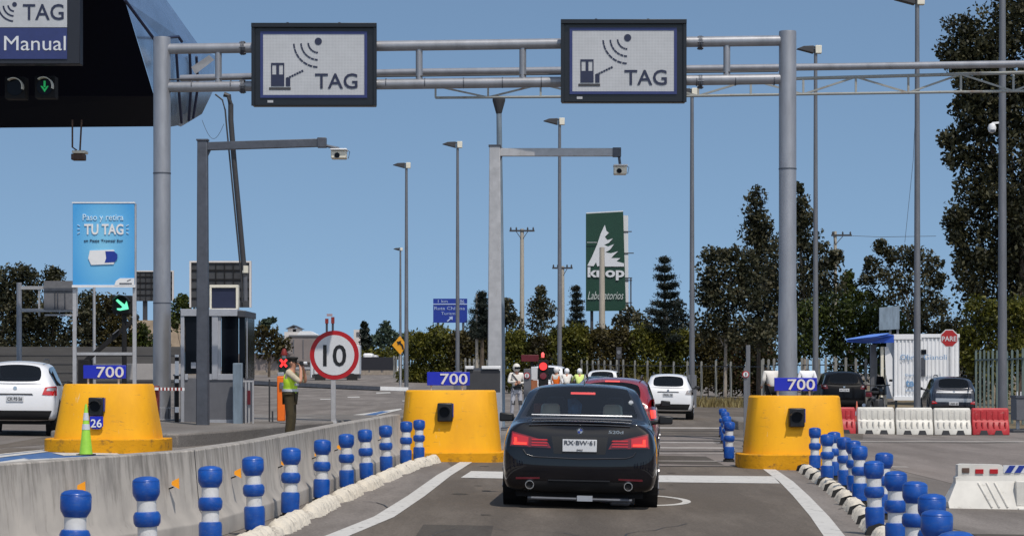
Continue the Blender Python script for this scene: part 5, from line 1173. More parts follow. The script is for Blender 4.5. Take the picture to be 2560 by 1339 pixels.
def person(label, loc, yaw, H, pose, clothes, headgear=None, hands=True, group=None):
    """faces -y in local space before yaw. pose: dict of joint overrides (unit height 1.75)"""
    r = thing('person', label, 'person', loc, (0,0,R(yaw)), group)
    k = H/1.75
    J = dict(pelvis=(0,0,.93,.115), belly=(0,0,1.06,.115), chest=(0,.0,1.28,.135), neck=(0,.0,1.46,.055), jaw=(0,-.035,1.53,.062), head=(0,-.01,1.61,.092), crown=(0,.0,1.68,.07),
             hipR=(-.09,0,.90,.088), kneeR=(-.10,-.02,.50,.058), ankR=(-.11,.02,.09,.038), toeR=(-.125,-.15,.035,.032), hipL=(.09,0,.90,.088), kneeL=(.10,-.02,.50,.058), ankL=(.11,.02,.09,.038), toeL=(.125,-.15,.035,.032),
             shR=(-.185,0,1.41,.058), elR=(-.25,.02,1.14,.040), wrR=(-.26,-.10,.90,.026), paR=(-.26,-.13,.83,.028), shL=(.185,0,1.41,.058), elL=(.25,.02,1.14,.040), wrL=(.26,-.10,.90,.026), paL=(.26,-.13,.83,.028))
    for q, v in pose.items():
        J[q] = (*v[:3], v[3] if len(v) > 3 else J[q][3])
    E = [('pelvis','belly'),('belly','chest'),('chest','neck'),('neck','jaw'),('jaw','head'),('head','crown'),('pelvis','hipR'),('hipR','kneeR'),('kneeR','ankR'),('ankR','toeR'),('pelvis','hipL'),('hipL','kneeL'),('kneeL','ankL'),('ankL','toeL'),
         ('chest','shR'),('shR','elR'),('elR','wrR'),('wrR','paR'),('chest','shL'),('shL','elL'),('elL','wrL'),('wrL','paL')]
    P = dict(J)
    if hands:
        for sd_ in 'RL':
            w_ = Vector(J['wr'+sd_][:3]); p_ = Vector(J['pa'+sd_][:3]); d = (p_-w_).normalized(); side = d.cross(Vector((0,1,0) if abs(d.y) < .8 else (0,0,1))).normalized(); curl = side.cross(d).normalized()*(1 if sd_=='R' else -1)
            for f in range(4):
                off = side*(-.027+.018*f); ln = (.075,.085,.08,.062)[f]; a = p_+off+d*.025; b = a+d*ln*.5+curl*ln*.15; c = b+d*ln*.30+curl*ln*.40
                for nm, q, rr in (('a',a,.0095),('b',b,.0085),('c',c,.007)): P[f'{nm}{f}{sd_}'] = (*q, rr)
                E += [('pa'+sd_, f'a{f}{sd_}'), (f'a{f}{sd_}', f'b{f}{sd_}'), (f'b{f}{sd_}', f'c{f}{sd_}')]
            a = p_-side*.034+d*-.005; b = a-side*.022+d*.03+curl*.01
            P['t0'+sd_] = (*a,.011); P['t1'+sd_] = (*b,.009); E += [('pa'+sd_,'t0'+sd_),('t0'+sd_,'t1'+sd_)]
    sc = lambda D: {a: tuple(x*k for x in v[:3])+(v[3]*k,) for a, v in D.items()}
    b = skin('body', sc(P), E, M['skin'], r)
    h = Vector(J['head'][:3])*k; j = Vector(J['jaw'][:3])*k; fd = Vector((j.x-h.x, j.y-h.y, 0)); fd = fd.normalized() if fd.length > .01 else Vector((0,-1,0)); sdv = Vector((-fd.y,fd.x,0))
    nb = MB(); c = h+fd*.088*k-Vector((0,0,.03)); nb.add([c+sdv*.014, c-sdv*.014, c+fd*.028, c+Vector((0,0,.05))],[(0,1,2),(0,2,3),(1,3,2),(0,3,1)]); nb.build('nose', M['skin'], b, world=False)
    eb = MB()
    for sg in (-1,1):
        c = h+fd*.078*k+sdv*.032*sg+Vector((0,0,.005)); eb.lathe([(.004,-.008),(.011,0),(.004,.008)], c, 8)
    eb.build('eyes', M['hair'], b, world=False)
    mo = MB(); c = j+fd*.055*k+Vector((0,0,.0)); mo.bar(c+sdv*.022, c-sdv*.022, .008); mo.build('mouth', M['dark_red'], b, world=False)
    for sg in (-1,1): ellipsoid(h+sdv*.088*k*sg-Vector((0,0,.01)), (.015,.022,.03), M['skin'], 'ear', b, 10)
    for nm, ks, es, g, m_ in clothes:
        D = {a: (*J[a][:3], J[a][3]*g if isinstance(g,(int,float)) else J[a][3]*g.get(a,1.15)) for a in ks}
        skin(nm, sc(D), es, m_, r)
    if headgear: headgear(r, h, k)
    return r, J, k
LEGS = (['pelvis','hipR','kneeR','ankR','hipL','kneeL','ankL'], [('pelvis','hipR'),('hipR','kneeR'),('kneeR','ankR'),('pelvis','hipL'),('hipL','kneeL'),('kneeL','ankL')])
SHOES = (['ankR','toeR'],[('ankR','toeR')]); SHOE2 = (['ankL','toeL'],[('ankL','toeL')])
SHIRT = (['pelvis','belly','chest','shR','elR','shL','elL'],[('pelvis','belly'),('belly','chest'),('chest','shR'),('shR','elR'),('chest','shL'),('shL','elL')])
LONG = (['pelvis','belly','chest','shR','elR','wrR','shL','elL','wrL'],[('pelvis','belly'),('belly','chest'),('chest','shR'),('shR','elR'),('elR','wrR'),('chest','shL'),('shL','elL'),('elL','wrL')])
VEST = (['pelvis','belly','chest','shR','shL'],[('pelvis','belly'),('belly','chest'),('chest','shR'),('chest','shL')])
def peaked_cap(r, h, k):
    c = MB().lathe([(.093,-.0),(.096,.035),(.125,.085),(.118,.10),(.03,.115)], (h.x,h.y,h.z+.01), 20).build('cap', M['hair'], r, smooth=True, world=False)
    MB().prism([(h.x-.08,h.z+.02),(h.x+.08,h.z+.02),(h.x+.08,h.z+.03),(h.x-.08,h.z+.03)], h.y-.17, h.y-.06).build('peak', M['hair'], c, world=False)
def helmet(m):
    return lambda r, h, k: (ellipsoid((h.x,h.y,h.z+.01), (.122,.14,.14), m, 'helmet', r), MB().box(h.x-.09,h.x+.09,h.y-.16,h.y-.11,h.z-.03,h.z+.04).build('visor', M['glass_dark'], r, bevel=.01, world=False))
def short_hair(m):
    return lambda r, h, k: ellipsoid((h.x,h.y+.015,h.z+.03), (.098,.10,.095), m, 'hair', r)
# the person in the yellow vest: profile to the right, both hands at the face holding a camera
po = G(725,1106); 
pose = dict(pelvis=(0,.01,.93,.12), belly=(0,-.01,1.06,.135), chest=(0,.0,1.30,.145), neck=(0,-.03,1.47,.06), jaw=(0,-.085,1.53,.06), head=(0,-.05,1.61,.09), crown=(0,-.03,1.68,.07),
    shR=(-.185,-.01,1.41,.06), elR=(-.22,-.27,1.20,.045), wrR=(-.10,-.25,1.44,.03), paR=(-.07,-.225,1.52,.03), shL=(.185,-.01,1.41,.06), elL=(.20,-.28,1.21,.045), wrL=(.09,-.27,1.45,.03), paL=(.06,-.245,1.53,.03),
    kneeR=(-.10,-.03,.50,.062), kneeL=(.11,-.02,.50,.062))
pe, J, k = person('person in a lime reflective vest and olive trousers holding a camera to the eye', (po.x, po.y, gz(po.x)+.02), 82, 1.80, pose,
    [('trousers', *LEGS, {'pelvis':1.12,'hipR':1.28,'hipL':1.28,'kneeR':1.5,'kneeL':1.5,'ankR':2.0,'ankL':2.0}, M['olive']), ('shoe', *SHOES, 1.25, M['black']), ('shoe', *SHOE2, 1.25, M['black']),
     ('shirt', *SHIRT, {'pelvis':.95,'belly':.98,'chest':1.06,'shR':1.2,'shL':1.2,'elR':1.3,'elL':1.3}, M['khaki']),
     ('vest', *VEST, {'pelvis':1.16,'belly':1.20,'chest':1.28,'shR':1.58,'shL':1.58}, M['hiviz'])], peaked_cap)
v = MB()
for z, rr in ((1.02,.172),(1.14,.178)): v.lathe([(rr,z*k),(rr+.004,z*k+.055)], (0,-.005,0), 24)
vest = [c for c in pe.children if c.name.startswith('vest')][0]
v.build('reflective_band', M['silver_tape'], vest, smooth=True, world=False)
v = MB(); v.lathe([(.158,.955*k),(.162,.985*k)], (0,.005,0), 24); v.build('belt', M['black'], pe, smooth=True, world=False)
q = thing('camera', 'small camera held up by the person in the lime vest', 'camera', (po.x+.0, po.y, gz(po.x)))
fw = Vector((math.sin(R(82)), -math.cos(R(82)), 0)); c = Vector((po.x,po.y,gz(po.x)+1.615*k))+fw*.245*k
MB().box(c.x-.04,c.x+.04,c.y-.07,c.y+.07,c.z-.045,c.z+.045).build('camera_body', M['black'], q, bevel=.01)
MB().tube([c+fw*.03, c+fw*.11], .035, 14).build('lens', M['sign_white'], q)
# two people in white by the right gantry column
for px, s, lab, H, m_, tr in ((1929,84,'person in a cream jacket seen from behind, left of the right gantry column',1.82,M['jacket_white'],M['matte_black']),(2018,80,'person in a white shirt seen from behind, right of the right gantry column',1.86,M['shirt_white'],M['trim_dark'])):
    b = base(px, s)
    b.z += .26
    person(lab, b, 195 if px < 1950 else 172, H, dict(jaw=(0,-.30,1.28,.06), head=(0,-.28,1.36,.09), crown=(0,-.27,1.42,.07), neck=(0,-.14,1.36,.05), chest=(0,-.02,1.30,.15), shR=(-.19,-.03,1.38,.058), shL=(.19,-.03,1.38,.058), wrR=(-.22,-.22,1.0), paR=(-.2,-.27,.96), wrL=(.22,-.22,1.0), paL=(.2,-.27,.96)),
        [('trousers', *LEGS, 1.2, tr), ('shoe', *SHOES, 1.25, M['black']), ('shoe', *SHOE2, 1.25, M['black']), ('jacket', *LONG, {'pelvis':1.08,'belly':1.18,'chest':1.28,'shR':1.3,'shL':1.3,'elR':1.5,'elL':1.5,'wrR':1.5,'wrL':1.5}, m_)], short_hair(M['hair']))
def rider_gear(r, h, k):
    helmet(M['jacket_white'])(r, h, k)
    MB().lathe([(.175,.93),(.175,1.02)], n=20).build('belt', M['black'], r, smooth=True, world=False)
    MB().box(-.09,.14,-.20,-.14,1.0,1.13).build('pouch', M['black'], r, bevel=.02, world=False)
    MB().bar((-.16,-.10,1.42),(.13,-.15,1.05),.05,.03).build('strap', M['trim_dark'], r, world=False)
    for sg in (-1,1): MB().box(sg*.115-.06,sg*.115+.06,-.09,-.05,.44,.58).build('knee_pad', M['trim_dark'], r, bevel=.01, world=False)
# person in white riding gear standing left of the black car
b = base(1291,79)
person('person in white riding gear and pale trousers standing beside the blue grey post', b+Vector((0,0,.1)), 12, 1.74, dict(elR=(-.27,-.08,1.16), wrR=(-.06,-.24,1.18), paR=(0,-.25,1.17), elL=(.26,-.05,1.15), wrL=(.02,-.24,1.12), paL=(-.04,-.25,1.11), kneeR=(-.13,-.03,.5), ankR=(-.15,.02,.09), kneeL=(.13,-.02,.5), ankL=(.15,.02,.09), toeR=(-.17,-.15,.04), toeL=(.18,-.15,.04)),
    [('trousers', *LEGS, {'pelvis':1.1,'hipR':1.1,'hipL':1.1,'kneeR':1.25,'kneeL':1.25,'ankR':1.4,'ankL':1.4}, M['trouser_grey']), ('boot', *SHOES, 1.3, M['black']), ('boot', *SHOE2, 1.3, M['black']), ('jacket', *LONG, 1.25, M['jacket_white']), ('glove', ['wrR','paR'], [('wrR','paR')], 1.5, M['black']), ('glove', ['wrL','paL'], [('wrL','paL')], 1.5, M['black'])], rider_gear)
# motorcyclists and the person in orange, far ahead
def motorcycle(label, loc, yaw, m_body, scale=1, police=False):
    r = thing('motorcycle', label, 'motorcycle', loc, (R(-8 if not police else 0) if False else 0, 0, R(yaw)))
    for y, nm in ((-.72,'front_wheel'),(.72,'rear_wheel')):
        vs = []; fs = []; n = 24; prof = [(.22,-.05),(.29,-.06),(.32,-.03),(.32,.03),(.29,.06),(.22,.05)]
        for rr, xx in prof:
            for k_ in range(n): a = 2*math.pi*k_/n; vs.append((xx, y+rr*math.cos(a), .32+rr*math.sin(a)))
        for i in range(6):
            for k_ in range(n): fs.append((i*n+k_, i*n+(k_+1)%n, ((i+1)%6)*n+(k_+1)%n, ((i+1)%6)*n+k_))
        w_ = MB().add(vs, fs).build(nm, M['rubber'], r, smooth=True, world=False)
        sp = MB(); sp.tube([(-.05,y,.32),(.05,y,.32)],.05,10)
        for k_ in range(6): a = k_*math.pi/3; sp.bar((0,y,.32),(0,y+.23*math.cos(a),.32+.23*math.sin(a)),.02)
        sp.build('spokes', M['rim'], w_, world=False)
    f = MB(); f.tube([(-.10,-.72,.32),(-.10,-.45,.95)],.025,8); f.tube([(.10,-.72,.32),(.10,-.45,.95)],.025,8); f.build('fork', M['silver'], r, world=False)
    f = MB(); f.tube([(0,-.45,.90),(0,-.1,.55),(0,.2,.5),(0,.72,.32)],.035,8); f.tube([(0,-.42,.88),(0,.25,.70),(0,.75,.78)],.03,8); f.build('frame', M['matte_black'], r, world=False)
    MB().box(-.16,.16,-.28,.22,.30,.60).build('engine', M['trim_dark'], r, bevel=.05, world=False)
    MB().prism([(0,0)]*0 or [(-.14,.72),(.14,.72),(.15,.86),(.08,.95),(-.08,.95),(-.15,.86)],-.38,.08).build('tank', m_body, r, bevel=.04, world=False)
    MB().prism([(-.13,.76),(.13,.76),(.12,.84),(-.12,.84)],.09,.85).build('seat', M['matte_black'], r, bevel=.03, world=False)
    f = MB(); f.add([(-.20,-.60,.72),(.20,-.60,.72),(.16,-.68,1.02),(-.16,-.68,1.02),(-.18,-.40,.70),(.18,-.40,.70),(.15,-.50,1.0),(-.15,-.50,1.0)],[(0,1,2,3),(5,4,7,6),(1,5,6,2),(4,0,3,7),(3,2,6,7),(0,4,5,1)]); f.build('fairing', m_body, r, bevel=.03, world=False)
    MB().add([(-.15,-.62,1.02),(.15,-.62,1.02),(.10,-.52,1.28),(-.10,-.52,1.28)],[(0,1,2,3)]).build('windscreen', M['glass_dark'], r, world=False)
    MB().tube([(-.36,-.30,1.02),(-.12,-.44,.99),(.12,-.44,.99),(.36,-.30,1.02)],.016,8).build('handlebar', M['black'], r, world=False)
    for sg in (-1,1): MB().box(sg*.36-.05,sg*.36+.05,-.42,-.39,1.12,1.19).build('mirror', M['black'], r, bevel=.01, world=False)
    MB().tube([(.14,-.1,.35),(.16,.3,.32),(.17,.85,.42)],[.03,.04,.055],10).build('exhaust', M['silver'], r, world=False)
    MB().disc((0,.90),.07,-.71,16,.04).build('headlamp', M['silver'], r, world=False)
    MB().prism([(-.09,.66),(.09,.66),(.08,.80),(-.08,.80)],.84,1.0).build('tail', M['dark_red'] if not police else M['white'], r, bevel=.02, world=False)
    return r
motorcycle('black motorcycle parked behind the water filled barriers', base(2190,70)+Vector((0,0,.13)), 158, M['paint_suv_black']).scale = (1.18,1.18,1.18)
RIDE = dict(pelvis=(0,.15,.90,.12), belly=(0,.12,1.02), chest=(0,.02,1.22,.14), neck=(0,-.02,1.38), jaw=(0,-.06,1.44), head=(0,-.03,1.52), crown=(0,-.02,1.59), hipR=(-.12,.13,.86), kneeR=(-.24,-.18,.62), ankR=(-.22,.08,.30), toeR=(-.22,-.06,.24), hipL=(.12,.13,.86), kneeL=(.24,-.18,.62), ankL=(.22,.08,.30), toeL=(.22,-.06,.24), shR=(-.18,0,1.33), elR=(-.32,-.12,1.16), wrR=(-.34,-.27,1.06), paR=(-.34,-.31,1.04), shL=(.18,0,1.33), elL=(.32,-.12,1.16), wrL=(.34,-.27,1.06), paL=(.34,-.31,1.04))
for px, s, lab, m_, hm, bk in ((1417,54,'pale motorcyclist seen from behind, left of two above the black car roof',M['jacket_white'],M['shirt_white'],'motorcycle under the left of the two far motorcyclists'),(1449,55,'motorcyclist in a pale yellow jacket, right of two above the black car roof',mat('pale_lime',(.62,.74,.22),.8),M['shirt_white'],'motorcycle under the right of the two far motorcyclists')):
    b = base(px, s)+Vector((0,0,.12)); motorcycle(bk, b, 178, M['white'])
    person(lab, b, 178, 1.78, RIDE, [('trousers', *LEGS, 1.2, M['olive']), ('boot', *SHOES, 1.3, M['black']), ('boot', *SHOE2, 1.3, M['black']), ('jacket', *LONG, 1.32, m_)], helmet(hm))
b = base(1391,58)+Vector((0,0,.12)); person('person in an orange work vest beside the white van', b, 150, 1.72, {}, [('trousers', *LEGS, 1.2, M['orange']), ('shirt', *LONG, 1.15, M['jacket_white']), ('vest', *VEST, 1.28, M['orange'])], helmet(M['white']))
# ================================================================ MIDDLE DISTANCE SIGNALS
s = 92; Y = FPX/s; X = lambda a: (a-1280)/s; Z = lambda a: 1.52-(a-932)/s
q = thing('traffic_light', 'black traffic light showing a round red lamp, left above the black car', 'traffic light', (X(1358),Y,Z(1070)))
MB().box(X(1346),X(1371),Y,Y+.25,Z(965),Z(899)).build('housing', M['matte_black'], q, bevel=.02)
MB().tube([(X(1358),Y+.1,Z(1072)),(X(1358),Y+.1,Z(960))],.05,10).build('pole', M['matte_black'], q)
MB().disc((X(1358),Z(915)),.105,Y-.03,24,.03).build('red_lamp', M['red_lit'], q)
MB().disc((X(1358),Z(939)),.09,Y-.02,24,.02).build('dark_lamp', M['tail_dark'], q)
MB().lathe([(.04,0),(.045,.10),(.02,.14)],(X(1357),Y+.1,Z(893)),10).build('beacon', M['brake_lit'], q, smooth=True)
q = thing('message_board', 'dark red unlit message board beside the red traffic light', 'sign', (X(1325),Y+.3,Z(1072)))
MB().box(X(1303),X(1347),Y+.3,Y+.5,Z(903),Z(886)).build('board', M['dark_red'], q, bevel=.01)
MB().tube([(X(1330),Y+.4,Z(1072)),(X(1330),Y+.4,Z(902))],.04,8).build('pole', M['matte_black'], q)
q = thing('ticket_machine', 'grey pillar with a small round no entry style sign left of the black car roof', 'machine', (X(1318),Y-.4,Z(1072)))
MB().box(X(1309),X(1327),Y-.5,Y-.2,Z(1072),Z(921)).build('body', M['booth_grey'], q, bevel=.01)
MB().disc((X(1317),Z(938)),.085,Y-.54,24,.02).build('sign_rim', M['sign_red'], q); MB().disc((X(1317),Z(938)),.062,Y-.55,24,.009).build('sign_face', M['sign_white'], q)
MB().box(X(1316),X(1318),Y-.556,Y-.551,Z(942),Z(934)).build('sign_mark', M['black'], q)
q = thing('white_box', 'white cabinet with an orange foot between the grey pillar and the traffic light', 'cabinet', (X(1337),Y,Z(1072)))
MB().box(X(1328),X(1344),Y+.05,Y+.4,Z(949),Z(916)).build('body', M['sign_white'], q, bevel=.01); MB().box(X(1328),X(1344),Y+.03,Y+.42,Z(1072),Z(950)).build('foot', mat('foot_rust',(.34,.12,.05),.7), q)
# small round sign and grey posts left of the right block
s = 116; Y = FPX/s; X = lambda a: (a-1280)/s; Z = lambda a: 1.52-(a-932)/s; zb = gz(5)+.14
q = thing('reader_post', 'grey post with a tiny round white sign left of the right yellow block', 'post', (X(1865),Y,zb))
MB().box(X(1860),X(1868),Y,Y+.08,zb-.02,Z(919)).build('post', M['pole_grey'], q); MB().disc((X(1864),Z(935)),.075,Y-.03,24,.02).build('sign_rim', M['sign_red'], q); MB().disc((X(1864),Z(935)),.055,Y-.04,24,.009).build('sign_face', M['sign_white'], q)
MB().box(X(1863),X(1865.5),Y-.046,Y-.041,Z(939),Z(931)).build('sign_mark', M['black'], q)
tag(MB().box(X(1869),X(1879),Y+.3,Y+.38,zb-.02,Z(862)).build('steel_post', M['pole_grey'], bevel=.005), 'tall thin grey square post just left of the right yellow block', 'post')
s = 46; Y = FPX/s; X = lambda a: (a-1280)/s; Z = lambda a: 1.52-(a-932)/s
q = thing('road_sign', 'small dark back of a sign on a post above the white pickup', 'road sign', (X(1547),Y,gz(5,Y)))
MB().box(X(1541),X(1554),Y,Y+.03,Z(895),Z(867)).build('board', M['trim_dark'], q); MB().disc((X(1547),Z(880)),.11,Y-.02,16,.015).build('ring', M['pole_grey'], q); MB().tube([(X(1547),Y+.04,gz(5,Y)),(X(1547),Y+.04,Z(870))],.035,8).build('post', M['trim_dark'], q)
# ================================================================ STREET LAMPS
def street_lamp(px, top, s, th, label, lamp=True, yb=None, wide=None, head=1.0, cut=None):
    b = base(px, s); z1 = 1.52-(top-932)/s
    r = thing('street_lamp', label, 'street lamp', b, group='tall grey street lamps')
    rb = th/s/2*1.15; MB().tube([(b.x,b.y,b.z-.1),(b.x,b.y,b.z+3),(b.x,b.y,z1)],[rb,rb*.98,rb*.62],14).build('pole', M['pole_grey'], r, smooth=True)
    if wide: MB().box(b.x-wide/s/2,b.x+wide/s/2,b.y-.1,b.y+.1,b.z,b.z+1.6).build('lower_box', M['pole_grey'], r, bevel=.01)
    if lamp:
        h = head; x, z = b.x, z1
        MB().box(x-.02,x+.26*h,b.y-.14,b.y+.14,z-.22*h,z+.14*h).build('control_box', M['cream'], r, bevel=.02)
        MB().prism([(x-.10,z+.12*h),(x-.10,z-.22*h),(x-.85*h,z-.02),(x-.55*h,z+.10*h)],b.y-.2,b.y+.2).build('lamp_head', M['trim_dark'], r, bevel=.02)
        MB().bar((x-.15,b.y,z+.06),(x+.05,b.y,z+.06),.08).build('arm', M['trim_dark'], r)
    return r
street_lamp(1016,412,40,9,'street lamp left of the middle, over the yellow curve sign')
street_lamp(1144,360,45,9,'street lamp crossing the blue highway sign', wide=20)
street_lamp(1399,302,48,10,'street lamp behind the pale camera arm, left of the green tree sign')
street_lamp(1730,228,52,12,'street lamp just right of the second TAG sign', wide=22)
street_lamp(2039,122,56,12,'street lamp right of the right gantry column')
street_lamp(2293,-2,68,15,'street lamp rising out of the top in front of the white container')
street_lamp(2506,-180,82,20,'thickest street lamp near the right edge')
street_lamp(1001,622,30,6,'short thin street lamp beside the yellow curve sign', head=.7)
b = base(2506,82); q = thing('dome_camera', 'white dome camera on the street lamp near the right edge', 'camera', W(2480,320,82))
c = W(2480,320,82); MB().lathe([(.02,-.16),(.10,-.12),(.13,0),(.10,.10),(.03,.14)], c, 18).build('dome', M['white'], q, smooth=True)
MB().bar(c+Vector((0,0,.14)), c+Vector((.28,0,.17)), .06).build('bracket', M['white'], q); MB().box(c.x-.07,c.x+.07,c.y-.12,c.y-.10,c.z-.14,c.z-.06).build('lens', M['galv_dark'], q)
# concrete utility poles
def utility(px, top, s, th, label, arms, m=None):
    b = base(px, s); z1 = 1.52-(top-932)/s; r = thing('utility_pole', label, 'utility pole', b)
    MB().tube([(b.x,b.y,b.z-.2),(b.x,b.y,z1)],[th/s*.62,th/s*.42],10).build('pole', m or M['wood_pole'], r, smooth=True)
    for dz, l0, l1 in arms:
        z = z1-dz; a = MB(); a.bar((b.x-l0,b.y-.1,z),(b.x+l1,b.y-.1,z),.13); 
        for t in (-l0+.1,-l0*.45,l1*.45,l1-.1): a.lathe([(.05,0),(.07,.10),(.03,.22)],(b.x+t,b.y-.1,z+.06),8)
        a.bar((b.x,b.y-.1,z-.7),(b.x+l1*.5,b.y-.1,z),.05); a.bar((b.x,b.y-.1,z-.7),(b.x-l0*.5,b.y-.1,z),.05)
        a.build('crossarm', M['trim_dark'], r)
    return r
utility(1305,572,33,11,'concrete utility pole with a crossarm right of the pale mast', [(.15,.95,.95)])
utility(1406,665,32,11,'concrete utility pole with a crossarm behind the street lamp', [(.15,.8,.8)])
utility(1505,618,36,15,'pale leaning concrete pole standing before the green tree sign', [])
utility(2088,578,34,9,'utility pole with a crossarm half hidden in the eucalyptus', [(.3,.3,1.2)])
utility(1192,735,34,7,'short pale pole between the blue highway sign and the pale mast', [])
wire = MB()
for z0, z1_ in ((586,588),): wire.tube([W(2100,588,34), W(2200,592,34), W(2340,590,33.5)],.018,5)
tag(wire.build('power_line', M['trim_dark']), 'thin power line running right from the crossarm', 'wire')
tag(MB().tube([W(2291,230,60), W(2283,400,60), W(2262,606,60)],.009,5).build('guy_wire', M['trim_dark']), 'thin slanting wire beside the lamp over the container', 'wire')
# ================================================================ PHARMACY STYLE SIGN (green tower)
s = 34; Y = FPX/s; X = lambda a: (a-1280)/s; Z = lambda a: 1.52-(a-932)/s
q = thing('sign_tower', 'tall dark green knop sign with a white fir tree', 'sign', (X(1515),Y+1,gz(8,Y)))
pn = MB().prism([(X(1465),Z(777)),(X(1565),Z(776)),(X(1558),Z(529)),(X(1465),Z(534))],Y,Y+.35).build('green_face', M['brand_green'], q)
MB().prism([(X(1466),Z(534)),(X(1558),Z(529)),(X(1558),Z(526)),(X(1466),Z(531))],Y+.05,Y+.3).build('top_cap', M['sign_white'], q)
MB().prism([(X(1559),Z(776)),(X(1572),Z(770)),(X(1571),Z(538)),(X(1559),Z(537))],Y+.36,Y+.8).build('rear_face', M['sign_white'], q)
f = MB(); 
for py, l in ((578,9),(632,14),(694,10),(700,10),(756,10)): f.bar((X(1560),Y+.34,Z(py)),(X(1571+l),Y+.34,Z(py)),.07)
f.bar((X(1578),Y+.5,Z(694)),(X(1578),Y+.5,Z(775)),.09)
for a in (1480,1552,1570): f.bar((X(a),Y+.5,gz(8,Y)),(X(a),Y+.5,Z(770)),.22)
f.build('scaffold', M['trim_dark'], q)
T = [(1512,562),(1516,577),(1522,582),(1512,592),(1518,600),(1532,596),(1522,607),(1510,612),(1520,616),(1535,610),(1525,624),(1513,631),(1527,633),(1545,628),(1532,640),(1528,645),(1551,645),(1541,653),(1560,658),(1560,666),(1503,666),(1502,650),(1499,664),(1493,666),(1490,655),(1484,665),(1468,664),(1480,641),(1492,613),(1502,583)]
MB().prism([(X(a),Z(b_)) for a,b_ in T],Y-.06,Y-.01).build('tree_emblem', M['sign_white'], pn)
textmesh('knop', 1, X(1515), Z(684), Y-.06, M['sign_white'], pn, bold=.03, width=92/s, height=33/s, th=.05)
textmesh('Laboratorios', 1, X(1514), Z(738), Y-.06, mat('sign_script',(.42,.46,.44),.6), pn, width=90/s, height=20/s, th=.05, shear=.35)
MB().bar((X(1467),Y-.15,Z(606)),(X(1492),Y-.15,Z(606)),.05).build('small_arm', M['galv_light'], q)
# blue highway sign
s = 26; Y = FPX/s; X = lambda a: (a-1280)/s; Z = lambda a: 1.52-(a-932)/s
q = thing('highway_sign', 'blue highway direction sign with white text and an exit arrow', 'road sign', (X(1125),Y,gz(-5,Y)))
pn = MB().box(X(1083),X(1168),Y,Y+.15,Z(806),Z(746)).build('board', M['hwy_blue'], q)
pale = mat('sign_pale',(.36,.45,.66),.5,var=.05)
f = MB(); f.box(X(1083),X(1168),Y-.04,Y-.005,Z(761),Z(758.5)); f.bar((X(1118),Y-.03,Z(803)),(X(1128),Y-.03,Z(794)),.06,.13); f.prism([(X(1122),Z(792)),(X(1132),Z(790)),(X(1131),Z(800))],Y-.05,Y-.01); f.build('line_and_arrow', pale, pn)
textmesh('1 km', 1, X(1107), Z(752.5), Y-.03, pale, pn, width=24/s, height=7/s); textmesh('86', 1, X(1155), Z(753), Y-.03, pale, pn, width=11/s, height=9/s)
textmesh('Ruta Chilena', 1, X(1124), Z(770), Y-.03, pale, pn, width=76/s, height=8/s); textmesh('Turismo', 1, X(1124), Z(783), Y-.03, pale, pn, width=42/s, height=7/s)
for a in (1095,1158): MB().tube([(X(a),Y+.3,gz(-5,Y)),(X(a),Y+.3,Z(750))],.12,8).build('post', M['pole_grey'], q)
# yellow curve warning diamond
s = 36; Y = FPX/s; X = lambda a: (a-1280)/s; Z = lambda a: 1.52-(a-932)/s
q = thing('warning_sign', 'yellow diamond curve warning sign with a black arrow', 'road sign', (X(1002),Y,gz(-8,Y)))
pn = MB().prism([(X(980),Z(862)),(X(1001),Z(886)),(X(1017),Z(862)),(X(1000),Z(839))],Y,Y+.05).build('board', mat('sign_amber',(.75,.33,.01),.5), q)
MB().prism([(X(995),Z(853)),(X(1003),Z(851)),(X(1002),Z(856)),(X(1008),Z(862)),(X(1010),Z(872)),(X(1006),Z(873)),(X(1004),Z(864)),(X(998),Z(859)),(X(995),Z(863)),(X(992),Z(852))],Y-.03,Y-.005).build('arrow', M['black'], pn)
MB().tube([(X(1001),Y+.1,gz(-8,Y)),(X(1001),Y+.1,Z(850))],.06,8).build('post', M['galv_light'], q)
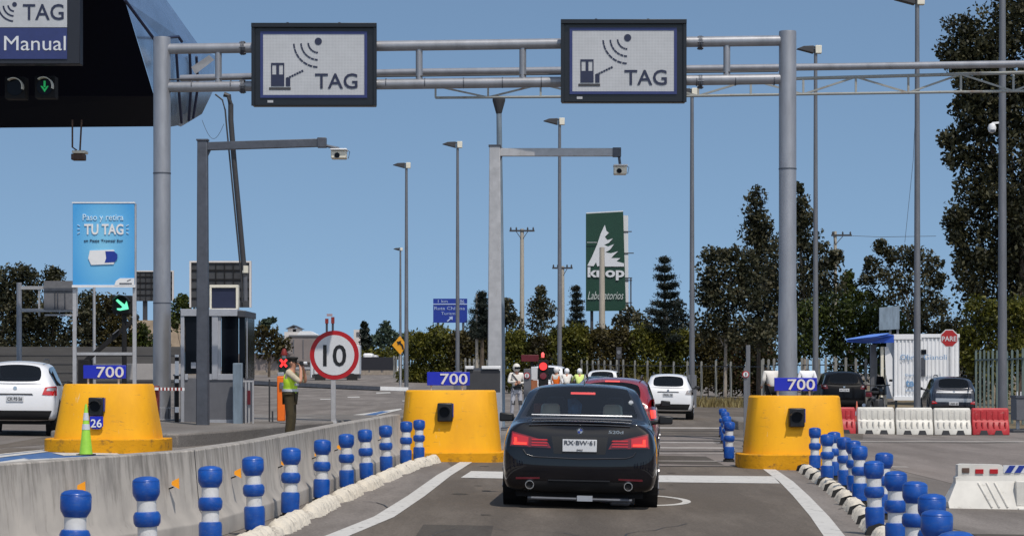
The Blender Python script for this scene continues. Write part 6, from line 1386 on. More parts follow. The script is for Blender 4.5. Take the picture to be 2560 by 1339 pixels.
# ================================================================ RIGHT SIDE: plastic barriers, container office, signs
def jersey(cx, s, yb, yt, wpx, m, label, red=False, knobs=4):
    X = lambda a: (a-1280)/s; Z = lambda a: 1.52-(a-932)/s; Y = FPX/s; zb = Z(yb); H = Z(yt)-zb; w_ = wpx/s; x = X(cx)
    r = thing('plastic_barrier', label, 'barrier', (x,Y,zb), group='water filled plastic barriers across the apron')
    pr = [(-.24,0),(-.24,H*.22),(-.14,H*.50),(-.10,H*.55),(-.10,H*.93),(-.08,H),(.08,H),(.10,H*.93),(.10,H*.55),(.14,H*.50),(.24,H*.22),(.24,0)]
    vs = []; n = len(pr)
    for xx, k_ in ((x-w_/2,.93),(x-w_/2+.03,1),(x+w_/2-.03,1),(x+w_/2,.93)): vs += [(xx,Y+a*k_,zb+b_*k_) for a,b_ in pr]
    fs = [(i*n+j,i*n+(j+1)%n,(i+1)*n+(j+1)%n,(i+1)*n+j) for i in range(3) for j in range(n)]+[tuple(range(n)),tuple(3*n+j for j in range(n))[::-1]]
    b_ = MB().add(vs, fs).build('body', m, r, bevel=.015)
    rb = MB()
    for i in range(knobs+2): xx = x-w_/2+w_*(i+.7)/(knobs+2.4); rb.prism([(xx-.03,zb+H*.56),(xx+.03,zb+H*.56),(xx+.03,zb+H*.90),(xx-.03,zb+H*.90)],Y-.118,Y-.095); rb.prism([(xx-.02,zb+H*.25),(xx+.02,zb+H*.25),(xx+.02,zb+H*.48),(xx-.02,zb+H*.48)],Y-.245,Y-.15)
    rb.build('ribs', m, b_, bevel=.008)
    sl_ = MB()
    for f_ in (.30,.70): xx = x-w_/2+w_*f_; sl_.prism([(xx-.13,zb-.01),(xx+.13,zb-.01),(xx+.08,zb+.13),(xx-.08,zb+.13)],Y-.262,Y-.20)
    sl_.build('fork_slot', M['trim_dark'], b_)
    return r
sJ = 88
jersey(2096,sJ,1084,1017,82,M['plastic_red'],'red plastic barrier just right of the right yellow block')
jersey(2188,sJ,1085,1017,92,M['plastic_white'],'white plastic barrier, leftmost of the three beside the orange cone')
jersey(2284,sJ,1086,1018,92,M['plastic_white'],'white plastic barrier, the middle one of the three white ones')
jersey(2379,sJ,1086,1019,92,M['plastic_white'],'white plastic barrier, rightmost of the three, in front of the dark parked car')
jersey(2474,sJ,1086,1019,92,M['plastic_red'],'red plastic barrier at the right end of the row')
cone('traffic_cone', 'faded orange cone behind the white plastic barriers', 2142, 0, .86, .085, mat('cone_faded',(.62,.16,.10),.6), s=80, bands=((.45,.62),))
# big white plastic barrier in the foreground right
s = 205; X = lambda a: (a-1280)/s; Z = lambda a: 1.52-(a-932)/s; Y = FPX/s
q = thing('plastic_barrier', 'large white plastic barrier with red and blue reflectors in the right foreground', 'barrier', (X(2480),Y,Z(1330)))
out = [(2368,1332),(2372,1320),(2364,1252),(2386,1205),(2386,1192),(2392,1188),(2392,1160),(2403,1158),(2500,1160),(2504,1166),(2700,1160),(2700,1310),(2560,1308),(2532,1308),(2526,1325),(2518,1325),(2513,1303),(2503,1303),(2498,1326),(2486,1327),(2480,1308),(2472,1308),(2466,1330),(2450,1332),(2436,1330),(2434,1322)]
pts = [(X(a),Z(b_)) for a,b_ in out]
def yofs(z): t = (z-Z(1330))/(Z(1160)-Z(1330)); return .27-.19*min(1,max(0,(t-.15)/.65))
n = len(pts); vs = [(x,Y-1,z) for x,z in pts]+[(x,Y+1,z) for x,z in pts]
bmq = bmesh.new(); fv = [bmq.verts.new(v) for v in vs]; bmq.faces.new(fv[:n]); bmq.faces.new(fv[n:][::-1])
for i in range(n): bmq.faces.new((fv[i], fv[i+n], fv[(i+1)%n+n], fv[(i+1)%n]))

for zc in np.linspace(Z(1325),Z(1163),14): bmesh.ops.bisect_plane(bmq, geom=bmq.verts[:]+bmq.edges[:]+bmq.faces[:], plane_co=(0,0,zc), plane_no=(0,0,1))
for v in bmq.verts: v.co.y = Y+(-yofs(v.co.z) if v.co.y < Y else yofs(v.co.z))
bmesh.ops.triangulate(bmq, faces=[f for f in bmq.faces if len(f.verts) > 4]); bmesh.ops.recalc_face_normals(bmq, faces=bmq.faces)
me = bpy.data.meshes.new('body'); bmq.to_mesh(me); bmq.free(); me.materials.append(M['plastic_white']); me.transform(Matrix.Translation(-Vector(q.location)))
o = bpy.data.objects.new('body', me); COL.objects.link(o); o.parent = q; bv = o.modifiers.new('b','BEVEL'); bv.width = .012; bv.segments = 2; bv.angle_limit = R(40)
rb = MB()
for x0, x1 in ((2441,2472),(2462,2490),(2482,2511)):
    z0, z1 = Z(1204), Z(1266); rb.bar((X(x0),Y-yofs(z0)-.0,z0),(X(x1),Y-yofs(z1)-.0,z1),.028,.03)
rb.box(X(2532),X(2560),Y-.20,Y-.10,Z(1262),Z(1200)); rb.box(X(2535),X(2700),Y-.28,Y-.15,Z(1300),Z(1266)); rb.build('ribs', M['plastic_white'], o, bevel=.01)
for x0 in (2435,2471): MB().box(X(x0),X(x0+20),Y-.095,Y-.07,Z(1182),Z(1171)).build('red_reflector', M['sign_red'], q)
MB().box(X(2402),X(2420),Y-.09,Y-.07,Z(1180),Z(1168)).build('slot', M['rusty'], q)
bs = MB(); 
for a in (2508,2532,2560): bs.prism([(X(a),Z(1180)),(X(a+15),Z(1180)),(X(a+27),Z(1162)),(X(a+12),Z(1162))],Y-.094,Y-.075)
bs.build('blue_stripe', M['hwy_blue'], q); MB().box(X(2505),X(2640),Y-.085,Y-.06,Z(1181),Z(1161)).build('stripe_ground', M['sign_white'], q)
MB().tube([(X(2436),Y-.26,Z(1328)),(X(2436),Y-.26,Z(1293))],.05,16).build('hinge_tube', M['plastic_white'], q, smooth=True)
MB().tube([(X(2436),Y-.26,Z(1292.5)),(X(2436),Y-.26,Z(1288))],.04,16).build('hinge_cap', M['plastic_white'], q, smooth=True)
# container office
s = 54; Y = FPX/s; X = lambda a: (a-1280)/s; Z = lambda a: 1.52-(a-932)/s; zb = Z(997)
q = thing('container_office', 'white container office with faint blue lettering and a blue awning', 'container', (X(2310),Y+1.2,zb))
def corr(x0, x1, y, z0, z1, n=12, amp=.05):
    P = []
    for i in range(n):
        a = x0+(x1-x0)*i/n; w_ = (x1-x0)/n; P += [(a,y),(a+w_*.4,y),(a+w_*.5,y+amp),(a+w_*.9,y+amp)]
    P.append((x1,y)); P += [(x1,y+2.4),(x0,y+2.4)]; m_ = MB(); m_.slab(P, z0, z1); return m_
b1 = corr(X(2236),X(2302),Y,zb,Z(838),7).build('front_wall', M['container'], q)
b2 = corr(X(2302)+.02,X(2402),Y+.4,zb+.1,Z(838),10).build('side_wall', M['container'], q)
MB().box(X(2234),X(2304),Y-.03,Y+2.5,Z(848),Z(835)).build('roof_edge', M['container'], q, bevel=.01); MB().box(X(2304)+.01,X(2403),Y+.36,Y+2.5,Z(843),Z(834)).build('roof_edge', M['container'], q, bevel=.01)
MB().box(X(2234),X(2302),Y-.035,Y+.1,zb-.05,zb+.12).build('floor_rail', M['container'], q)
MB().box(X(2306),X(2319),Y+.33,Y+.38,Z(885),Z(873)).build('window', M['glass_dark'], q)
MB().box(X(2306),X(2317),Y+.33,Y+.38,Z(940),Z(893)).build('door_window', M['galv_dark'], q)
MB().box(X(2182),X(2196),Y+.6,Y+.9,zb,Z(860)).build('awning_post', M['booth_grey'], q)
MB().box(X(2203),X(2210),Y+.1,Y+.3,zb,Z(866)).build('door_frame', M['cream'], q)
MB().prism([(X(2213),Z(866)),(X(2222),Z(867)),(X(2233),Z(895)),(X(2234),zb-.05),(X(2226),Z(975)),(X(2216),Z(935))],Y+.15,Y+.22).build('open_door', M['container'], q)
MB().add([(X(2104),Y-1.6,Z(855)),(X(2170),Y-.4,Z(858)),(X(2234),Y-.1,Z(856)),(X(2234),Y+1,Z(834)),(X(2180),Y+1,Z(838)),(X(2104),Y-1.6,Z(852)),(X(2234),Y-.12,Z(838))],[(0,1,2,6,5),(5,6,3,4)]).build('awning', M['canopy_blue'], q)
f = MB(); f.add([(X(2104),Y-1.6,Z(850)),(X(2185),Y-.5,Z(841)),(X(2225),Y,Z(833)),(X(2225),Y+.8,Z(831)),(X(2180),Y+.5,Z(835)),(X(2104),Y-1.2,Z(848))],[(0,1,2,3,4,5)]); f.build('awning_top', mat('awning_light',(.10,.22,.62),.6), q)
tb = M['text_blue']
textmesh('Obras Gianoli', 1, X(2308), Z(892), Y-.05, tb, b1, width=116/s, height=13/s, th=.02)
textmesh('Queremos', 1, X(2281), Z(937), Y-.04, tb, b1, width=36/s, height=7/s); textmesh('te', 1, X(2274), Z(957), Y-.05, tb, b1, width=20/s, height=18/s, bold=.04); textmesh('escuchar', 1, X(2281), Z(975), Y-.04, tb, b1, width=34/s, height=6/s)
q = thing('road_sign', 'blank grey blue sign seen from behind above the container', 'sign', (X(2249),Y+3,Z(990)))
MB().prism([(X(2223),Z(822)),(X(2275),Z(819)),(X(2275),Z(757)),(X(2269),Z(760)),(X(2223),Z(764))],Y+3,Y+3.06).build('board', M['pole_blue'], q)
for a in (2252,2271): MB().box(X(a)-.05,X(a)+.05,Y+3.07,Y+3.17,Z(990),Z(780)).build('post', M['pole_grey'], q)
# stop sign
s = 62; Y = FPX/s; X = lambda a: (a-1280)/s; Z = lambda a: 1.52-(a-932)/s
q = thing('stop_sign', 'red octagonal PARE stop sign right of the container', 'road sign', (X(2374),Y,Z(990)))
oc = [(X(2373)+.385*math.cos(R(22.5+45*i)), Z(845)+.385*math.sin(R(22.5+45*i))) for i in range(8)]; oi = [(X(2373)+.345*math.cos(R(22.5+45*i)), Z(845)+.345*math.sin(R(22.5+45*i))) for i in range(8)]
pn = MB().prism(oc,Y,Y+.02).build('rim', M['sign_white'], q); MB().prism(oi,Y-.008,Y-.001).build('face', M['stop_red'], q)
textmesh('PARE', 1, X(2373), Z(846), Y-.014, M['sign_white'], pn, bold=.01, width=36/s, height=12/s)
MB().tube([(X(2374),Y+.05,Z(990)),(X(2374),Y+.05,Z(850))],.035,8).build('post', M['galv_light'], q)
# grey machine at right edge
s = 84; Y = FPX/s; X = lambda a: (a-1280)/s; Z = lambda a: 1.52-(a-932)/s
q = thing('equipment_box', 'grey equipment box on legs cut off by the right edge', 'equipment', (X(2570),Y,Z(1075)))
MB().box(X(2541),X(2620),Y,Y+.8,Z(1050),Z(994)).build('body', M['booth_grey'], q, bevel=.01); MB().box(X(2539),X(2622),Y-.03,Y+.83,Z(994)+.002,Z(988)).build('lid', M['galv_dark'], q)
f = MB(); 
for a in (2548,2600): f.bar((X(a),Y+.2,Z(1075)),(X(a),Y+.2,Z(1050)),.09)
f.build('legs', M['galv_light'], q); f = MB()
for a in (2543,2552): f.bar((X(a),Y,Z(988)),(X(a),Y,Z(978)),.03)
f.build('handles', M['sign_white'], q)
tag(MB().box(X(2522),X(2640),Y-.6,Y+.9,Z(1098),Z(1072)).build('low_kerb', M['booth_dark'], bevel=.02), 'low black plinth under the equipment box at the right edge', 'plinth')
# ================================================================ FENCES
def palisade(name, label, pts, n, top, m, w=.10, panel_m=None, post_every=0):
    """pts: [(px, s, ybase or None)] ; top: height"""
    A = [base(a, s_) for a, s_ in pts]; r = thing(name, label, 'fence', A[0])
    seg = [0]
    for a, b in zip(A, A[1:]): seg.append(seg[-1]+(b-a).length)
    def at(t):
        d = t*seg[-1]
        for i in range(len(A)-1):
            if d <= seg[i+1]+1e-6: u = (d-seg[i])/(seg[i+1]-seg[i]); return A[i].lerp(A[i+1], u)
    sl_ = MB()
    for i in range(n+1):
        p = at(i/n); p.z = gz(p.x,p.y); h = top*(1+random.uniform(-.02,.02)); sl_.prism([(p.x-w/2,p.z),(p.x+w/2,p.z),(p.x+w/2,p.z+h-.05),(p.x,p.z+h),(p.x-w/2,p.z+h-.05)], p.y-.03, p.y+.03)
    sl_.build('pales', m, r)
    rl = MB()
    for z in (.35, top-.35):
        for i in range(len(A)-1): rl.bar(A[i]+Vector((0,.06,z+gz(*A[i][:2])-A[i].z)), A[i+1]+Vector((0,.06,z)), .05)
    rl.build('rail', panel_m or m, r)
    return r
palisade('palisade_fence', 'grey palisade fence behind the middle traffic, left of the pale mast', [(985,24),(1100,27),(1290,31)], 34, 2.25, M['fence_grey'], .16, M['trim_dark'])
palisade('palisade_fence', 'grey palisade fence running behind the white cars', [(1292,31),(1560,40),(1905,46)], 31, 2.45, M['fence_grey'], .115, M['trim_dark'])
palisade('palisade_fence', 'grey palisade fence between the right gantry column and the container', [(1908,50),(2060,52),(2240,52)], 18, 2.5, M['fence_grey'], .12, M['trim_dark'])
palisade('palisade_fence', 'tall green grey palisade fence at the right edge', [(2440,66),(2500,70),(2600,76)], 13, 2.6, M['fence_green'], .075, M['fence_green'])
# dark brown infill of the hedge foot and grass tufts in front of the fence
def grass(name, label, boxes, n, h, m):
    vs = []; fs = []
    for (x0,x1,y0,y1) in boxes:
        for i in range(n):
            x = random.uniform(x0,x1); y = random.uniform(y0,y1); z = gz(x,y); a = random.uniform(0,math.pi); hh = h*random.uniform(.4,1.3); w_ = .05; lx, lyy = random.uniform(-.2,.2)*hh*2, random.uniform(-.2,.2)*hh
            b = len(vs); vs += [(x-w_*math.cos(a),y-w_*math.sin(a),z),(x+w_*math.cos(a),y+w_*math.sin(a),z),(x+lx,y+lyy,z+hh)]; fs.append((b,b+1,b+2))
    o = MB().add(vs, fs).build(name, m); tag(o, label, 'grass', kind='stuff')
gA = base(1745,46); gB = base(1900,50)
grass('dry_grass', 'dry yellow grass along the foot of the palisade fence', [(gA.x-2,gA.x+3.5,gB.y-3,gA.y+6)], 2600, .42, M['dry_grass'])
p = base(2290,57); grass('dry_grass', 'dry pale grass in front of the container office', [(p.x-1.6,p.x+1.6,p.y-4,p.y-.5)], 900, .16, M['dry_grass'])
p = base(1610,43); grass('dry_grass', 'patch of tall orange dry grass left of the white car', [(p.x-1.2,p.x+1.5,p.y-3,p.y+1)], 600, 1.3, M['dry_grass'])
# ================================================================ TREES
def crown(blobs, s, leaf, dens, m, parent, name='crown', depth=.9, jit=.0, cl=.50, flat=1):
    """blobs: photo pixel circles (cx, cy, r) at distance F/s -> spheres of leaf clumps"""
    C0 = []; N0 = []; leaf = leaf*.60
    Y0 = FPX/s
    for (cx, cy, rp) in blobs:
        Rr = rp/s; c = np.array([(cx-1280)/s, Y0+rng.uniform(-.6,.6)*Rr*jit, 1.52-(cy-932)/s])
        nc = max(12, int(30*(1 if Rr < 3 else 1.6))); dens_ = dens*3.4
        d = rng.normal(size=(nc,3)); d /= np.linalg.norm(d,axis=1)[:,None]; rad = Rr*rng.uniform(.30,1.0,nc)**.6
        cc = c+d*rad[:,None]*np.array([1,depth,1])*.86
        per = max(12, int(dens_*Rr*Rr/leaf**2/nc))
        o = rng.normal(size=(nc,per,3)); o /= np.linalg.norm(o,axis=2)[:,:,None]; o *= (rng.uniform(.2,1,(nc,per))**.5*Rr*cl)[:,:,None]*rng.uniform(.6,1.2,(nc,1,1)); o[:,:,2] *= flat
        C0.append((cc[:,None,:]+o).reshape(-1,3))
    P = np.concatenate(C0); n = len(P)
    a = rng.normal(size=(n,3)); a /= np.linalg.norm(a,axis=1)[:,None]; b = rng.normal(size=(n,3)); b -= (a*b).sum(1)[:,None]*a; b /= np.linalg.norm(b,axis=1)[:,None]
    sz = leaf*rng.uniform(.55,1.45,(n,1)); u = a*sz*.80; v = b*sz*.46
    V = np.stack([P-u, P+v, P+u, P-v],1).reshape(-1,3)
    off = Vector((0,0,0)); q = parent
    while q is not None: off += Vector(q.location); q = q.parent
    V -= np.array(off)
    me = bpy.data.meshes.new(name); me.vertices.add(len(V)); me.vertices.foreach_set('co', V.ravel()); me.loops.add(4*n); me.polygons.add(n)
    me.loops.foreach_set('vertex_index', np.arange(4*n, dtype=np.int32)); me.polygons.foreach_set('loop_start', np.arange(0,4*n,4,dtype=np.int32)); me.polygons.foreach_set('loop_total', np.full(n,4,dtype=np.int32))
    me.update(calc_edges=True); me.materials.append(m); o = bpy.data.objects.new(name, me); COL.objects.link(o); o.parent = parent; return o
NL = [0]
def tree(name, label, blobs, s, m, leaf=.20, dens=3.2, trunk=None, cat='tree', group=None, bark=None, **kw):
    xs = sum(b[0]*b[2] for b in blobs)/sum(b[2] for b in blobs); tx = trunk if trunk is not None else xs
    b = base(tx, s); r = thing(name, label, cat, b, group=group)
    ob = crown(blobs, s, leaf, dens, m, r, 'crown' if cat == 'tree' else 'foliage', **kw); NL[0] += len(ob.data.polygons)
    Rm = max(q[2] for q in blobs)/s; top = min(blobs, key=lambda q: q[1]); zt = 1.52-(top[1]-932)/s
    t = MB(); bx = b.x; tr = max(.05, Rm*.09) if cat == 'tree' else .04
    t.tube([(bx,b.y,b.z-.2),(bx+tr*.5,b.y,b.z+(zt-b.z)*.35),((top[0]-1280)/s*.5+bx*.5,b.y,b.z+(zt-b.z)*.7),((top[0]-1280)/s,b.y,zt)],[tr,tr*.75,tr*.45,tr*.15],8)
    for q in blobs[:8]:
        cz = 1.52-(q[1]-932)/s; z0 = b.z+(cz-b.z)*.5; t.tube([(bx,b.y,z0),((q[0]-1280)/s*.6+bx*.4,b.y,z0+(cz-z0)*.5),((q[0]-1280)/s,b.y,cz)],[tr*.35,tr*.25,tr*.08],6)
    t.build('trunk' if cat == 'tree' else 'stems', bark or M['bark'], r, smooth=True); return r
# big eucalyptus at the right edge
tree('eucalyptus_tree', 'huge dark eucalyptus filling the right edge from top to fence', [(2480,95,85),(2570,60,110),(2395,75,42),(2375,128,42),(2420,120,60),(2520,230,110),(2445,215,70),(2410,160,50),(2600,250,120),(2560,380,110),(2445,300,58),(2405,260,36),(2425,365,62),(2375,345,32),(2395,400,38),(2470,460,80),(2430,470,48),(2570,520,110),(2385,545,36),(2420,560,55),(2500,610,90),(2400,600,34),(2440,680,66),(2570,680,110),(2415,650,36),(2480,760,80),(2570,820,100)], 47, M['leaf_euc'], leaf=.27, dens=4.6, trunk=2550, jit=.5, bark=M['bark'])
tree('eucalyptus_tree', 'narrow tall eucalyptus left of the right gantry column', [(1888,495,30),(1882,540,36),(1900,560,38),(1884,590,40),(1905,620,44),(1895,670,50),(1900,730,60),(1915,790,60)], 39, M['leaf_euc'], leaf=.26, dens=4.2, trunk=1895)
tree('eucalyptus_tree', 'broad brown green eucalyptus left of the narrow tall one', [(1775,640,28),(1805,640,28),(1830,635,22),(1780,690,42),(1830,680,42),(1860,650,38),(1765,740,36),(1810,750,56),(1860,730,50),(1780,810,50),(1840,820,56),(1900,840,50)], 41, M['leaf_euc2'], leaf=.26, dens=4.2, trunk=1812, bark=M['bark_pale'])
tree('eucalyptus_tree', 'silvery eucalyptus just right of the right gantry column', [(1994,470,16),(2000,510,24),(2012,545,28),(1995,560,34),(2018,600,38),(1990,620,36),(2050,640,42),(2075,680,38),(2020,690,50),(1990,730,50),(2060,740,50),(2000,800,54),(2090,640,20),(1950,620,40),(1945,700,50),(1950,780,50)], 40, M['leaf_euc2'], leaf=.26, dens=4, trunk=2010, bark=M['bark_pale'])
tree('eucalyptus_tree', 'airy rounded eucalyptus above the container office', [(2205,620,24),(2235,640,32),(2270,640,34),(2300,650,36),(2335,670,34),(2180,660,26),(2215,690,32),(2260,700,34),(2310,720,44),(2345,700,22),(2170,700,22),(2240,740,30),(2320,780,50),(2270,790,44),(2350,770,34),(2200,750,30)], 38, M['leaf_euc2'], leaf=.26, dens=2.3, trunk=2300)
tree('small_tree', 'small pointed dark tree between the two eucalyptus groups', [(2122,692,18),(2120,720,26),(2135,750,34),(2115,770,34),(2160,740,26),(2185,780,40)], 38, M['leaf_green'], leaf=.25, dens=3, trunk=2122)
tree('leafy_tree', 'bushy bright green tree behind the blue awning', [(2020,800,50),(2075,780,50),(2130,790,50),(2180,800,46),(2225,820,46),(2060,850,56),(2130,860,56),(2200,870,50),(2000,870,44),(2250,850,46),(2230,920,60),(2120,920,50)], 44, M['leaf_green'], leaf=.23, dens=4.8)
tree('leafy_tree', 'dark shrub tree filling the gap behind the container', [(2300,800,36),(2340,830,40),(2390,820,40),(2370,870,40),(2420,900,50),(2430,960,50)], 43, M['leaf_euc'], leaf=.24, dens=4.8)
tree('leafy_tree', 'yellow green bushy tree at the right edge under the eucalyptus', [(2440,770,32),(2480,790,42),(2530,780,44),(2570,790,50),(2430,820,34),(2460,850,46),(2520,860,52),(2570,880,50),(2400,850,24),(2410,890,30),(2450,910,40),(2510,930,50)], 53, M['leaf_olive'], leaf=.20, dens=4.8)
# araucaria and small conifers
def conifer(label, cx, top, bot, wpx, s, layers=9, seed=1, group=None):
    rr = random.Random(seed); b = base(cx, s); r = thing('conifer', label, 'tree', b, group=group); t = MB(); zt = 1.52-(top-932)/s; zb = 1.52-(bot-932)/s; hw = wpx/s/2
    t.tube([(b.x,b.y,b.z-.1),(b.x,b.y,zt)],[.22,.03],8); t.build('trunk', M['bark'], r, smooth=True); P = []
    for i in range(layers):
        f = i/(layers-1); z = zt-.3+(zb-zt+.3)*f; L_ = hw*(.12+.88*f**.8)*(1+rr.uniform(-.18,.18))
        for k_ in range(8):
            a = rr.uniform(0,6.28); ln = L_*rr.uniform(.7,1.1)
            for u in np.linspace(.1,1,int(6+ln*6)):
                P.append((b.x+math.cos(a)*ln*u, b.y+math.sin(a)*ln*u, z+.34*ln*(u**2)-.16*ln*u, .07+.10*(1-abs(u-.6))))
    P = np.array(P); n = 15; Q = np.repeat(P[:,:3],n,0)+rng.normal(size=(len(P)*n,3))*np.repeat(P[:,3:],n,0)*np.array([1,1,.7]); N_ = len(Q)
    a = rng.normal(size=(N_,3)); a /= np.linalg.norm(a,axis=1)[:,None]; bb = rng.normal(size=(N_,3)); u = a*.13; v = bb/np.linalg.norm(bb,axis=1)[:,None]*.035
    V = np.stack([Q-u,Q+v,Q+u,Q-v],1).reshape(-1,3)-np.array(b); me = bpy.data.meshes.new('crown'); me.from_pydata(V.tolist(),[],[(4*i,4*i+1,4*i+2,4*i+3) for i in range(N_)]); me.materials.append(M['leaf_pine']); o = bpy.data.objects.new('crown', me); COL.objects.link(o); o.parent = r
conifer('dark layered conifer standing alone right of the green tower sign', 1662, 640, 850, 128, 36, 10, 3)
conifer('small dark conifer between the street lamp and the green tower sign', 1440, 712, 840, 62, 32, 8, 5)
conifer('dark conifer just left of the pale square mast', 1205, 726, 840, 90, 34, 8, 8)
tree('small_tree', 'grey green cone shaped tree right of the first utility pole', [(1353,728,14),(1352,750,22),(1340,775,28),(1368,775,28),(1355,805,38)], 33, M['leaf_euc2'], leaf=.26, dens=3.2)
tree('small_tree', 'blossom speckled tree half hidden by the pale square mast', [(1268,760,18),(1275,785,26),(1255,790,26),(1290,815,30),(1220,800,24)], 33, M['leaf_euc2'], leaf=.26, dens=2.6)
tree('small_tree', 'dark tree beside the layered conifer', [(1690,765,24),(1700,795,28),(1680,810,30),(1715,830,30)], 35, M['leaf_pine'], leaf=.25, dens=3.2)
tree('small_tree', 'pale grey green tree behind the foot of the green tower sign', [(1575,790,26),(1600,805,26),(1550,805,22),(1615,820,22)], 35, M['leaf_euc2'], leaf=.25, dens=2.8)
# hedge of yellow green shrubs behind the fence, one by one
hg = 'shrubs behind the palisade fence'
for i, (cx, cy, rr_, lab, m_) in enumerate([(1040,860,36,'olive green shrub right of the yellow curve sign',M['leaf_olive']),(1095,850,40,'olive shrub below the blue highway sign',M['leaf_olive']),(1150,860,36,'brownish shrub behind the lamp with the wide foot',M['leaf_brown']),(1195,850,40,'dark brown shrub left of the pale mast',M['leaf_brown']),(1290,860,40,'olive shrub right of the pale mast',M['leaf_olive']),(1350,865,36,'dark shrub behind the message board',M['leaf_brown']),(1400,850,38,'olive shrub behind the second street lamp',M['leaf_olive']),(1445,845,40,'bright olive shrub below the small conifer',M['leaf_olive']),(1500,850,40,'dark shrub below the green tower sign',M['leaf_brown']),(1550,850,38,'brown shrub right of the green tower sign',M['leaf_brown']),(1600,855,40,'olive shrub behind the white car, left one',M['leaf_olive']),(1650,855,38,'bright olive shrub below the layered conifer',M['leaf_olive']),(1700,855,38,'olive shrub left of the lamp beside the TAG sign',M['leaf_olive']),(1770,860,42,'yellow brown shrub right of the lamp beside the TAG sign',M['leaf_brown']),(1830,870,40,'dark shrub left of the right gantry column',M['leaf_red']),(1900,880,42,'dark green shrub behind the people in white',M['leaf_red'])]):
    bl = [(cx,cy,rr_),(cx-rr_*.5,cy+12,rr_*.7),(cx+rr_*.55,cy+10,rr_*.7),(cx,cy+45,rr_),(cx-rr_*.4,cy+85,rr_*.9),(cx+rr_*.5,cy+80,rr_*.9),(cx+8,cy-rr_*.45,rr_*.45),(cx-14,cy-rr_*.35,rr_*.4)]
    tree('shrub', lab, bl, 36 if cx > 1250 else 28, m_, leaf=.22 if cx > 1250 else .27, dens=5.5, cat='shrub', group=hg)
# dark undergrowth filling behind the fence
# ---------------------------------------------------------------- left background
sB = 34
for lab, bl, m_ in [('dark tall tree at the left edge', [(10,700,40),(-20,740,60),(20,770,50),(10,840,60)], M['leaf_euc2']),
    ('tall two topped dark tree at far left', [(48,680,26),(70,685,28),(60,720,44),(55,770,56),(60,840,66),(100,800,50)], M['leaf_euc']),
    ('dark tree with a round top left of the blue banner', [(128,685,22),(140,690,24),(130,715,30),(135,770,50),(130,840,60)], M['leaf_euc']),
    ('grey green tree behind the blue banner posts', [(200,770,40),(230,800,50),(200,850,56),(250,860,50),(225,750,26)], M['leaf_euc2']),
    ('brown green tree behind the green arrow signal', [(285,770,40),(300,810,50),(270,850,50),(320,860,40),(260,760,30)], M['leaf_brown']),
    ('brownish tree between the banner and the gantry column', [(345,850,34),(375,860,34),(355,825,22),(400,870,30)], M['leaf_green']),
    ('small green shrub tree left of the booth roof', [(460,750,18),(450,770,26),(470,790,30),(440,800,26)], M['leaf_green'])]:
    tree('roadside_tree', lab, bl, sB, m_, leaf=.27, dens=4.2, group=None)
tree('roadside_tree', 'brown green round trees right of the booth', [(655,830,22),(640,850,26),(680,845,28),(705,860,26),(660,875,30),(700,885,24)], 24, M['leaf_brown'], leaf=.36, dens=3.2)
tree('palm_tree', 'small blue green treetop rising right of the booth', [(660,806,8),(672,803,9),(684,800,6),(668,815,8)], 24, M['leaf_far'], leaf=.34, dens=3.5)
tree('cypress_tree', 'dark pointed cypress right of the 10 sign', [(911,812,9),(912,828,12),(914,845,14),(912,862,16)], 20, M['leaf_pine'], leaf=.4, dens=3.5)
tree('roadside_tree', 'pale hazy green tree left of the yellow curve sign', [(965,815,12),(960,835,22),(980,845,24),(940,852,20),(965,870,28),(1000,850,18)], 18, M['leaf_far'], leaf=.5, dens=3.2)
tree('roadside_tree', 'low olive bushes behind the black fence wall', [(905,880,18),(935,882,18),(965,884,18),(990,880,16)], 20, M['leaf_olive'], leaf=.4, dens=3.2, cat='shrub')
# retaining wall, white barriers, guard rail
def wallpx(name, label, cat, x0, x1, y0, y1, s, m, d=.3, kind=None, grooves=0):
    Y = FPX/s; r = thing(name, label, cat, ((x0+x1)/2/s-1280/s, Y, 1.52-(y1-932)/s)); px_box(MB(), x0, x1, y0, y1, s, d).build('wall_face', m, r)
    if grooves:
        g = MB()
        for i in range(1, grooves): yy = y0+(y1-y0)*i/grooves; px_box(g, x0, x1, yy-.6, yy+.6, s, .03, dy=-.031)
        g.build('groove', M['trim_dark'], r)
    return r
wallpx('retaining_wall', 'long dark grey retaining wall behind the left lanes', 'wall', -200, 452, 866, 975, 37, mat('dark_wall',(.075,.072,.070),.9,var=.3,scale=.6,stretch=(.3,1,3)), grooves=5)
wallpx('median_wall', 'low pale concrete wall behind the left 700 sign', 'wall', 232, 452, 908, 948, 62, mat('pale_wall',(.36,.34,.33),.9,var=.15,scale=1), .3)
wallpx('boundary_wall', 'low grey wall under the trees right of the booth', 'wall', 560, 735, 884, 925, 24, M['house_grey'], .5)
wallpx('boundary_wall', 'dark tarpaulin fence behind the far highway', 'fence', 888, 992, 892, 925, 22, mat('tarp',(.012,.013,.02),.8), .3)
wallpx('stone_bank', 'rough stone bank below the far highway rail', 'wall', 400, 988, 925, 978, 21, M['stone'], 1.2)
q = thing('guard_rail', 'grey steel guard rail along the far highway', 'railing', W(640,925,21.5))
g = MB(); px_box(g, 500, 990, 917, 922, 21.6, .1); g.build('rail', M['galv_light'], q); g = MB()
for px in range(505, 990, 32): px_box(g, px, px+3, 917, 930, 21.5, .1, dy=.15)
g.build('posts', M['galv_dark'], q)
# hillock between left signs: pale slope
wallpx('earth_bank', 'pale earth bank between the gantry column and the booth', 'bank', 322, 470, 800, 880, 30, mat('earth',(.36,.28,.20),.95,var=.35,scale=.6,bump=.6,bscale=2), 2)
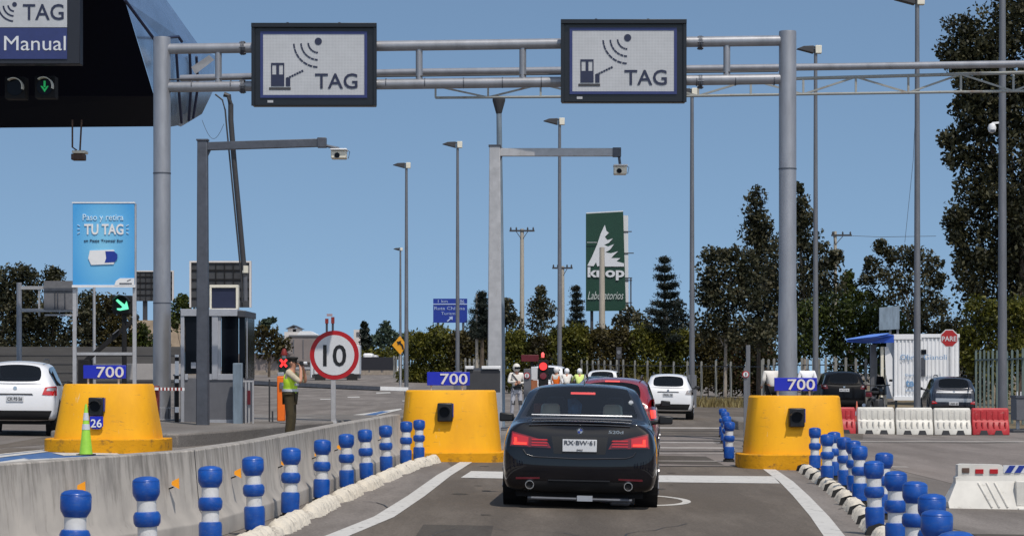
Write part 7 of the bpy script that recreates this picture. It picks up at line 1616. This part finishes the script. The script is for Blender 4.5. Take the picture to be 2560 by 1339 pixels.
# house and block
s = 20; Y = FPX/s; X = lambda a: (a-1280)/s; Z = lambda a: 1.52-(a-932)/s
q = thing('house', 'white gabled house top above the grey block right of the booth', 'house', (X(735),Y+6,Z(930)))
MB().box(X(712),X(742),Y+4,Y+8,Z(930),Z(818)).build('wall', M['house_white'], q); MB().prism([(X(706),Z(820)),(X(727),Z(810)),(X(748),Z(820)),(X(742),Z(820)),(X(727),Z(814)),(X(712),Z(820))],Y+3.6,Y+8.4).build('roof', M['roof_dark'], q)
MB().box(X(705),X(775),Y+3,Y+4-.01,Z(930),Z(828)).build('front_wall', M['house_white'], q); MB().prism([(X(738),Z(836)),(X(790),Z(836)),(X(770),Z(826)),(X(745),Z(826))],Y+2.6,Y+7).build('white_roof', M['white'], q)
MB().box(X(725),X(733),Y+3.95,Y+3.99,Z(828),Z(821)).build('window', M['glass_dark'], q)
q = thing('block_building', 'plain grey brown block building left of the 10 sign', 'building', (X(775),Y,Z(930)))
MB().box(X(719),X(832),Y,Y+8,Z(905),Z(840)).build('wall', M['house_grey'], q); f = MB()
for a in (733,757): f.box(X(a),X(a+2),Y-.1,Y-.01,Z(895),Z(848))
f.box(X(722),X(832),Y-.12,Y+8.1,Z(841),Z(837)); f.build('trim', M['booth_grey'], q)
MB().box(X(728),X(732),Y-.12,Y-.02,Z(860),Z(855)).build('vent', M['trim_dark'], q)
q = thing('white_building', 'tall narrow white building behind the 10 sign', 'building', (X(890),Y+4,Z(930)))
MB().box(X(879),X(902),Y+4,Y+9,Z(930),Z(822)).build('wall', M['house_white'], q); MB().box(X(886),X(896),Y+3.9,Y+3.99,Z(838),Z(828)).build('window', M['booth_grey'], q)
for px in (817,832):
    q = thing('signal_mast', ('left' if px==817 else 'right')+' small red headed mast above the 10 sign', 'mast', (X(px),Y,Z(930)))
    MB().tube([(X(px),Y,Z(930)),(X(px),Y,Z(798))],.14,8).build('pole', M['roof_dark'], q); MB().box(X(px-4),X(px+4),Y-.2,Y+.2,Z(808),Z(796) if px==817 else Z(792)).build('head', M['post_red'], q)
    if px == 832: MB().box(X(817),X(831),Y-.1,Y+.1,Z(790),Z(784)).build('arm', mat('far_pink',(.35,.25,.27),.8), q)
# truck behind the speed sign
s = 27; Y = FPX/s; X = lambda a: (a-1280)/s; Z = lambda a: 1.52-(a-932)/s
q = thing('truck', 'white box truck mostly hidden behind the 10 speed sign', 'truck', (X(850),Y,Z(958)))
MB().box(X(785),X(899),Y,Y+2.4,Z(935),Z(862)).build('cargo_box', M['sign_white'], q, bevel=.05)
MB().box(X(780),X(898),Y+.1,Y+2.3,Z(945),Z(935)-.02).build('chassis', M['trim_dark'], q)
MB().box(X(775),X(784),Y+.1,Y+2.3,Z(945),Z(885)).build('cab', M['sign_white'], q, bevel=.1)
for a in (800,880): MB().tube([(X(a),Y-.02,Z(946)),(X(a),Y+.3,Z(946))],.5,20).build('wheel', M['rubber'], q)
q = thing('white_truck', 'pale vehicle roofs behind the dark tarpaulin fence', 'truck', W(915,893,21))
px_box(MB(), 904, 928, 882, 896, 21, 3, dy=3).build('roof', M['white'], q, bevel=.2); px_box(MB(), 926, 940, 886, 896, 21, 3, dy=3).build('cab', M['galv_light'], q, bevel=.2)
# ---------------------------------------------------------------- sign backs and billboards at left
s = 60; Y = FPX/s; X = lambda a: (a-1280)/s; Z = lambda a: 1.52-(a-932)/s
q = thing('sign_gantry', 'grey cantilever gantry with the back of a road sign at far left', 'gantry', (X(48),Y,Z(990)))
MB().tube([(X(48),Y,Z(1010)),(X(48),Y,Z(706))],.11,12).build('column', M['galv'], q, smooth=True)
for py in (719,775): MB().bar((X(50),Y,Z(py)),(X(194),Y,Z(py)),.14).build('beam', M['galv_light'], q)
f = MB(); 
for a in (98,192): f.bar((X(a),Y,Z(719)),(X(a),Y,Z(790)),.07)
f.bar((X(112),Y,Z(787)),(X(192),Y,Z(787)),.07); f.build('strut', M['galv_light'], q)
MB().box(X(111),X(188),Y-.12,Y-.09,Z(774),Z(702)).build('board_back', mat('sign_back',(.16,.16,.17),.6,var=.15), q)
f = MB()
for a in (138,145,163): f.box(X(a),X(a+2),Y-.16,Y-.121,Z(772),Z(724))
f.box(X(112),X(187),Y-.17,Y-.125,Z(727),Z(720)); f.build('stiffener', M['galv_dark'], q)
q = thing('street_lamp', 'thin grey pole behind the blue banner', 'street lamp', (X(235),Y,Z(1010))); MB().tube([(X(236),Y,Z(1010)),(X(235),Y,Z(560)),(X(235),Y,Z(540))],[.07,.05,.04],8).build('pole', M['galv_light'], q)
MB().bar((X(235),Y,Z(542)),(X(225),Y,Z(540)),.06).build('arm', M['galv_light'], q)
def billboard(label, x0, x1, y0, y1, s, post, frame=True):
    X = lambda a: (a-1280)/s; Z = lambda a: 1.52-(a-932)/s; Y = FPX/s; q = thing('billboard', label, 'billboard', (X(post),Y,Z(935)))
    MB().box(X(x0)+.1,X(x1)-.1,Y,Y+.2,Z(y1),Z(y0)-.1).build('board_back', mat('board_back',(.045,.047,.052),.8,var=.4,scale=.8), q)
    f = MB(); f.box(X(x0),X(x1),Y-.1,Y+.25,Z(y0)-.1,Z(y0)); f.box(X(x0),X(x0)+.1,Y-.1,Y+.25,Z(y1),Z(y0)-.1); f.box(X(x1)-.1,X(x1),Y-.1,Y+.25,Z(y1),Z(y0)-.1); f.build('frame', M['house_white'], q)
    g = MB()
    for i in range(1,5): yy = y0+(y1-y0)*i/5; g.box(X(x0)+.12,X(x1)-.12,Y-.06,Y-.003,Z(yy)-.04,Z(yy)+.04)
    for i in range(1,7): xx = x0+(x1-x0)*i/7; g.box(X(xx)-.03,X(xx)+.03,Y-.09,Y-.061,Z(y1),Z(y0)-.1)
    g.build('bracing', M['matte_black'], q)
    MB().bar((X(post),Y+.4,Z(935)),(X(post),Y+.4,Z(y0+4)),.35).build('post', M['trim_dark'], q)
billboard('dark back of a white framed billboard left of the gantry column', 337, 434, 676, 752, 30, 361)
billboard('dark back of a white framed billboard behind the booth roof', 474, 628, 652, 768, 42, 560)
bpy.context.view_layer.update()
print('LEAVES', NL[0], 'OBJ', len(bpy.data.objects))
